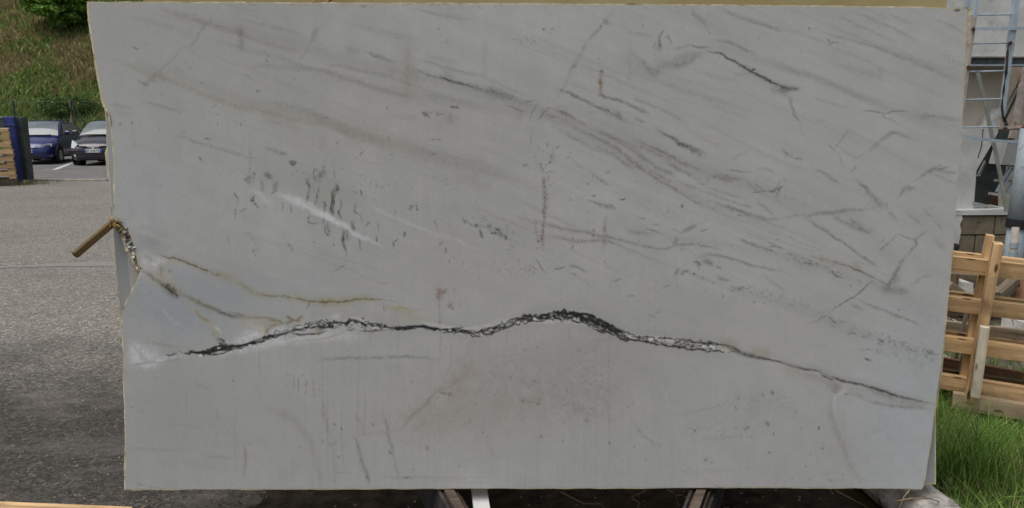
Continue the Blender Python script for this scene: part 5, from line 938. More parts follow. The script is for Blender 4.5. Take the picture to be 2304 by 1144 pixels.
MAT['seal'] = plain_mat('crack_sealant', srgb(132, 129, 124), srgb(144, 140, 135), 4, 0.6, 0.3, 0.2, 60, stain=srgb(120, 118, 114), stain_scale=3.0, stain_at=0.64)

def sheet(name, pts, z, m, sub=0):
    b = MB().add([(x, y, z) for x, y in pts], [tuple(range(len(pts)))])
    return tag(b.build(name, m), kind='structure')
sheet('asphalt_yard', [(-400, -60), (400, -60), (400, 600), (-400, 600)], 0.0, MAT['asphalt'])
kx = lambda y: (-30.0, 12.0)
KY = at_z(150, 408, 0.0).y
RY = at_z(150, 382, 0.0).y
sheet('road', [(-60, KY + .1), (12, KY + .1), (12, RY), (-60, RY)], 0.004, MAT['road'])
sheet('car_park', [(-60, RY + .06), (12, RY + .06), (12, 36), (-60, 36)], 0.004, MAT['road'])
kb = empty('concrete_kerb', (0, 0, 0)); kb['kind'] = 'structure'
x = -40.0; i = 0
while x < 10:
    MB().box((x + .01, KY - .02, -0.05), (x + 1.98, KY + .14, 0.05), 0.012).build('kerb_stone', MAT['concrete'], kb)
    x += 2.0
# bay markings
def flat_line(name, a, c, w, z):
    d = (c - a).normalized(); n = Vector((-d.y, d.x, 0)) * w / 2
    q = [a - n, a + n, c + n, c - n]
    return tag(MB().add([(p.x, p.y, z) for p in q], [(0, 1, 2, 3)]).build(name, MAT['paint']), kind='structure')
flat_line('bay_marking', at_z(122, 383, 0), at_z(168, 365, 0), 0.14, 0.008)
flat_line('bay_marking', at_z(98, 382.5, 0), at_z(138, 381.5, 0), 0.10, 0.012)
d1 = at_z(168, 365, 0) - at_z(122, 383, 0)
flat_line('bay_marking', at_z(260, 383, 0), at_z(260, 383, 0) + d1, 0.14, 0.008)
# sealed crack across the yard
P1 = [at_z(x, y, 0) for x, y in [(-60,604),(0,603),(60,600),(130,597),(190,595),(250,595),(330,596),(420,598)]]
W1 = [.04, .05, .07, .12, .15, .13, .09, .05]
b = MB(); L = len(P1)
b.add([(p.x, p.y + w * .9, .004) for p, w in zip(P1, W1)] + [(p.x, p.y - w * .9, .004) for p, w in zip(P1, W1)], [(i, i + 1, L + i + 1, L + i) for i in range(L - 1)])
tag(b.build('crack_sealant', MAT['seal']), kind='structure')
# soil under and in front of the rack, grass strip on the right
SX0, SX1 = at_z(420, 1144, 0).x, 1.62
def wavy(pts, z, name, m):
    out = []
    r = random.Random(len(pts))
    for (a, c) in zip(pts, pts[1:] + pts[:1]):
        for k in range(34):
            t = k / 34; out.append((a[0] + (c[0] - a[0]) * t + r.uniform(-.035, .035), a[1] + (c[1] - a[1]) * t + r.uniform(-.03, .03)))
    return sheet(name, out, z, m)
wavy([(-1.02, 2.1), (1.75, 2.1), (1.75, 4.3), (-1.10, 4.3)], 0.006, 'soil', MAT['soil'])
wavy([(1.45, 1.6), (8.0, 1.6), (8.0, 7.0), (1.45, 7.0)], 0.010, 'grass_verge', MAT['turf'])
sheet('rubble_ground', [(1.4, 4.6), (9.0, 4.6), (9.0, 14), (1.4, 14)], 0.014, plain_mat('dusty_ground', srgb(70, 64, 54), srgb(110, 102, 90), 6, 0.95, 0.1, 0.6, 40, stain=srgb(140, 134, 124), stain_scale=9))

# loose stone chips on the asphalt and soil
def chips(n, gen, r0, r1, mats, name):
    vs_, fs_, cl = [], [], []
    for _ in range(n):
        x, y = gen(); r = rng.uniform(r0, r1); a = rng.uniform(0, 6.28)
        k = np.array([(math.cos(a + t) * r * rng.uniform(.6, 1.2), math.sin(a + t) * r * rng.uniform(.6, 1.2)) for t in (0, 1.57, 3.14, 4.71)])
        b0 = len(vs_); t = rng.uniform(.35, .8) * r
        for p in k: vs_.append((x + p[0], y + p[1], .001))
        for p in k: vs_.append((x + p[0] * .6, y + p[1] * .6, .001 + t))
        fs_ += [(b0 + i, b0 + (i + 1) % 4, b0 + 4 + (i + 1) % 4, b0 + 4 + i) for i in range(4)] + [(b0 + 4, b0 + 5, b0 + 6, b0 + 7)]
        c = mats[int(rng.integers(len(mats)))]; cl += [c] * 8
    me = np_mesh(name, vs_, fs_); add_color(me, 'tint', np.array(cl)); return me
def tint_mat(name, rough=0.8, trans=0.0):
    m, nt, b = new_mat(name, rough, 0.2)
    at = nd(nt, 'ShaderNodeAttribute', attribute_name='tint'); nt.links.new(at.outputs['Color'], b.inputs['Base Color'])
    if trans:
        tr = nt.nodes.new('ShaderNodeBsdfTranslucent'); mx = nt.nodes.new('ShaderNodeMixShader'); mx.inputs[0].default_value = trans
        out = [n for n in nt.nodes if n.type == 'OUTPUT_MATERIAL'][0]
        nt.links.new(at.outputs['Color'], tr.inputs[0]); nt.links.new(b.outputs[0], mx.inputs[1]); nt.links.new(tr.outputs[0], mx.inputs[2]); nt.links.new(mx.outputs[0], out.inputs[0])
    return m
MAT['tint'] = tint_mat('stone_chips'); MAT['leaf'] = tint_mat('leaf_blades', 0.55, 0.3)
GR = [srgb(*c) for c in ((96, 92, 86), (74, 70, 66), (120, 112, 102), (140, 130, 116), (104, 88, 78), (88, 90, 84), (160, 150, 134))]
me = chips(5200, lambda: (rng.uniform(-3.4, -1.0), 1.9 + 4.2 * rng.random() ** 1.5), .0025, .006, GR, 'gravel')
tag(link_mesh('gravel', me, MAT['tint']), 'loose fine gravel scattered on the dark asphalt left of the slab', 'gravel', kind='stuff')
me = chips(900, lambda: (rng.uniform(-1.3, 1.6), rng.uniform(2.3, 3.6)), .003, .009, [srgb(*c) for c in ((96, 90, 80), (130, 124, 112), (60, 54, 48), (74, 66, 56))], 'debris')
o = link_mesh('soil_crumbs', me, MAT['tint']); o.location.z = .006; tag(o, 'small stones and crumbs on the soil under the slab', 'debris', kind='stuff')

# ------------------------------------------------------------------ the slabs on their rack
def slab_thing(name, label, poly, back, thick, rim, face_m, front_poly=None, group='marble slabs leaning on the rack'):
    """poly: outline (image pixels); the resin body carries a stone face a little smaller than itself"""
    root = empty(name, on_slab(1152, 1100, back)); base = root.location.copy()
    tag(root, label, 'marble slab', group)
    d = -SLAB_N * thick
    body = MB().prism([on_slab(x, y, back) - base for x, y in poly], d).build('resin_edge', MAT['resin'], root)
    if front_poly is not None:
        MB().prism([on_slab(x, y, back - .0012) - base for x, y in front_poly], -SLAB_N * .001).build('face', face_m, root)
    return root, base
# the big front slab
ys = sorted(set([y for y, x in EL] + list(np.arange(10, 1100, 14))))
rimL = lambda y: np.interp(y, [0, 40, 200, 235, 262, 300, 480, 620, 700, 1100], [3.2, 4, 4.2, 6, 4, 3.4, 2.4, 2.8, 3.2, 2.6])
jit = random.Random(9)
wv = lambda t, k: .9 * math.sin(t * .021 + k) * math.sin(t * .0083 + 2 * k) + .5 * math.sin(t * .071 + 3 * k)
Lp = [(float(itp(EL, y)) - rimL(y) - wv(y, 1) + jit.uniform(-.5, .5), float(y)) for y in ys if 6 < y < 1100]
Rp = [(float(itp(ER, y)) + 1.7 + .8 * wv(y, 2) + jit.uniform(-.4, .4), float(y)) for y in np.arange(24, 1098, 22)]
Tp = [(float(x), float(itp(ET, x)) - 2.8 + wv(x, 3) + jit.uniform(-.6, .5)) for x in np.arange(200, 2176, 26)]
Bp = [(float(x), float(itp(EB, x)) + 1.9 + .8 * wv(x, 4) + jit.uniform(-.5, .5)) for x in np.arange(284, 2072, 26)]
outline = [(196, 3)] + Tp + [(2179, 17)] + Rp + [(2074, 1102)] + Bp[::-1] + [(279, 1103)] + Lp[::-1]
root1, base1 = slab_thing('marble_slab', 'large grey marble slab with a black vein running across it, in front', outline, 0.0012, .03, 0, None)
fo = link_mesh('face', face_me, MAT['marble'], root1, True)
fo.location = -base1
# cream chip at the upper left edge
b = MB(); pts = [(232,236),(238,243),(243,252),(247,262),(249,280),(250.5,286)]
b.prism([on_slab(x, y, -.004) - base1 for x, y in [(231,234),(236,240),(241,247),(246,258),(248,272),(250,284),(246,278),(243,266),(240,258),(236,248)]], -SLAB_N * .006)
b.build('resin_chip', MAT['resin'], root1)
b = MB(); b.prism([on_slab(x, y, -.0045) - base1 for x, y in [(238,250),(241,252),(244,262),(242,262),(240,257)]], -SLAB_N * .002); b.build('rusty_notch', plain_mat('rust_stain', srgb(70, 48, 28), srgb(120, 84, 46), 60), root1)

# broken rough edge at the left
path = smooth_path([(250,500,9),(257,502,12),(267,507,14),(277,517,15),(284,529,16),(289,542,16),(294,555,15),(299,568,14),(304,581,12),(309,593,10),(315,605,6)], 1.2)
n1, n2 = len(path), 11
tg = np.gradient(path[:, :2], axis=0); tg /= np.linalg.norm(tg, axis=1)[:, None] + 1e-6
nr = np.stack([-tg[:, 1], tg[:, 0]], 1)          # to the lower left
rr = np.random.default_rng(5)
cn, cn2 = rr.random((64, 8)), rr.random((64, 16)); lump = np.round(rr.random((n1 // 4 + 3, 6)) * 3) / 3; vs_, cl = [], []
for i in range(n1):
    for j in range(n2):
        t = j / (n2 - 1) * 1.7 - .85
        li, lj = i / 4, t * 2.4 + 2.6
        a0, b0 = int(li), int(max(min(lj, 4.99), 0)); fa, fb = li - a0, max(min(lj, 4.99), 0) - b0
        h = (lump[a0, b0] * (1 - fa) + lump[a0 + 1, b0] * fa) * (1 - fb) + (lump[a0, b0 + 1] * (1 - fa) + lump[a0 + 1, b0 + 1] * fa) * fb
        edge = 1 - abs(t) ** 3
        p = path[i, :2] + nr[i] * path[i, 2] * (t * .95) + rr.normal(0, .5, 2)
        q = on_slab(float(p[0]), float(p[1]), .018 - .026 * h * edge - .003) - base1
        vs_.append(q)
        f = i / n1; g = cn[int(i * .45) % 64, int(t * 2.6 + 4)] * .6 + cn2[i % 64, j % 16] * .4
        if f < .25: c = (118, 112, 92) if g < .5 else ((148, 130, 84) if t > .1 else (96, 94, 82))
        elif f < .42: c = (62, 56, 47) if (g < .45 and t < .3) else (132, 122, 106)
        else: c = (182, 181, 178) if g > .42 else ((128, 124, 118) if g > .27 else (96, 92, 86))
        if f > .86 and t < 0: c = (112, 92, 70)
        cl.append(lin(c) * 1.35)
fq = [(i * n2 + j, i * n2 + j + 1, (i + 1) * n2 + j + 1, (i + 1) * n2 + j) for i in range(n1 - 1) for j in range(n2 - 1)]
me = np_mesh('broken_edge', np.array([tuple(v) for v in vs_]), fq); add_color(me, 'tint', np.array(cl))
o = link_mesh('broken_edge', me, MAT['tint'], root1)
o['label'] = 'rough broken edge with grey and brown rock'
rp = smooth_path([(281,540,2.5),(282,550,4.0),(285,560,5.2),(289,567,5.0),(293,575,3.8),(297,583,3.2),(300,590,2.6),(304,598,3.6),(309,605,3.4),(314,612,2)], 1.2)
q1, q2 = len(rp), 7; vs_ = []
tg = np.gradient(rp[:, :2], axis=0); tg /= np.linalg.norm(tg, axis=1)[:, None] + 1e-6
hj = rr.random(q1 // 4 + 3)
for i in range(q1):
    for j in range(q2):
        t = j / (q2 - 1) * 2 - 1; a0 = i // 4; hh = hj[a0] * (1 - (i % 4) / 4) + hj[a0 + 1] * (i % 4) / 4
        p = rp[i, :2] + np.array((-tg[i, 1], tg[i, 0])) * rp[i, 2] * (t * (.7 + .5 * hh))
        vs_.append(tuple(on_slab(float(p[0]), float(p[1]), .010 - (.006 + .009 * hh) * (1 - t * t)) - base1))
me = np_mesh('resin_drips', np.array(vs_), [(i * q2 + j, i * q2 + j + 1, (i + 1) * q2 + j + 1, (i + 1) * q2 + j) for i in range(q1 - 1) for j in range(q2 - 1)])
link_mesh('resin_drips', me, MAT['resin'], root1, True)
b = MB(); r2 = random.Random(2)
for k in range(26):
    x0, y0 = r2.uniform(246, 268), r2.uniform(492, 510); x1, y1 = x0 + r2.uniform(-9, 9), y0 + r2.uniform(-6, 9)
    b.tube([on_slab(x0, y0, -.004) - base1, on_slab((x0 + x1) / 2 + r2.uniform(-3, 3), (y0 + y1) / 2 + r2.uniform(-3, 3), -.012) - base1, on_slab(x1, y1, -.006) - base1], .0011, 4)
o = b.build('frayed_fibres', plain_mat('yellow_fibre', srgb(170, 140, 60), srgb(214, 190, 120), 40), root1); o['kind'] = 'stuff'
# fibreglass net hanging in the gap below the break
MAT['fibre'] = plain_mat('glass_fibre', srgb(200, 196, 184), srgb(226, 222, 210), 60, 0.6)
for k in range(8):
    t = k / 7; x0 = 287 + 27 * t; y0 = 566 + 44 * t; x1 = 295 + 21 * t; y1 = 660 - 36 * t
    b = MB().tube([on_slab(x0, y0, .012) - base1, on_slab((x0 + x1) / 2 + .4, (y0 + y1) / 2, .014) - base1, on_slab(x1, y1, .018) - base1], .00085, 5)
    b.build('fibre_strand', MAT['fibre'], root1)
for k in range(16):
    y = 572 + k * 5.2
    xa = np.interp(y, [566, 660], [287.5, 295]); xb = min(np.interp(y, [566, 610, 625], [290, 314, 317]), np.interp(y, [625, 660], [316, 296]))
    if xb - xa < 3: continue
    MB().tube([on_slab(float(xa), y, .013) - base1, on_slab(float(xb), y + 1.0, .013) - base1], .0003, 4).build('fibre_strand', MAT['fibre'], root1)

# slabs behind
def rim_poly(pts, r): 
    c = np.mean(np.array(pts), 0); return [(p[0] + (r if p[0] < c[0] else -r), p[1] + (r if p[1] < c[1] else -r)) for p in pts]
P2 = [(300,30),(236,250),(239,300),(242,360),(247,430),(251,490),(257,560),(263,640),(269,700),(276,760),(284,900),(292,1088),(2106,1090),(2106,925),(2120,840),(2152,460),(2166,200),(2187,19),(1700,24)]
F2 = [(302,33),(237.6,251),(240.6,300),(243.6,360),(248.5,430),(252.5,490),(258.5,560),(264.5,640),(270.5,700),(277.5,760),(287,900),(295,1086),(2103,1087),(2103,925),(2117,840),(2149,460),(2158,200),(2172,40),(1700,28)]
slab_thing('marble_slab', 'second grey marble slab, its edge showing behind the front slab on both sides', P2, .036, .03, 0, MAT['stone_plain'], F2)
P3 = [(330,60),(236,344),(241,396),(300,470),(330,1070),(2040,1070),(2140,400),(2150,70)]
F3 = [(333,63),(239,346),(244,396),(303,470),(333,1067),(2037,1067),(2137,400),(2147,73)]
slab_thing('marble_slab', 'third slab back, only a pale sliver showing level with the car bumper', P3, .072, .03, 0, MAT['stone_plain'], F3)
# bundle leaning the other way on the far side of the rack: the resin-coated back of the tallest one looks over the top
def far_slab(label, x0, x1, top, y, th, m, notch=False):
    root = empty('marble_slab', ((x0 + x1) / 2, y, .24)); tag(root, label, 'marble slab', 'marble slabs leaning on the rack')
    t = math.radians(-5); up = Vector((0, math.sin(t), math.cos(t)))
    h = top - .24; xa, xb = x0 - (x0 + x1) / 2, x1 - (x0 + x1) / 2
    poly = [Vector((xa, 0, 0)), Vector((xb, 0, 0)), Vector((xb, 0, 0)) + up * (h - .12), Vector((xb - .012, 0, 0)) + up * (h - .09), Vector((xb - .004, 0, 0)) + up * (h - .05), Vector((xb - .02, 0, 0)) + up * h, Vector((xa + .01, 0, 0)) + up * h]
    MB().prism(poly, (0, th, 0)).build('slab_body', m, root)
    return root
FY = 3.30
xr_ = at_Y(2131, 4, FY).x; xl_ = at_Y(318, 4, FY).x
far_slab('tall slab with a yellowish resin coated back showing above the front slab', xl_, xr_, 2.55, FY + .16, .03, MAT['resin_back'])
# rack: two steel channel feet with timber inlays, back posts, spine
rack = empty('slab_rack', (0, 2.9, 0)); tag(rack, 'low steel rack with timber inlays carrying the slabs', 'rack')
MAT['steel_dirty'] = plain_mat('dirty_steel', srgb(44, 44, 44), srgb(74, 76, 78), 18, 0.55, 0.4, 0.3, 60, stain=srgb(60, 46, 38), stain_scale=12, stain_at=0.56)
MAT['rust'] = plain_mat('rusty_steel', srgb(52, 42, 36), srgb(82, 66, 54), 20, 0.8, 0.2, 0.3, 60)
ZB = on_slab(1152, 1101).z - .004
def foot(xc_px, dirx):
    a = at_z(xc_px, 1101, ZB); y0, y1 = a.y - .75, a.y + 1.0
    def X(y): return a.x + dirx * (y - a.y)
    for off, wd, z0, z1, nm, mm in ((0, .036, .02, ZB, 'timber_inlay', MAT['dark_wood']), (-.038, .012, .02, ZB - .004, 'steel_channel', MAT['steel_dirty']), (-.026, .008, .02, ZB - .014, 'steel_flange', MAT['rust']), (.030, .009, .02, ZB - .012, 'steel_flange', MAT['rust']), (.042, .014, .02, ZB - .03, 'steel_channel', MAT['steel_dirty'])):
        q = [Vector((X(y0) + off - wd / 2, y0 - 2.9, z0)), Vector((X(y0) + off + wd / 2, y0 - 2.9, z0)), Vector((X(y1) + off + wd / 2, y1 - 2.9, z0)), Vector((X(y1) + off - wd / 2, y1 - 2.9, z0))]
        MB().prism(q, (0, 0, z1 - z0)).build(nm, mm, rack)
    # seams across the timber
foot(1010, -.35); foot(1578, .42)
for xc_px, dirx in ((1010, -.35), (1578, .42)):
    a = at_z(xc_px, 1101, ZB); xx_ = a.x + dirx * (3.06 - a.y)
    MB().box((xx_ - .03, .12, ZB), (xx_ + .03, .2, 1.9), .004).build('upright', MAT['rust'], rack)
MB().box((-1.2, .10, 1.9), (1.5, .22, 1.98), .004).build('spine', MAT['steel_dirty'], rack)

# white plank by the left foot
a = at_z(1078, 1104, .16); c = at_z(1086, 1160, .145)
wp = empty('white_plank', (0, 0, 0)); 
dirv = (c - a).normalized(); far = a - dirv * .5; near = c + dirv * .45; far.z -= .0
o = beam('white_plank', far, near, .062, .02, Vector((1, 0, 0)), MAT['white_paint'], None); bpy.data.objects.remove(wp)
tag(o, 'white painted plank poking out under the slab beside the steel foot', 'plank')
# weathered log under the lower right corner
def log(name, pts, rad, m, label):
    b = MB(); P = smooth_path([tuple(p) for p in pts], .05); P = [Vector(p) for p in P]; n = 18; V_ = []
    r3 = random.Random(4); ph = [r3.uniform(-.1, .1) for _ in range(n)]
    for i, p in enumerate(P):
        d = (P[min(i + 1, len(P) - 1)] - P[max(i - 1, 0)]).normalized(); s = d.cross(Vector((0, 0, 1))).normalized(); u = s.cross(d)
        for k in range(n):
            an = 2 * math.pi * k / n; rr_ = rad * (1 + ph[k] + r3.uniform(-.035, .035)) * (1 - .25 * max(0, math.sin(an)) ** 3)
            V_.append(p + (s * math.cos(an) + u * math.sin(an)) * rr_)
    Fs = [(i * n + k, i * n + (k + 1) % n, (i + 1) * n + (k + 1) % n, (i + 1) * n + k) for i in range(len(P) - 1) for k in range(n)]
    Fs += [tuple(range(n)), tuple(range((len(P) - 1) * n, len(P) * n))[::-1]]
    return tag(b.add(V_, Fs).build(name, m, None), label, 'log')
MAT['log'] = plain_mat('grey_weathered_wood', srgb(134, 130, 122), srgb(194, 190, 182), 16, 0.85, 0.2, 0.6, 40, stain=srgb(70, 58, 46), stain_scale=9, stain_at=0.6)
ca, cc = at_z(2030, 1106, .10), at_z(2085, 1150, .10)
dl = (cc - ca).normalized()
log('log', [ca - dl * .5, ca, cc, cc + dl * .5], .095, MAT['log'], 'weathered grey log lying under the lower right corner of the slab')

# batten sticking out at the left
a, c = on_slab(262, 500, .055), on_slab(262, 500, .055)
e0 = at_Y(272, 487, 2.80); e1 = at_Y(168, 575, 2.66)
o = beam('wooden_batten', e0, e1, .022, .026, Vector((-.2, -.35, -.9)), MAT['batten']); tag(o, 'brown wooden batten sticking out left from between the slabs', 'batten')
# lath seen over the top edge
o = beam('wooden_lath', at_Y(672, 40, 3.22), at_Y(772, -30, 3.22), .035, .02, Vector((0, 0, 1)), MAT['pine']); tag(o, 'short pale lath crossing above the top edge of the slab', 'lath')
# plank at the lower left frame edge
e0, e1 = at_z(-160, 1129, .03), at_z(300, 1148, .03)
dn = (e1 - e0).normalized(); sd_ = Vector((-dn.y, dn.x, 0))
o = beam('plank', e0 - sd_ * .06, e1 - sd_ * .06, .12, .03, sd_, MAT['pine'], None); tag(o, 'pale sawn plank lying on the asphalt at the lower left corner', 'plank')

# twigs
MAT['twig'] = plain_mat('dry_twig', srgb(110, 92, 70), srgb(168, 146, 116), 30, 0.8)
def twig(label, chains, z, r):
    b = MB()
    for ch in chains:
        P = [at_z(x, y, zz) for x, y, zz in ch]
        b.tube(P, [r * (1 - .5 * i / max(1, len(P) - 1)) for i in range(len(P))], 5)
    return tag(b.build('twig', MAT['twig'], None, True), label, 'twig')
twig('long bent dry twig under the slab right of the white plank', [[(1263,1108,.10),(1290,1122,.07),(1314,1134,.05),(1351,1134,.06),(1362,1148,.03)]], .05, .0035)
twig('forked pale twig in the middle of the gap under the slab', [[(1420,1120,.06),(1437,1112,.09),(1454,1104,.12)], [(1420,1120,.06),(1436,1130,.04),(1442,1146,.02)], [(1438,1112,.08),(1437,1130,.04),(1434,1150,.02)]], .05, .0032)
twig('thin branching twig against the right steel foot', [[(1500,1100,.12),(1521,1114,.09),(1525,1130,.06),(1528,1148,.03)], [(1521,1116,.09),(1533,1114,.1),(1541,1118,.09),(1547,1146,.03)], [(1541,1118,.09),(1552,1117,.1),(1572,1121,.09)]], .05, .0028)
twig('dark thin twig running down from the slab edge near the log', [[(1880,1104,.12),(1915,1122,.08),(1958,1146,.03)], [(1985,1110,.12),(1996,1130,.07),(2006,1150,.03)]], .05, .0025)
twig('small stick on the asphalt below the lower left slab corner', [[(318,1144,.012),(340,1133,.012),(362,1119,.012)]], .01, .004)
twig('reddish dry stems looping over the log', [[(2046,1104,.24),(2034,1118,.22),(2022,1148,.18)], [(2018,1128,.22),(2048,1122,.24),(2092,1122,.22),(2120,1132,.15),(2140,1146,.1)]], .05, .003)
# ------------------------------------------------------------------ left: hillside, fence, bush
HB = 33.5                                             # foot of the slope
def hill_z(x, y):
    t = np.maximum(y - HB, 0)
    z = .52 * t + .25 * np.sin(x * .31 + y * .2) * np.minimum(t * .2, 1) + .18 * np.sin(x * .83 - y * .57) * np.minimum(t * .2, 1)
    return z + .004
gx, gy = np.meshgrid(np.linspace(-75, 40, 140), np.linspace(HB, 95, 80))
hv = np.stack([gx, gy, hill_z(gx, gy) - .02], -1).reshape(-1, 3)
ii = np.arange(140 * 80).reshape(80, 140)
me = np_mesh('hillside', hv, np.stack([ii[:-1, :-1], ii[:-1, 1:], ii[1:, 1:], ii[1:, :-1]], -1).reshape(-1, 4))
MAT['hill'] = plain_mat('scrub_soil', srgb(78, 78, 44), srgb(114, 104, 70), 0.8, 0.95, 0.1, 0.8, 9, stain=srgb(112, 92, 66), stain_scale=0.5)
tag(link_mesh('hillside', me, MAT['hill'], None, True), kind='structure')

def blades(P, hgt, wid, lean, col_, segs=2, curl=.5, seed=1):
    """tapered grass blades: P (n,3) roots"""
    r = np.random.default_rng(seed); n = len(P)
    az = r.uniform(0, 2 * np.pi, n); fa = az + r.normal(0, .6, n) + np.pi / 2
    L = np.stack([np.cos(az), np.sin(az), np.zeros(n)], -1); S = np.stack([np.cos(fa), np.sin(fa), np.zeros(n)], -1)
    lean = lean * r.uniform(.3, 1.6, n)
    rows = []
    for k in range(segs + 1):
        t = k / segs
        h = hgt * (t - .22 * curl * lean * t * t); out = hgt * lean * (t ** (1.6 + curl))
        c = P + L * out[:, None] + np.array([0, 0, 1.0]) * h[:, None]
        w = (wid * (1 - t) ** .7 * (.55 + .45 * min(1, t * 4 + .3)))[:, None] * .5
        if k < segs: rows += [c - S * w, c + S * w]
        else: rows += [c]
    nv = 2 * segs + 1
    V_ = np.stack(rows, 1).reshape(-1, 3); b0 = (np.arange(n) * nv)[:, None]
    T_ = []
    for k in range(segs - 1):
        a = 2 * k; T_ += [(a, a + 1, a + 3), (a, a + 3, a + 2)]
    T_ += [(2 * segs - 2, 2 * segs - 1, 2 * segs)]
    Fs = (b0[:, :, None] + np.array(T_)[None]).reshape(-1, 3)
    return V_, Fs, np.repeat(col_, nv, 0)
def pal(n, cols, seed, jitter=.18, gain=1.4, sat=.86):
    r = np.random.default_rng(seed); c = np.array([lin(x) for x in cols]); c = c.mean(1, keepdims=True) * (1 - sat) + c * sat; k = r.integers(len(cols), size=n)
    return gain * c[k] * (1 + r.normal(0, jitter, n))[:, None].clip(.4, 1.7)
# ground cover on the slope: greener low down and in patches, dry brown between
def vnoise(x, y, s, seed):
    r = np.random.default_rng(seed); g = r.random((128, 128)); u, v = x / s + 50, y / s + 50
    i, j = np.floor(u).astype(int), np.floor(v).astype(int); f, h = u - i, v - j; f = f * f * (3 - 2 * f); h = h * h * (3 - 2 * h)
    G = lambda a, b: g[a % 128, b % 128]
    return (G(i, j) * (1 - f) + G(i + 1, j) * f) * (1 - h) + (G(i, j + 1) * (1 - f) + G(i + 1, j + 1) * f) * h
def slope_cover(n, x0, x1, y0, y1, seed, hs, ws):
    r = np.random.default_rng(seed)
    y = y0 + (y1 - y0) * r.random(n); x = r.uniform(x0, x1, n) * (y / 45.0)
    m = .6 * vnoise(x, y, 2.2, 5) + .4 * vnoise(x, y, .8, 6) + .25 * (vnoise(x, y, 6.0, 7) - .5)
    m = m + .22 * np.clip((40 - y) / 6, -.3, 1) - .10 * np.clip((y - 47) / 6, 0, 1)
    G_ = pal(n, [(66, 90, 34), (82, 106, 38), (52, 74, 28), (96, 116, 48), (70, 84, 40)], seed + 1)
    B_ = pal(n, [(104, 90, 58), (90, 76, 48), (118, 104, 70), (86, 72, 52), (96, 96, 54)], seed + 2)
    k = (r.random(n) < np.clip((m - .16) * 3.0, .2, .95))[:, None]
    c = np.where(k, G_, B_)
    c = c * 1.6
    P = np.stack([x, y, hill_z(x, y) - .03], -1)
    return blades(P, r.uniform(.5, 1.3, n) * hs, np.full(n, ws), np.full(n, .75), c, 2, .5, seed + 3)
parts_ = [slope_cover(84000, -33, -9, HB + .1, 62, 21, .34, .06), slope_cover(16000, -60, 20, HB + .1, 70, 41, .45, .12)]
off = 0; Vs, Fs_, Cs = [], [], []
for a, b_, c in parts_: Vs.append(a); Fs_.append(b_ + off); Cs.append(c); off += len(a)
me = np_mesh('slope_grass', np.vstack(Vs), np.vstack(Fs_)); add_color(me, 'tint', np.vstack(Cs))
tag(link_mesh('slope_grass', me, MAT['leaf']), 'green and dry brown grass and scrub covering the hillside', 'grass', kind='stuff')

def shrub(name, label, base, hgt, rx, n, cols, seed, leaf=.12, stems=5):
    root = empty(name, base); tag(root, label, 'bush')
    r = np.random.default_rng(seed); b = MB()
    for k in range(stems):
        a = r.uniform(0, 6.28); t = Vector((math.cos(a) * rx * .5, math.sin(a) * rx * .5, hgt * r.uniform(.55, .85)))
        b.tube([Vector((0, 0, -.1)), t * .4 + Vector((0, 0, .1 * hgt)), t], [.05 * hgt / 3, .035 * hgt / 3, .012], 6)
    b.build('trunk', MAT['dark_wood'], root)
    # leaf clumps on twigs
    nc = 70; cc_ = r.normal(0, 1, (nc, 3)); cc_ /= np.linalg.norm(cc_, axis=1)[:, None]; cc_ *= (r.random(nc) ** .4)[:, None]
    ctr = cc_ * np.array([rx, rx * .8, hgt * .46]) + np.array([0, 0, hgt * .56]); cr = r.uniform(.14, .34, nc) * rx
    k = r.integers(nc, size=n); d = r.normal(0, 1, (n, 3)); d /= np.linalg.norm(d, axis=1)[:, None]
    p = ctr[k] + d * (cr[k] * r.random(n) ** .35)[:, None] * np.array([1.15, 1.15, .6])
    nrm_ = d * .6 + r.normal(0, .6, (n, 3)) + np.array([0, 0, .8]); nrm_ /= np.linalg.norm(nrm_, axis=1)[:, None]
    t1 = np.cross(nrm_, r.normal(0, 1, (n, 3))); t1 /= np.linalg.norm(t1, axis=1)[:, None]; t2 = np.cross(nrm_, t1)
    s = (leaf * r.uniform(.5, 1.2, n))[:, None]
    V_ = np.stack([p - t1 * s, p + t2 * s * .5, p + t1 * s, p - t2 * s * .5], 1).reshape(-1, 3)
    me = np_mesh('crown', V_, np.arange(4 * n).reshape(-1, 4)); add_color(me, 'tint', np.repeat(pal(n, cols, seed + 5, .22), 4, 0))
    o = link_mesh('crown', me, MAT['leaf'], root); o['kind'] = 'stuff'
    return root
def on_hill(px_, py_):
    d = ray(px_, py_); lo, hi = 20.0, 95.0
    f = lambda Y: (ORG + d * (Y / d.y)).z - float(hill_z(np.array((ORG + d * (Y / d.y)).x), np.array(Y)))
    for _ in range(50):
        mid = (lo + hi) / 2
        if f(mid) > 0: lo = mid
        else: hi = mid
    return ORG + d * (lo / d.y)
GBR = [(80, 118, 34), (98, 138, 42), (66, 98, 30), (114, 150, 54), (86, 114, 38)]
B1 = on_hill(140, 70)
shrub('green_bush', 'large bright green bush high on the hillside', B1, 2.7, 1.75, 9000, GBR, 8, .15)
B4 = on_hill(145, 268)
shrub('green_bush', 'low green weeds behind the blue car at the fence', B4 + Vector((0, .4, 0)), 1.0, 1.4, 3000, [(66, 92, 32), (54, 78, 28), (78, 104, 40)], 15, .09, 3)

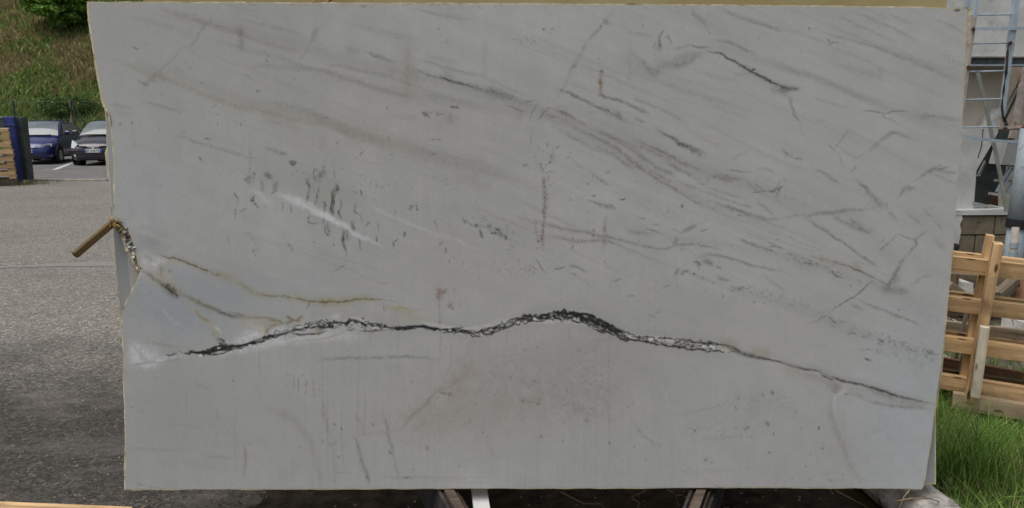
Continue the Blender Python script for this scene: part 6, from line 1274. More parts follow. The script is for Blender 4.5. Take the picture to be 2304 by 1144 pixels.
# chain-link fence along the foot of the slope
fence = empty('wire_fence', (0, 0, 0)); tag(fence, 'thin wire mesh fence on green and wooden posts at the foot of the hillside', 'fence')
MAT['green_metal'] = plain_mat('green_post', srgb(44, 62, 48), srgb(58, 78, 60), 20, 0.6)
MAT['wire'] = plain_mat('galvanised_wire', srgb(96, 100, 96), srgb(130, 134, 128), 30, 0.5)
FYY = 31.5
fp = [at_Y(x_, 345, FYY).x for x_ in (-90, 42, 176, 308)]
ztop = at_Y(42, 226, FYY).z
for i, x_ in enumerate(fp):
    if i == 2:
        MB().tube([(x_ - .12, FYY, 0), (x_ - .14, FYY, 1.3), (x_ - .13, FYY, ztop + .02)], [.09, .085, .075], 9).build('post', MAT['old_wood'], fence)
    MB().box((x_ - .03, FYY - .03, 0), (x_ + .03, FYY + .03, ztop), .005).build('post', MAT['green_metal'], fence)
b = MB()
b.tube([(fp[2], FYY, ztop - .1), (fp[2] + .95, FYY, .1)], .025, 6); b.build('stay', MAT['green_metal'], fence)
for k in range(4):
    z = .1 + (ztop - .15) * k / 3
    MB().tube([(fp[0] - 6, FYY, z), (fp[-1] + 8, FYY, z)], .0035, 4).build('line_wire', MAT['wire'], fence)
b = MB(); x_ = fp[0] - 3
while x_ < fp[-1] + 3:
    for s in (-1, 1):
        h = ztop - .12
        b.add([(x_, FYY, .05), (x_ + .002, FYY, .05), (x_ + s * h + .002, FYY, .05 + h), (x_ + s * h, FYY, .05 + h)], [(0, 1, 2, 3)])
    x_ += .16
o = b.build('wire_mesh', MAT['wire'], fence); o['kind'] = 'stuff'

# ------------------------------------------------------------------ cars
def car_paint(name, c, rough=.22):
    m, nt, b = new_mat(name, rough, 0.5); b.inputs['Base Color'].default_value = (*c, 1)
    b.inputs['Coat Weight'].default_value = .6; b.inputs['Coat Roughness'].default_value = .08; b.inputs['Metallic'].default_value = .25
    n = noise(nt, coords(nt), 3, 4); nt.links.new(mix(nt, n, tuple(x * .85 for x in c), tuple(x * 1.15 for x in c)), b.inputs['Base Color'])
    return m
MAT['glass'] = plain_mat('car_glass', srgb(92, 102, 104), srgb(112, 122, 122), 2, 0.06, 1.0)  # grey base colour stands in for sky reflected in the panes
MAT['black_plastic'] = plain_mat('black_plastic', srgb(26, 26, 28), srgb(38, 38, 40), 12, 0.6)
MAT['tyre'] = plain_mat('tyre_rubber', srgb(22, 22, 22), srgb(34, 34, 34), 20, 0.85)
MAT['rim'] = plain_mat('wheel_rim', srgb(150, 152, 154), srgb(186, 188, 190), 9, 0.3, 0.5, metal=.7)
MAT['lamp_glass'] = plain_mat('headlamp', srgb(196, 202, 204), srgb(232, 236, 236), 14, 0.1, 0.6)
MAT['chrome'] = plain_mat('chrome', srgb(214, 216, 218), srgb(236, 238, 238), 9, 0.15, 0.6)
MAT['plate_white'] = plain_mat('plate_white', srgb(214, 214, 208), srgb(224, 224, 220), 9, 0.5)
MAT['plate_blue'] = plain_mat('plate_blue', srgb(40, 84, 170), srgb(48, 94, 180), 9, 0.5)
MAT['ink'] = plain_mat('plate_ink', srgb(18, 18, 18), srgb(26, 26, 26), 9, 0.6)
def loft(sections, closed=False):
    n = len(sections[0]); V_ = [p for s in sections for p in s]
    Fs = [(i * n + k, i * n + k + 1, (i + 1) * n + k + 1, (i + 1) * n + k) for i in range(len(sections) - 1) for k in range(n - 1)]
    Fs += [tuple(range(n)), tuple(range((len(sections) - 1) * n, len(sections) * n))[::-1]]
    return V_, Fs
def text_mesh(s, size):
    cu = bpy.data.curves.new('lettering', 'FONT'); cu.body = s; cu.size = size; cu.align_x = 'CENTER'; cu.align_y = 'CENTER'; cu.extrude = .001
    ob = bpy.data.objects.new('lettering', cu); col.objects.link(ob)
    dg = bpy.context.evaluated_depsgraph_get(); me = bpy.data.meshes.new_from_object(ob.evaluated_get(dg))
    bpy.data.objects.remove(ob); return me
def car(name, label, loc, rz, paint, W, top, belt, style):
    root = empty(name, loc, rz); tag(root, label, 'car', 'cars parked at the fence')
    P = car_paint('paint_' + style, paint)
    ys_ = [0, .05, .16, .38, .70, 1.05, 1.4, 2.2, 3.0, 3.5, 3.74, 3.82]
    hw = np.array([.66, .78, .88, .95, .985, 1, 1, 1, 1, .97, .92, .84]) * W / 2
    zt = np.array([.50, .60, .69, .77, .84, .91, .95, .955, .96, .96, .93, .84]) * belt / .95
    zb = np.array([.24, .19, .17, .17, .19, .19, .19, .19, .19, .2, .24, .3])
    secs = []
    for y, w, z1, z0 in zip(ys_, hw, zt, zb):
        half = [(0, z0), (w * .86, z0), (w * .97, z0 + .08), (w, z0 + (z1 - z0) * .42), (w * .985, z0 + (z1 - z0) * .72), (w * .94, z1 - .05), (w * .82, z1 - .005), (w * .45, z1 + .025), (0, z1 + .035)]
        pts = [(x, y, z) for x, z in half] + [(-x, y, z) for x, z in half[-2:0:-1]]
        secs.append([Vector(p) for p in pts] + [Vector(pts[0])])
    MB().add(*loft(secs)).build('body', P, root, True)
    cy = [.98, 1.22, 1.48, 1.72, 2.1, 2.8, 3.2, 3.5, 3.74]
    ct = [belt - .01, belt + (top - belt) * .40, belt + (top - belt) * .78, top - .035, top, top - .02, top - .09, top - .25, belt - .02]
    tw = np.array([.78, .735, .70, .675, .665, .66, .65, .66, .74]) * W / 2
    secs = []
    for y, z1, w in zip(cy, ct, tw):
        bw = .93 * W / 2; z0 = belt - .06; k = max(0.02, (z1 - z0) / (top - z0))
        wt = bw + (w - bw) * min(1, k * 1.05)
        half = [(bw, z0), (bw - (bw - wt) * .5, z0 + (z1 - z0) * .5), (wt, z1 - .05 * k), (wt * .9, z1 - .008), (wt * .5, z1 + .012), (0, z1 + .016)]
        secs.append([Vector((x, y, z)) for x, z in half] + [Vector((-x, y, z)) for x, z in half[-2::-1]])
    MB().add(*loft(secs)).build('cabin', P, root, True)
    # windscreen
    rows = []
    for t in (0.02, .35, .65, .97):
        y = .98 + (1.70 - .98) * t; z = float(np.interp(y, cy, ct)); k_ = max(.02, (z - belt + .06) / (top - belt + .06)); bw = .93 * W / 2; w = (bw + (float(np.interp(y, cy, tw)) - bw) * min(1, k_ * 1.05)) * .955
        rows.append([Vector((w * s, y - .022 + .012 * s * s, z + .022 - .026 * s ** 4)) for s in (-1, -.66, -.33, 0, .33, .66, 1)])
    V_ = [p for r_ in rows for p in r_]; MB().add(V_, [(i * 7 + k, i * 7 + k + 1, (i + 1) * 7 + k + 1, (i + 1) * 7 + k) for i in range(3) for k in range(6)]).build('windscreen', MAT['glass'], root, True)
    for s in (-1, 1):      # side glass, door line, mirror, wheels, lamps
        q = []
        for y, k in ((1.35, 0), (1.85, 1), (3.05, 1), (3.3, 0)):
            z = belt + .02 if k == 0 else top - .11; w = .90 * W / 2 if k == 0 else .71 * W / 2
            q.append(Vector((s * (w + .018), y, z)))
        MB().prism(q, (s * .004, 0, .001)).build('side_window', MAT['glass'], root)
        mr = MB().tube([(s * W * .5, 1.28, belt + .02), (s * (W * .5 + .1), 1.24, belt + .07)], .02, 6).build('mirror_arm', MAT['black_plastic'], root)
        MB().box((min(s * (W / 2 + .03), s * (W / 2 + .20)), 1.17, belt + .03), (max(s * (W / 2 + .03), s * (W / 2 + .20)), 1.28, belt + .15), .03).build('mirror', P, root)
        for y in (.70, 3.08):
            xo = s * (W / 2)
            MB().tube([(xo - s * .05, y, .30), (xo + s * .004, y, .30)], .345, 24).build('wheel_arch', MAT['black_plastic'], root)
            wh = MB().tube([(xo - s * .16, y, .285), (xo - s * .02, y, .285), (xo + s * .014, y, .285), (xo + s * .018, y, .285)], [.285, .285, .275, .20], 24).build('wheel', MAT['tyre'], root, False)
            MB().tube([(xo + s * .010, y, .285), (xo + s * .024, y, .285)], [.185, .17], 20).build('rim', MAT['rim'], wh)
            for k in range(5):
                an = k * 1.2566; MB().box((xo + s * .012 if s > 0 else xo + s * .03, -.02 + y + math.cos(an) * .1, .265 + math.sin(an) * .1), (xo + s * .03 if s > 0 else xo + s * .012, .02 + y + math.cos(an) * .1, .305 + math.sin(an) * .1)).build('rim_hole', MAT['tyre'], wh)
        # front tyre seen from ahead, below the bumper
        MB().box((s * W / 2 * .93 if s < 0 else s * W / 2 * .70, .42, .0), (s * W / 2 * .70 if s < 0 else s * W / 2 * .93, .98, .26), .04).build('front_tyre', MAT['tyre'], root)
        if style == 'blue_hatchback':
            q = [(.36, .03, .60), (.48, .06, .665), (.66, .17, .70), (.735, .27, .70), (.745, .25, .60), (.60, .09, .565), (.44, .045, .57)]
        else:
            q = [(.50, .07, .70), (.60, .12, .79), (.68, .2, .83), (.75, .33, .83), (.775, .28, .66), (.74, .17, .575), (.62, .08, .57)]
        k = W / 1.66
        MB().prism([Vector((s * x * k, y - .02, z)) for x, y, z in q], (0, .16, -.03)).build('headlight', MAT['lamp_glass'], root)
        MB().tube([(s * .60 * k, .015, .34), (s * .60 * k, .07, .34)], .04, 10).build('fog_lamp', MAT['lamp_glass'] if style != 'blue_hatchback' else MAT['black_plastic'], root)
    MB().tube([(-.5, .99, belt - .015), (0, .965, belt + .0), (.5, .97, belt + .02)], .012, 5).build('wiper', MAT['black_plastic'], root)
    MB().box((-.47, -.012, .20), (.47, .06, .31), .01).build('air_intake', MAT['black_plastic'], root)
    if style == 'blue_hatchback':
        MB().box((-.31, -.008, .562), (.31, .07, .596), .01).build('chrome_bar', MAT['chrome'], root)
        MB().box((-.33, -.004, .545), (.33, .06, .563), .004).build('grille', MAT['black_plastic'], root)
    else:
        for s in (-1, 1):
            MB().prism([Vector((s * .12, .0, .565)), Vector((s * .22, .0, .64)), Vector((s * .50, .05, .645)), Vector((s * .47, .04, .565))], (0, .06, 0)).build('grille', MAT['black_plastic'], root)
        bd = MB()
        o_ = [(0, .085), (.055, 0), (0, -.085), (-.055, 0)]; i_ = [(0, .042), (.022, 0), (0, -.042), (-.022, 0)]
        V_ = [Vector((x, -.014, .61 + z)) for x, z in o_] + [Vector((x, -.014, .61 + z)) for x, z in i_]
        bd.add(V_, [(a, (a + 1) % 4, 4 + (a + 1) % 4, 4 + a) for a in range(4)])
        bd.build('diamond_badge', MAT['chrome'], root)
        MB().box((-.80 * W / 1.66, -.004, .44), (.80 * W / 1.66, .05, .50), .012).build('bumper_strip', MAT['black_plastic'], root)
    zp = .455 if style == 'blue_hatchback' else .49
    pl = MB().box((-.26, -.024, zp - .058), (.26, -.010, zp + .058), .004).build('number_plate', MAT['plate_white'], root)
    for s in (-1, 1): MB().box((s * .235 - .025, -.028, zp - .056), (s * .235 + .025, -.0245, zp + .056)).build('plate_band', MAT['plate_blue'], pl)
    for ch, xo in ([(c_, -.185 + i_ * .0462) for i_, c_ in enumerate('GE 608 NL')] if style != 'blue_hatchback' else [('L', .10), ('W', .165)]):
        if ch == ' ': continue
        o = link_mesh('plate_letter', text_mesh(ch, .085), MAT['ink'], pl); o.rotation_euler = (math.pi / 2, 0, 0); o.location = (xo, -.0262, zp)
    return root
c1 = at_z(60, 372, 0.0)
car('parked_car', 'blue hatchback with a chrome bar on its nose, nearer the pallets', (c1.x, c1.y, .004), math.radians(12), srgb(38, 44, 102), 1.65, 1.44, .95, 'blue_hatchback')
c2 = at_z(213, 374, 0.0)
car('parked_car', 'dark plum hatchback with a diamond badge, half hidden by the slab', (c2.x, c2.y, .004), math.radians(11), srgb(50, 43, 53)  , 1.56, 1.46, .98, 'plum_hatchback')

# ------------------------------------------------------------------ blue steel frame and pallets
MAT['blue'] = plain_mat('blue_steel_paint', srgb(30, 42, 96), srgb(42, 56, 124), 5, 0.5, 0.4, 0.1, 30, stain=srgb(58, 50, 66), stain_scale=7, stain_at=0.66)
MAT['greygreen'] = plain_mat('grey_green_panel', srgb(58, 66, 64), srgb(76, 84, 80), 5, 0.6, 0.3, 0.1, 30, stain=srgb(48, 52, 50), stain_scale=6)
BY = at_z(45, 411, 0).y
s_ = lambda x_, y_, Y=None: at_Y(x_, y_, Y or BY)
fx0, fx1 = s_(37, 411).x, s_(53, 411).x
ht = s_(30, 263).z
root = empty('steel_stillage', ((fx0 + fx1) / 2, BY, 0)); tag(root, 'tall blue steel frame with grey green side panel behind the pallets', 'steel frame')
w_ = fx1 - fx0
MB().box((-w_ / 2 - .14, 0, 0), (w_ / 2 - .06, .10, ht), .012).build('post', MAT['blue'], root)
MB().box((-w_ / 2 - .16, -.02, ht - .22), (w_ / 2 - .04, -.001, ht - .18), .004).build('collar', MAT['blue'], root)
MB().box((w_ / 2 - .10, .14, .05), (w_ / 2 + .04, .38, ht - .01), .01).build('side_panel', MAT['greygreen'], root)
MB().box((-2.4, .02, ht - .30), (-w_ / 2 - .15, .09, ht - .03), .01).build('cross_beam', MAT['greygreen'], root)
MB().box((-2.4, .0, ht - .035), (-w_ / 2 - .15, .09, ht + .0), .008).build('beam_cap', plain_mat('light_steel', srgb(120, 132, 140), srgb(140, 150, 156), 6), root)
MB().box((-2.4 - w_, 0, 0), (-2.4, .16, ht), .012).build('post', MAT['blue'], root)
PY = BY - .95
zt_, zb_ = at_Y(20, 289, PY).z, .16
n_p = 7; ph = (zt_ - zb_) / n_p
MAT['pallet'] = wood_mat('pallet_wood', srgb(178, 146, 102), srgb(214, 184, 138), srgb(150, 118, 80), .68, fibre=20)
ordn = ['lowest', 'second lowest', 'third from the bottom', 'middle', 'third from the top', 'second from the top', 'topmost']
for k in range(n_p):
    xr = s_(38 - 2.6 * (k / n_p) * 6 + (3 if k == 3 else 0), 408 - k * 17, PY).x if False else at_Y(np.interp(k + .5, [0, n_p], [30, 10]) + (2.5 if k == 3 else 0), np.interp(k + .5, [0, n_p], [405, 290]), PY).x
    pr = empty('wooden_pallet', (xr - .6 * math.cos(.54), PY - .6 * math.sin(.54) + .12, zb_ + k * ph), .54); tag(pr, ordn[k] + ' wooden pallet in the stack beside the blue frame', 'pallet', 'wooden pallets stacked by the blue frame')
    for yb in (0, .35, .72):
        MB().box((-.6, yb, ph * .42), (.6, yb + .1, ph * .985), .004).build('deck_board', MAT['pallet'], pr) if yb == 0 else MB().box((-.6, yb, ph * .80), (.6, yb + .1, ph * .985), .004).build('deck_board', MAT['pallet'], pr)
    for xb in (-.6, -.07, .46):
        MB().box((xb, .012, .0), (xb + .14, .80, ph * .42 - .002), .003).build('block', MAT['pallet'], pr)
sk = empty('timber_bearer', (at_Y(10, 408, PY).x - .2, PY, 0)); bpy.data.objects.remove(sk)
o = MB().box((-1.3, 0.02, 0), (-.02, .7, zb_ - .002), .01).build('timber_bearer', MAT['dark_wood']); o.location = (at_Y(34, 404, PY).x, PY + .13, 0); o.rotation_euler = (0, 0, .54); tag(o, 'dark timber bearer under the pallet stack', 'timber')
# weeds at the foot of the stack
r = np.random.default_rng(77); n = 700
c = at_z(8, 418, 0); P = np.stack([c.x + r.normal(-.1, .45, n), c.y + r.normal(.2, .25, n), np.zeros(n)], -1)
V_, F_, C_ = blades(P, r.uniform(.04, .16, n), np.full(n, .012), np.full(n, .6), pal(n, [(70, 88, 34), (96, 100, 50), (120, 112, 64)], 78), 2, .5, 79)
me = np_mesh('weeds', V_, F_); add_color(me, 'tint', C_); tag(link_mesh('weeds', me, MAT['leaf']), 'low weeds at the foot of the pallet stack', 'weeds', kind='stuff')
# ------------------------------------------------------------------ right: wooden frame
FA = at_z(2146, 917, .05); FB = at_z(2304, 940, .05)
FD = (FB - FA); FD.z = 0; FD.normalize()
FN = Vector((FD.y, -FD.x, 0))                      # towards the viewer
if FN.y > 0: FN = -FN
def on_frame(x, y, back=0.0): return at_plane(x, y, FA - FN * back, FN)
fr = empty('timber_stillage', (0, 0, 0)); tag(fr, 'sawn pine stillage of posts and double rails standing in the grass', 'timber frame')
def rail(nm, a, c, h0, back, T, m, parent=fr, ext=.5):
    """a: (x,y) top edge at the left, c: top edge at the right, h0: (x,y) bottom edge at the left"""
    A, B, D = on_frame(*a, back), on_frame(*c, back), on_frame(*h0, back)
    x = (B - A).normalized(); Wd = abs((D - A).dot(Vector((0, 0, 1)) - x * x.z))
    A2, B2 = A - x * .35, B + x * ext
    up = Vector((0, 0, 1)) - x * x.z; up.normalize()
    return beam(nm, A2 - up * Wd / 2 - FN * T / 2, B2 - up * Wd / 2 - FN * T / 2, Wd, T, up, m, parent)
MP = MAT['pine']
for f, bk in (((2143,578),(2304,596),(2139,612)), ((2144,567),(2304,585),(2141,584))), (((2135,667),(2304,687),(2131,700)), ((2135,656.6),(2304,677.6),(2133,676))), (((2124,757),(2304,781),(2121.5,789.5)), ((2125,745),(2304,771),(2123,765))), (((2115,843),(2304,873),(2112,875.5)), ((2116,831),(2304,860),(2114,850))):
    rail('rail', *f, .0, .05, MP)
    A, B, D = bk
    rail('rail', A, B, (D[0], D[1] + 16), .16, .05, MAT['batten'] if f[0][1] > 800 else MP)
rail('rail', (2116,805),(2304,839),(2114,830), .40, .034, MAT['red_wood'])
rail('rail', (2120,722),(2304,744),(2118,746), .62, .034, MAT['old_wood'])
o = rail('base_plank', (2144,883),(2304,908),(2146,917.5), -.085, .05, MAT['pine_pale'], ext=.5)
# the plank stops at x = 2144 on the left: shift its start
A = on_frame(2145, 883, -.085); B = on_frame(2304, 908, -.085); D = on_frame(2146, 917.5, -.085)
bpy.data.objects.remove(o)
xd = (B - A).normalized(); up = (Vector((0, 0, 1)) - xd * xd.z).normalized(); Wd = (A - D).dot(up)
beam('base_plank', A - up * Wd / 2, B + xd * .5 - up * Wd / 2, Wd, .05, up, MAT['pine_pale'], fr)
def post(nm, top, bot, w_px, back, m, T=.06, extra=0.0):
    A, B = on_frame(*top, back), on_frame(*bot, back)
    W = (on_frame(top[0] + w_px, top[1], back) - A).length
    return beam(nm, A, B, W, T, FD + Vector((0, 0, 0)), m, fr)
post('post', (2245.5, 547), (2180, 900), 23, -.072, MP, .10)
post('post', (2228, 529), (2163, 872), 19, .085, MP, .07)
post('post', (2216, 735), (2194, 893), 22, -.16, MAT['pine_white'], .045)
post('post', (2190, 700), (2158, 850), 10, .25, MAT['old_wood'], .05)
post('post', (2176, 700), (2140, 850), 8, .55, MAT['old_wood'], .05)
for px_, py_ in ((2182, 826), (2168, 790)):
    pass
# short stump carrying the base plank
A = on_frame(2195, 925, .02); MB().box((A.x - .05, A.y, 0), (A.x + .05, A.y + .1, A.z + .02), .01).build('foot_block', MAT['old_wood'], fr)
A = on_frame(2330, 950, .02); MB().box((A.x - .05, A.y, 0), (A.x + .05, A.y + .1, A.z + .02), .01).build('foot_block', MAT['old_wood'], fr)

# ------------------------------------------------------------------ scrap timber and marble offcuts behind the frame
MAT['offcut'] = plain_mat('marble_offcut', srgb(186, 182, 172), srgb(214, 210, 202), 10, 0.7, 0.25, 0.4, 30, stain=srgb(140, 132, 118), stain_scale=14, stain_at=0.62)
def offcut(label, corners, Y, th):
    P = [at_Y(x, y, Y) for x, y in corners]
    c = sum(P, Vector()) / len(P); rt = empty('x', (0, 0, 0)); bpy.data.objects.remove(rt)
    b = MB().prism([p - c for p in P], (0.02, th, -.01)); o = b.build('marble_offcut', MAT['offcut']); o.location = c
    return tag(o, label, 'stone offcut', 'marble offcuts behind the timber frame')
offcut('white stone offcut seen between the top rails left of the posts', [(2148,632),(2190,638),(2190,662),(2170,660),(2152,645)], 5.6, .3)
offcut('white stone offcut seen between the second and third rails at the left', [(2130,720),(2163,727),(2158,752),(2140,738)], 5.3, .3)
offcut('white stone block right of the pale post below the second rail', [(2222,738),(2249,742),(2245,765),(2220,760)], 5.2, .25)
offcut('white stepped stone block at the right below the second rail', [(2287,752),(2297,753),(2300,725),(2330,728),(2330,790),(2284,782)], 5.1, .25)
offcut('white stone block at the right below the third rail', [(2267,808),(2330,815),(2330,850),(2275,832)], 4.95, .25)
offcut('thin white stone strip low at the left behind the frame', [(2118,804),(2140,806),(2140,812),(2118,810)], 4.9, .2)
offcut('pale stone piece behind the top of the tall posts', [(2237,648),(2262,652),(2262,664),(2237,660)], 5.7, .25)
def scrap(label, a, c, W, T, Y0, Y1, m):
    A, B = at_Y(*a, Y0), at_Y(*c, Y1)
    return tag(beam('scrap_beam', A, B, W, T, Vector((0, 0, 1)), m), label, 'timber', 'scrap timber behind the frame')
scrap('grey scrap beam lying level behind the top rail', (2120,628), (2330,640), .11, .08, 6.2, 6.2, MAT['old_wood'])
scrap('slanting grey scrap beam with a cut end right of the posts', (2244,668), (2284,634), .075, .07, 5.5, 5.6, MAT['old_wood'])
scrap('reddish brown scrap beam standing at the right behind the rails', (2300,640), (2262,830), .17, .1, 5.7, 5.4, MAT['red_wood'])
scrap('slanting grey scrap beam at the left behind the second rail', (2134,640), (2175,668), .05, .06, 5.4, 5.4, MAT['old_wood'])
scrap('slanting weathered beam at the left behind the third rail', (2126,722), (2166,752), .07, .06, 5.15, 5.15, MAT['old_wood'])
scrap('dark scrap beam lying behind the second rail', (2120,706), (2330,735), .16, .1, 6.0, 5.9, MAT['dark_wood'])
scrap('dark scrap beam lying behind the lowest rails', (2110,826), (2330,845), .2, .1, 5.35, 5.25, MAT['dark_wood'])
scrap('dark scrap post leaning behind the slab edge', (2141,615), (2134,660), .09, .07, 5.6, 5.6, MAT['old_wood'])

# ------------------------------------------------------------------ silo building: wall, steel beam, pier, block base
WY = 8.6
MAT['render_white'] = plain_mat('white_render', srgb(182, 183, 180), srgb(210, 211, 208), 3, 0.9, 0.15, 0.55, 16, stain=srgb(150, 148, 142), stain_scale=2.2, stain_at=0.6)
MAT['render_dirty'] = plain_mat('dirty_render', srgb(180, 172, 156), srgb(200, 192, 176), 2.2, 0.9, 0.15, 0.4, 24, stain=srgb(176, 158, 136), stain_scale=1.6, stain_at=0.58)
MAT['beam_paint'] = plain_mat('blue_grey_steel', srgb(104, 114, 120), srgb(136, 146, 150), 6, 0.6, 0.3, 0.2, 40, stain=srgb(74, 62, 50), stain_scale=9, stain_at=0.64)
MAT['pale_blue'] = plain_mat('pale_blue_galvanised', srgb(150, 164, 176), srgb(176, 188, 196), 7, 0.5, 0.4, 0.15, 40, stain=srgb(112, 84, 62), stain_scale=10, stain_at=0.68)
MAT['rusty_paint'] = plain_mat('rusty_pale_paint', srgb(150, 138, 128), srgb(180, 172, 164), 9, 0.6, 0.3, 0.2, 40, stain=srgb(128, 84, 58), stain_scale=7, stain_at=0.6)
MAT['brace_paint'] = plain_mat('grey_green_brace', srgb(132, 138, 128), srgb(158, 162, 152), 8, 0.65, 0.3, 0.2, 40, stain=srgb(108, 90, 74), stain_scale=9, stain_at=0.66)
MAT['dark_green'] = plain_mat('dark_green_plate', srgb(62, 72, 68), srgb(88, 96, 90), 5, 0.6, 0.3, 0.2, 30, stain=srgb(84, 62, 46), stain_scale=4, stain_at=0.6)
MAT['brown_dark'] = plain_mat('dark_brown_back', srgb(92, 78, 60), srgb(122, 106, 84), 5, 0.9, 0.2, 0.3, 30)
MAT['block'] = plain_mat('concrete_block', srgb(108, 100, 84), srgb(136, 126, 108), 6, 0.95, 0.1, 0.5, 40, stain=srgb(88, 82, 72), stain_scale=5)
def px_prism(nm, poly, Y, th, m, parent, base):
    return MB().prism([at_Y(x, y, Y) - base for x, y in poly], (0, th, 0)).build(nm, m, parent)
bl = empty('silo_building', (at_Y(2230, 480, WY).x, WY, 0)); B0_ = bl.location.copy()
tag(bl, 'white rendered silo building with a steel beam and concrete block base', 'building')
px_prism('upper_wall', [(1900,-260),(2800,-260),(2800,127),(1900,127)], WY, .3, MAT['render_white'], bl, B0_)
px_prism('wall_edge', [(1900,126.5),(2800,126.5),(2800,129.5),(1900,129.5)], WY - .06, .1, MAT['concrete'], bl, B0_)
px_prism('steel_beam', [(1900,131),(2800,131),(2800,146.5),(1900,146.5)], WY + .05, .2, MAT['beam_paint'], bl, B0_)
px_prism('beam_flange', [(1900,145.5),(2800,145.5),(2800,148),(1900,148)], WY - .05, .3, MAT['pale_blue'], bl, B0_)
px_prism('inner_wall', [(1900,146),(2266,146),(2250,246),(2222,285),(2210,300),(1900,300)], WY + .3, .15, MAT['render_dirty'], bl, B0_)
px_prism('inner_wall', [(2262,146),(2800,146),(2800,500),(2262,500)], WY + 1.4, .15, MAT['render_dirty'], bl, B0_)
px_prism('pier', [(1900,289),(2214,289),(2222,277),(2229,268),(2250,245),(2252,262),(2245,300),(2233,322),(2197,384),(2190,480),(1900,480)], WY + .12, .35, MAT['render_white'], bl, B0_)
px_prism('pier_seam', [(2212,290),(2213.2,290),(2209,330),(2201,356),(2200,355),(2207.6,330)], WY + .115, .004, MAT['ink'], bl, B0_)
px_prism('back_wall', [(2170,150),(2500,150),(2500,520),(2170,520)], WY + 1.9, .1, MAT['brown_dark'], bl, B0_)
px_prism('sill', [(2100,476),(2282,471),(2284,484),(2100,485)], WY - .03, .45, MAT['render_white'], bl, B0_)
# the concrete block base, block by block
bz = at_Y(2230, 485, WY).z - .01; bh = (at_Y(2230, 487, WY).z - at_Y(2230, 531, WY).z); bx0 = at_Y(2239, 500, WY).x; bw_ = at_Y(2239, 500, WY).x - at_Y(2160, 500, WY).x
row = 0
while bz - bh * row > 0.02:
    z1 = bz - bh * row; z0 = max(z1 - bh + .012, .0)
    for k in range(-7, 6):
        x0 = bx0 + (k + (.5 if row % 2 else 0)) * bw_
        o = MB().box((x0 + .006 - B0_.x, random.uniform(-.006, .006), z0), (x0 + bw_ - .006 - B0_.x, .22, z1), .008).build('block', MAT['block'], bl)
    row += 1
MB().box((bx0 - 6.9 * bw_ - B0_.x, .03, 0), (bx0 + 5.9 * bw_ - B0_.x, .21, bz - .004)).build('mortar', MAT['soil'], bl)
px_prism('plaster_remains', [(2110,478),(2163,478),(2166,494),(2160,505),(2163,520),(2158,545),(2155,560),(2110,560)], WY - .025, .02, MAT['render_white'], bl, B0_)
# slanted conveyor plate and chute inside the opening
cv = empty('conveyor', at_Y(2240, 430, WY + 1.0)); Bc = cv.location.copy(); tag(cv, 'dark green slanting conveyor with a white chute inside the opening', 'conveyor')
px_prism('side_plate', [(2186,480),(2197,384),(2233,322),(2262,262),(2275,300),(2262,390),(2232,440),(2222,480)], WY + 1.0, .06, MAT['dark_green'], cv, Bc)
px_prism('frame_bar', [(2202,392),(2217,362),(2219,366),(2206,394)], WY + .96, .03, MAT['brace_paint'], cv, Bc)
px_prism('frame_bar', [(2199,394),(2207,394),(2206,397),(2199,397)], WY + .95, .03, MAT['pale_blue'], cv, Bc)
px_prism('chute', [(2268,321),(2294,321),(2288,374),(2252,372)], WY + .7, .25, MAT['render_white'], cv, Bc)
px_prism('chute_lip', [(2252,371),(2288,373.5),(2287.6,376),(2251,373.6)], WY + .68, .28, MAT['ink'], cv, Bc)
for a, c in (((2274,377),(2244,432)), ((2283,378),(2256,424)), ((2290,395),(2264,438))):
    px_prism('chute_rail', [(a[0] - 2, a[1]), (a[0] + 2, a[1]), (c[0] + 2, c[1]), (c[0] - 2, c[1])], WY + .72, .03, MAT['pale_blue'], cv, Bc)
px_prism('cross_bar', [(2229,433),(2278,440),(2278,446),(2229,439)], WY + .66, .05, MAT['render_white'], cv, Bc)
px_prism('cross_bar', [(2244,404),(2282,406),(2282,411),(2240,409)], WY + .78, .05, MAT['concrete'], cv, Bc)
px_prism('floor_tube', [(2191,454),(2262,470),(2262,478),(2191,460)], WY + .1, .06, MAT['brace_paint'], cv, Bc)
# diagonal braces
def flat_bar(nm, label, chain, Y, w_px, th, m, cat='brace'):
    b = MB(); L_ = [at_Y(x - w_px / 2, y, Y) for x, y in chain]; R_ = [at_Y(x + w_px / 2, y, Y) for x, y in chain]
    c = L_[0].copy(); n = len(chain)
    V_ = [p - c for p in L_] + [p - c for p in R_]; V_ += [p + Vector((0, th, 0)) for p in V_]
    Fs = []
    for i in range(n - 1):
        Fs += [(i, i + 1, n + i + 1, n + i), (2 * n + i, 3 * n + i, 3 * n + i + 1, 2 * n + i + 1), (i, 2 * n + i, 2 * n + i + 1, i + 1), (n + i, n + i + 1, 3 * n + i + 1, 3 * n + i)]
    Fs += [(0, n, 3 * n, 2 * n), (n - 1, 3 * n - 1, 4 * n - 1, 2 * n - 1)]
    o = b.add(V_, Fs).build(nm, m); o.location = c
    return tag(o, label, cat)
flat_bar('steel_brace', 'blue grey flat steel brace running diagonally from the beam to the sill', [(2201,160),(2206,185),(2213,215),(2222,250),(2232,300),(2243,350),(2252,395),(2258,430),(2264,462),(2266,478)], 8.15, 7.5, .02, MAT['brace_paint'])
flat_bar('steel_brace', 'pale steel angle coming down from the right frame edge', [(2312,150),(2301,205),(2290,270),(2278,318)], 8.3, 11, .05, MAT['rusty_paint'])
flat_bar('steel_brace', 'dark diagonal steel strut behind the ladder', [(2306,170),(2294,200),(2272,245),(2258,275),(2246,305)], 8.9, 8, .05, MAT['dark_green'])
flat_bar('steel_brace', 'light grey diagonal strut beside the dark one', [(2290,198),(2270,238),(2256,268)], 8.8, 5, .04, MAT['brace_paint'])
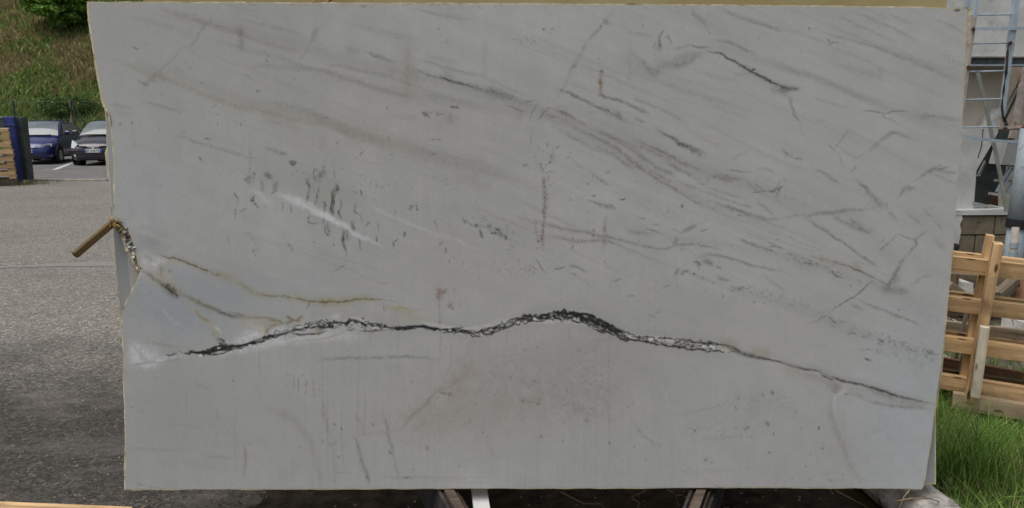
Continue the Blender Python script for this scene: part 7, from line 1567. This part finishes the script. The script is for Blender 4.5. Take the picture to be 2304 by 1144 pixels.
# caged ladder
LY = 7.9
ld = empty('steel_ladder', at_Y(2250, 300, LY)); Bl = ld.location.copy(); tag(ld, 'rusty pale blue steel ladder with cage straps fixed to the silo', 'ladder')
def lad_bar(nm, a, c, w_px, th, m, Y=LY, Yb=None):
    A0_, A1_ = at_Y(a[0] - w_px / 2, a[1], Y) - Bl, at_Y(a[0] + w_px / 2, a[1], Y) - Bl
    C0_, C1_ = at_Y(c[0] - w_px / 2, c[1], Yb or Y) - Bl, at_Y(c[0] + w_px / 2, c[1], Yb or Y) - Bl
    return MB().prism([A0_, A1_, C1_, C0_], (0, th, 0)).build(nm, m, ld)
lad_bar('rail', (2206,-60), (2195,40), 7, .05, MAT['pale_blue']); lad_bar('rail', (2195,40), (2172,205), 6.5, .05, MAT['rusty_paint'])
lad_bar('rail', (2172,205), (2140,420), 6.5, .05, MAT['rusty_paint'])
lad_bar('rail', (2297,-60), (2275,118), 12, .05, MAT['pale_blue']); lad_bar('rail', (2275,118), (2257,262), 9, .05, MAT['pale_blue']); lad_bar('rail', (2257,262), (2254,291), 8, .05, MAT['rusty_paint'])
lad_bar('rail_pipe', (2181,-60), (2178,60), 8, .05, MAT['pale_blue'], 8.3)
for y0, xa, xb in ((34,2186,2284),(98.5,2176,2270),(161.5,2176,2266),(224.5,2164,2258),(287,2156,2254)):
    MB().tube([at_Y(xa, y0 + .5, LY + .03) - Bl, at_Y(xb, y0 - 1.5, LY + .03) - Bl], .0085, 8).build('rung', MAT['pale_blue'], ld)
MB().tube([at_Y(2120, -30, LY + .03) - Bl, at_Y(2292, -31, LY + .03) - Bl], .0085, 8).build('rung', MAT['pale_blue'], ld)
lad_bar('cage_strap', (2192,66), (2330,61), .1, .02, MAT['pale_blue'])
MB().prism([at_Y(2192,62,LY-.02)-Bl, at_Y(2330,60.5,LY-.02)-Bl, at_Y(2330,67.5,LY-.02)-Bl, at_Y(2192,68.5,LY-.02)-Bl], (0,.012,0)).build('cage_strap', MAT['pale_blue'], ld)
hp = [(2100,300),(2164,306),(2200,312),(2240,317),(2275,319),(2330,317)]
n = len(hp); V_ = [at_Y(x, y - 3.2, LY - .25 + .03 * i) - Bl for i, (x, y) in enumerate(hp)] + [at_Y(x, y + 3.2, LY - .25 + .03 * i) - Bl for i, (x, y) in enumerate(hp)]
V_ += [p + Vector((0, .012, 0)) for p in V_]
MB().add(V_, [(i, i + 1, n + i + 1, n + i) for i in range(n - 1)] + [(2 * n + i, 3 * n + i, 3 * n + i + 1, 2 * n + i + 1) for i in range(n - 1)] + [(i, 2 * n + i, 2 * n + i + 1, i + 1) for i in range(n - 1)] + [(n + i, n + i + 1, 3 * n + i + 1, 3 * n + i) for i in range(n - 1)]).build('cage_hoop', MAT['pale_blue'], ld)
for x, y, r in ((2190,66,.018),(2273,97,.02),(2179,152,.02),(2201,154,.02),(2264,164,.014),(2262,291,.022),(2272,317,.03),(2278,316,.022)):
    MB().tube([at_Y(x, y, LY - .03) - Bl, at_Y(x, y, LY + .01) - Bl], r, 8).build('rusty_bolt', MAT['rust'], ld)
lad_bar('bracket', (2252,291), (2310,288), .2, .03, MAT['rusty_paint'])
MB().prism([at_Y(2255,284,LY+.02)-Bl, at_Y(2330,282,LY+.02)-Bl, at_Y(2330,292,LY+.02)-Bl, at_Y(2255,294,LY+.02)-Bl], (0,.02,0)).build('bracket', MAT['rusty_paint'], ld)
cb = MB().tube([at_Y(x, y, LY - .04) for x, y in ((2274,95),(2269,98),(2267,120),(2264,160),(2258,205),(2254,240),(2257,262),(2261,275))], .012, 8).build('rusty_cable', MAT['rust'], None, True)
tag(cb, 'rusty brown cable hanging along the right ladder rail', 'cable')
# standing pipe with its clamp, small grey drain pipe
PYY = 7.4
pp = empty('standing_pipe', at_Y(2286, 600, PYY)); Bp_ = pp.location.copy(); tag(pp, 'thick blue grey steel pipe standing at the right with a black clamp', 'pipe')
MAT['pipe'] = plain_mat('galvanised_pipe', srgb(136, 148, 156), srgb(168, 178, 184), 5, 0.45, 0.4, 0.1, 30, stain=srgb(112, 116, 118), stain_scale=5)
MB().tube([at_Y(2322, 290, PYY) - Bp_, at_Y(2306, 400, PYY) - Bp_, at_Y(2291, 500, PYY) - Bp_], .095, 24).build('pipe', MAT['pipe'], pp, True)
MB().tube([at_Y(2291, 500, PYY) - Bp_, at_Y(2278, 585, PYY) - Bp_, at_Y(2262, 700, PYY) - Bp_, at_Y(2250, 800, PYY) - Bp_], .085, 24).build('lower_pipe', MAT['pipe'], pp, True)
MB().tube([at_Y(2294, 494, PYY) - Bp_, at_Y(2290.5, 513, PYY) - Bp_], .112, 24).build('clamp', MAT['black_plastic'], pp)
dp = empty('drain_pipe', at_Y(2281, 600, 7.2)); Bd = dp.location.copy(); tag(dp, 'short grey plastic drain pipe with couplings beside the standing pipe', 'pipe')
MB().tube([at_Y(2285, 512, 7.2) - Bd, at_Y(2279, 585, 7.2) - Bd, at_Y(2262, 760, 7.2) - Bd], .032, 14).build('pipe', MAT['concrete'], dp, True)
for y in (552, 572): MB().tube([at_Y(2282.5 - (y - 545) * .09, y - 6, 7.2) - Bd, at_Y(2281.5 - (y - 545) * .09, y + 6, 7.2) - Bd], .037, 14).build('coupling', MAT['pipe'], dp)
# dark outlet low on the plaster
o = MB().tube([at_Y(2150, 556, 8.4), at_Y(2142, 556, 8.0)], .04, 12).build('outlet_pipe', MAT['black_plastic']); tag(o, 'small dark outlet pipe low beside the slab edge', 'pipe')

# ------------------------------------------------------------------ grass on the right
r = np.random.default_rng(31)
def grass_field(n, gen, h0, h1, w, lean, cols, seed, segs=3, curl=.7):
    rr_ = np.random.default_rng(seed); P = gen(rr_, n)
    g = .5 * vnoise(P[:, 0], P[:, 1], .22, 9) + .5 * vnoise(P[:, 0], P[:, 1], .5, 10)
    hgt = rr_.uniform(h0, h1, n) * (.5 + 1.0 * g)
    return blades(P, hgt, np.full(n, w) * rr_.uniform(.6, 1.3, n), np.full(n, lean), pal(n, cols, seed + 1, .26) * (.8 + .85 * vnoise(P[:, 0], P[:, 1], .3, 19))[:, None], segs, curl, seed + 2)
def area(x0, x1, y0, y1, slope=0.0):
    def f(q, n):
        y = q.uniform(y0, y1, n); x = q.uniform(x0, x1, n) + slope * (y - y0)
        return np.stack([x, y, np.full(n, .008)], -1)
    return f
GC = [(74, 106, 34), (88, 124, 42), (62, 92, 32), (106, 138, 56), (86, 114, 48), (98, 124, 40)]
DRY = [(150, 132, 84), (128, 108, 66), (168, 150, 104), (110, 92, 56)]
sets = [grass_field(15000, area(1.60, 2.55, 2.35, 4.4, .30), .04, .14, .0055, .95, GC, 100),
        grass_field(8000, area(2.3, 4.2, 2.3, 4.6), .04, .14, .006, .95, GC, 110),
        grass_field(2600, area(1.62, 3.4, 2.4, 4.4, .1), .09, .2, .006, 1.1, GC, 120, 4),
        grass_field(3000, area(1.62, 3.4, 2.4, 4.4, .1), .05, .2, .004, .9, DRY, 130),
        grass_field(2600, area(2.2, 4.5, 4.3, 5.6), .05, .16, .006, .6, GC, 140, 2),
        grass_field(300, lambda q, n: np.stack([q.normal(at_z(2225, 1085, 0).x, .09, n), q.normal(at_z(2225, 1085, 0).y, .06, n), np.full(n, .02)], -1), .05, .16, .004, 1.3, DRY, 150),
        grass_field(420, lambda q, n: np.stack([q.normal(at_z(2170, 1110, 0).x, .10, n), q.normal(at_z(2170, 1110, 0).y, .07, n), np.full(n, .01)], -1), .25, .42, .0055, .55, GC, 160, 4),
        grass_field(260, lambda q, n: np.stack([q.uniform(2.35, 3.3, n), q.normal(3.9, .06, n), np.full(n, .01)], -1), .08, .24, .006, .5, GC, 170, 4)]
off = 0; Vs, Fs_, Cs = [], [], []
for a, b_, c in sets: Vs.append(a); Fs_.append(b_ + off); Cs.append(c); off += len(a)
me = np_mesh('grass', np.vstack(Vs), np.vstack(Fs_)); add_color(me, 'tint', np.vstack(Cs))
tag(link_mesh('grass', me, MAT['leaf']), 'long green grass mixed with dry blades right of the slab', 'grass', kind='stuff')
# broad-leaved weeds
def weed(label, px_, py_, n, size, z=.03):
    c = at_z(px_, py_, z); root = empty('broadleaf_weed', (c.x, c.y, 0)); tag(root, label, 'weed', 'broad-leaved weeds at the slab corner')
    q = random.Random(int(px_ * 7 + py_))
    for k in range(n):
        a = q.uniform(0, 6.28); L_ = size * q.uniform(.7, 1.2); d = Vector((math.cos(a), math.sin(a), 0)); s = Vector((-d.y, d.x, 0)); h = q.uniform(.03, .09)
        V_ = []
        for t, w in ((0, .05), (.15, .42), (.32, .36), (.5, .5), (.68, .36), (.85, .3), (1, .03)):
            cpt = d * (L_ * t + .015) + Vector((0, 0, h * (1 - .4 * (t - .4) ** 2 * 4)))
            V_ += [cpt - s * L_ * w * .8 + Vector((0, 0, .012)), cpt, cpt + s * L_ * w * .8 + Vector((0, 0, .012))]
        Fs = [(i * 3 + j, i * 3 + j + 1, i * 3 + j + 4, i * 3 + j + 3) for i in range(6) for j in range(2)]
        me = np_mesh('leaf', np.array([tuple(v) for v in V_]), Fs); add_color(me, 'tint', np.tile(lin((104 + q.uniform(-14, 14), 130 + q.uniform(-12, 12), 84)), (len(V_), 1)))
        link_mesh('leaf', me, MAT['leaf'], root, True)
    MB().tube([(0, 0, 0), (.004, 0, .04)], .004, 6).build('stem', MAT['green_metal'], root)
weed('lobed weed just under the lower right corner of the front slab', 2090, 1104, 5, .045, .05)
weed('broad-leaved weed in the grass right of the second slab corner', 2122, 1090, 5, .05, .05)
weed('broad-leaved weed at the right end of the log near the frame bottom', 2128, 1136, 6, .05, .05)
weed('broad-leaved weed higher up along the second slab edge', 2134, 1046, 4, .05, .06)
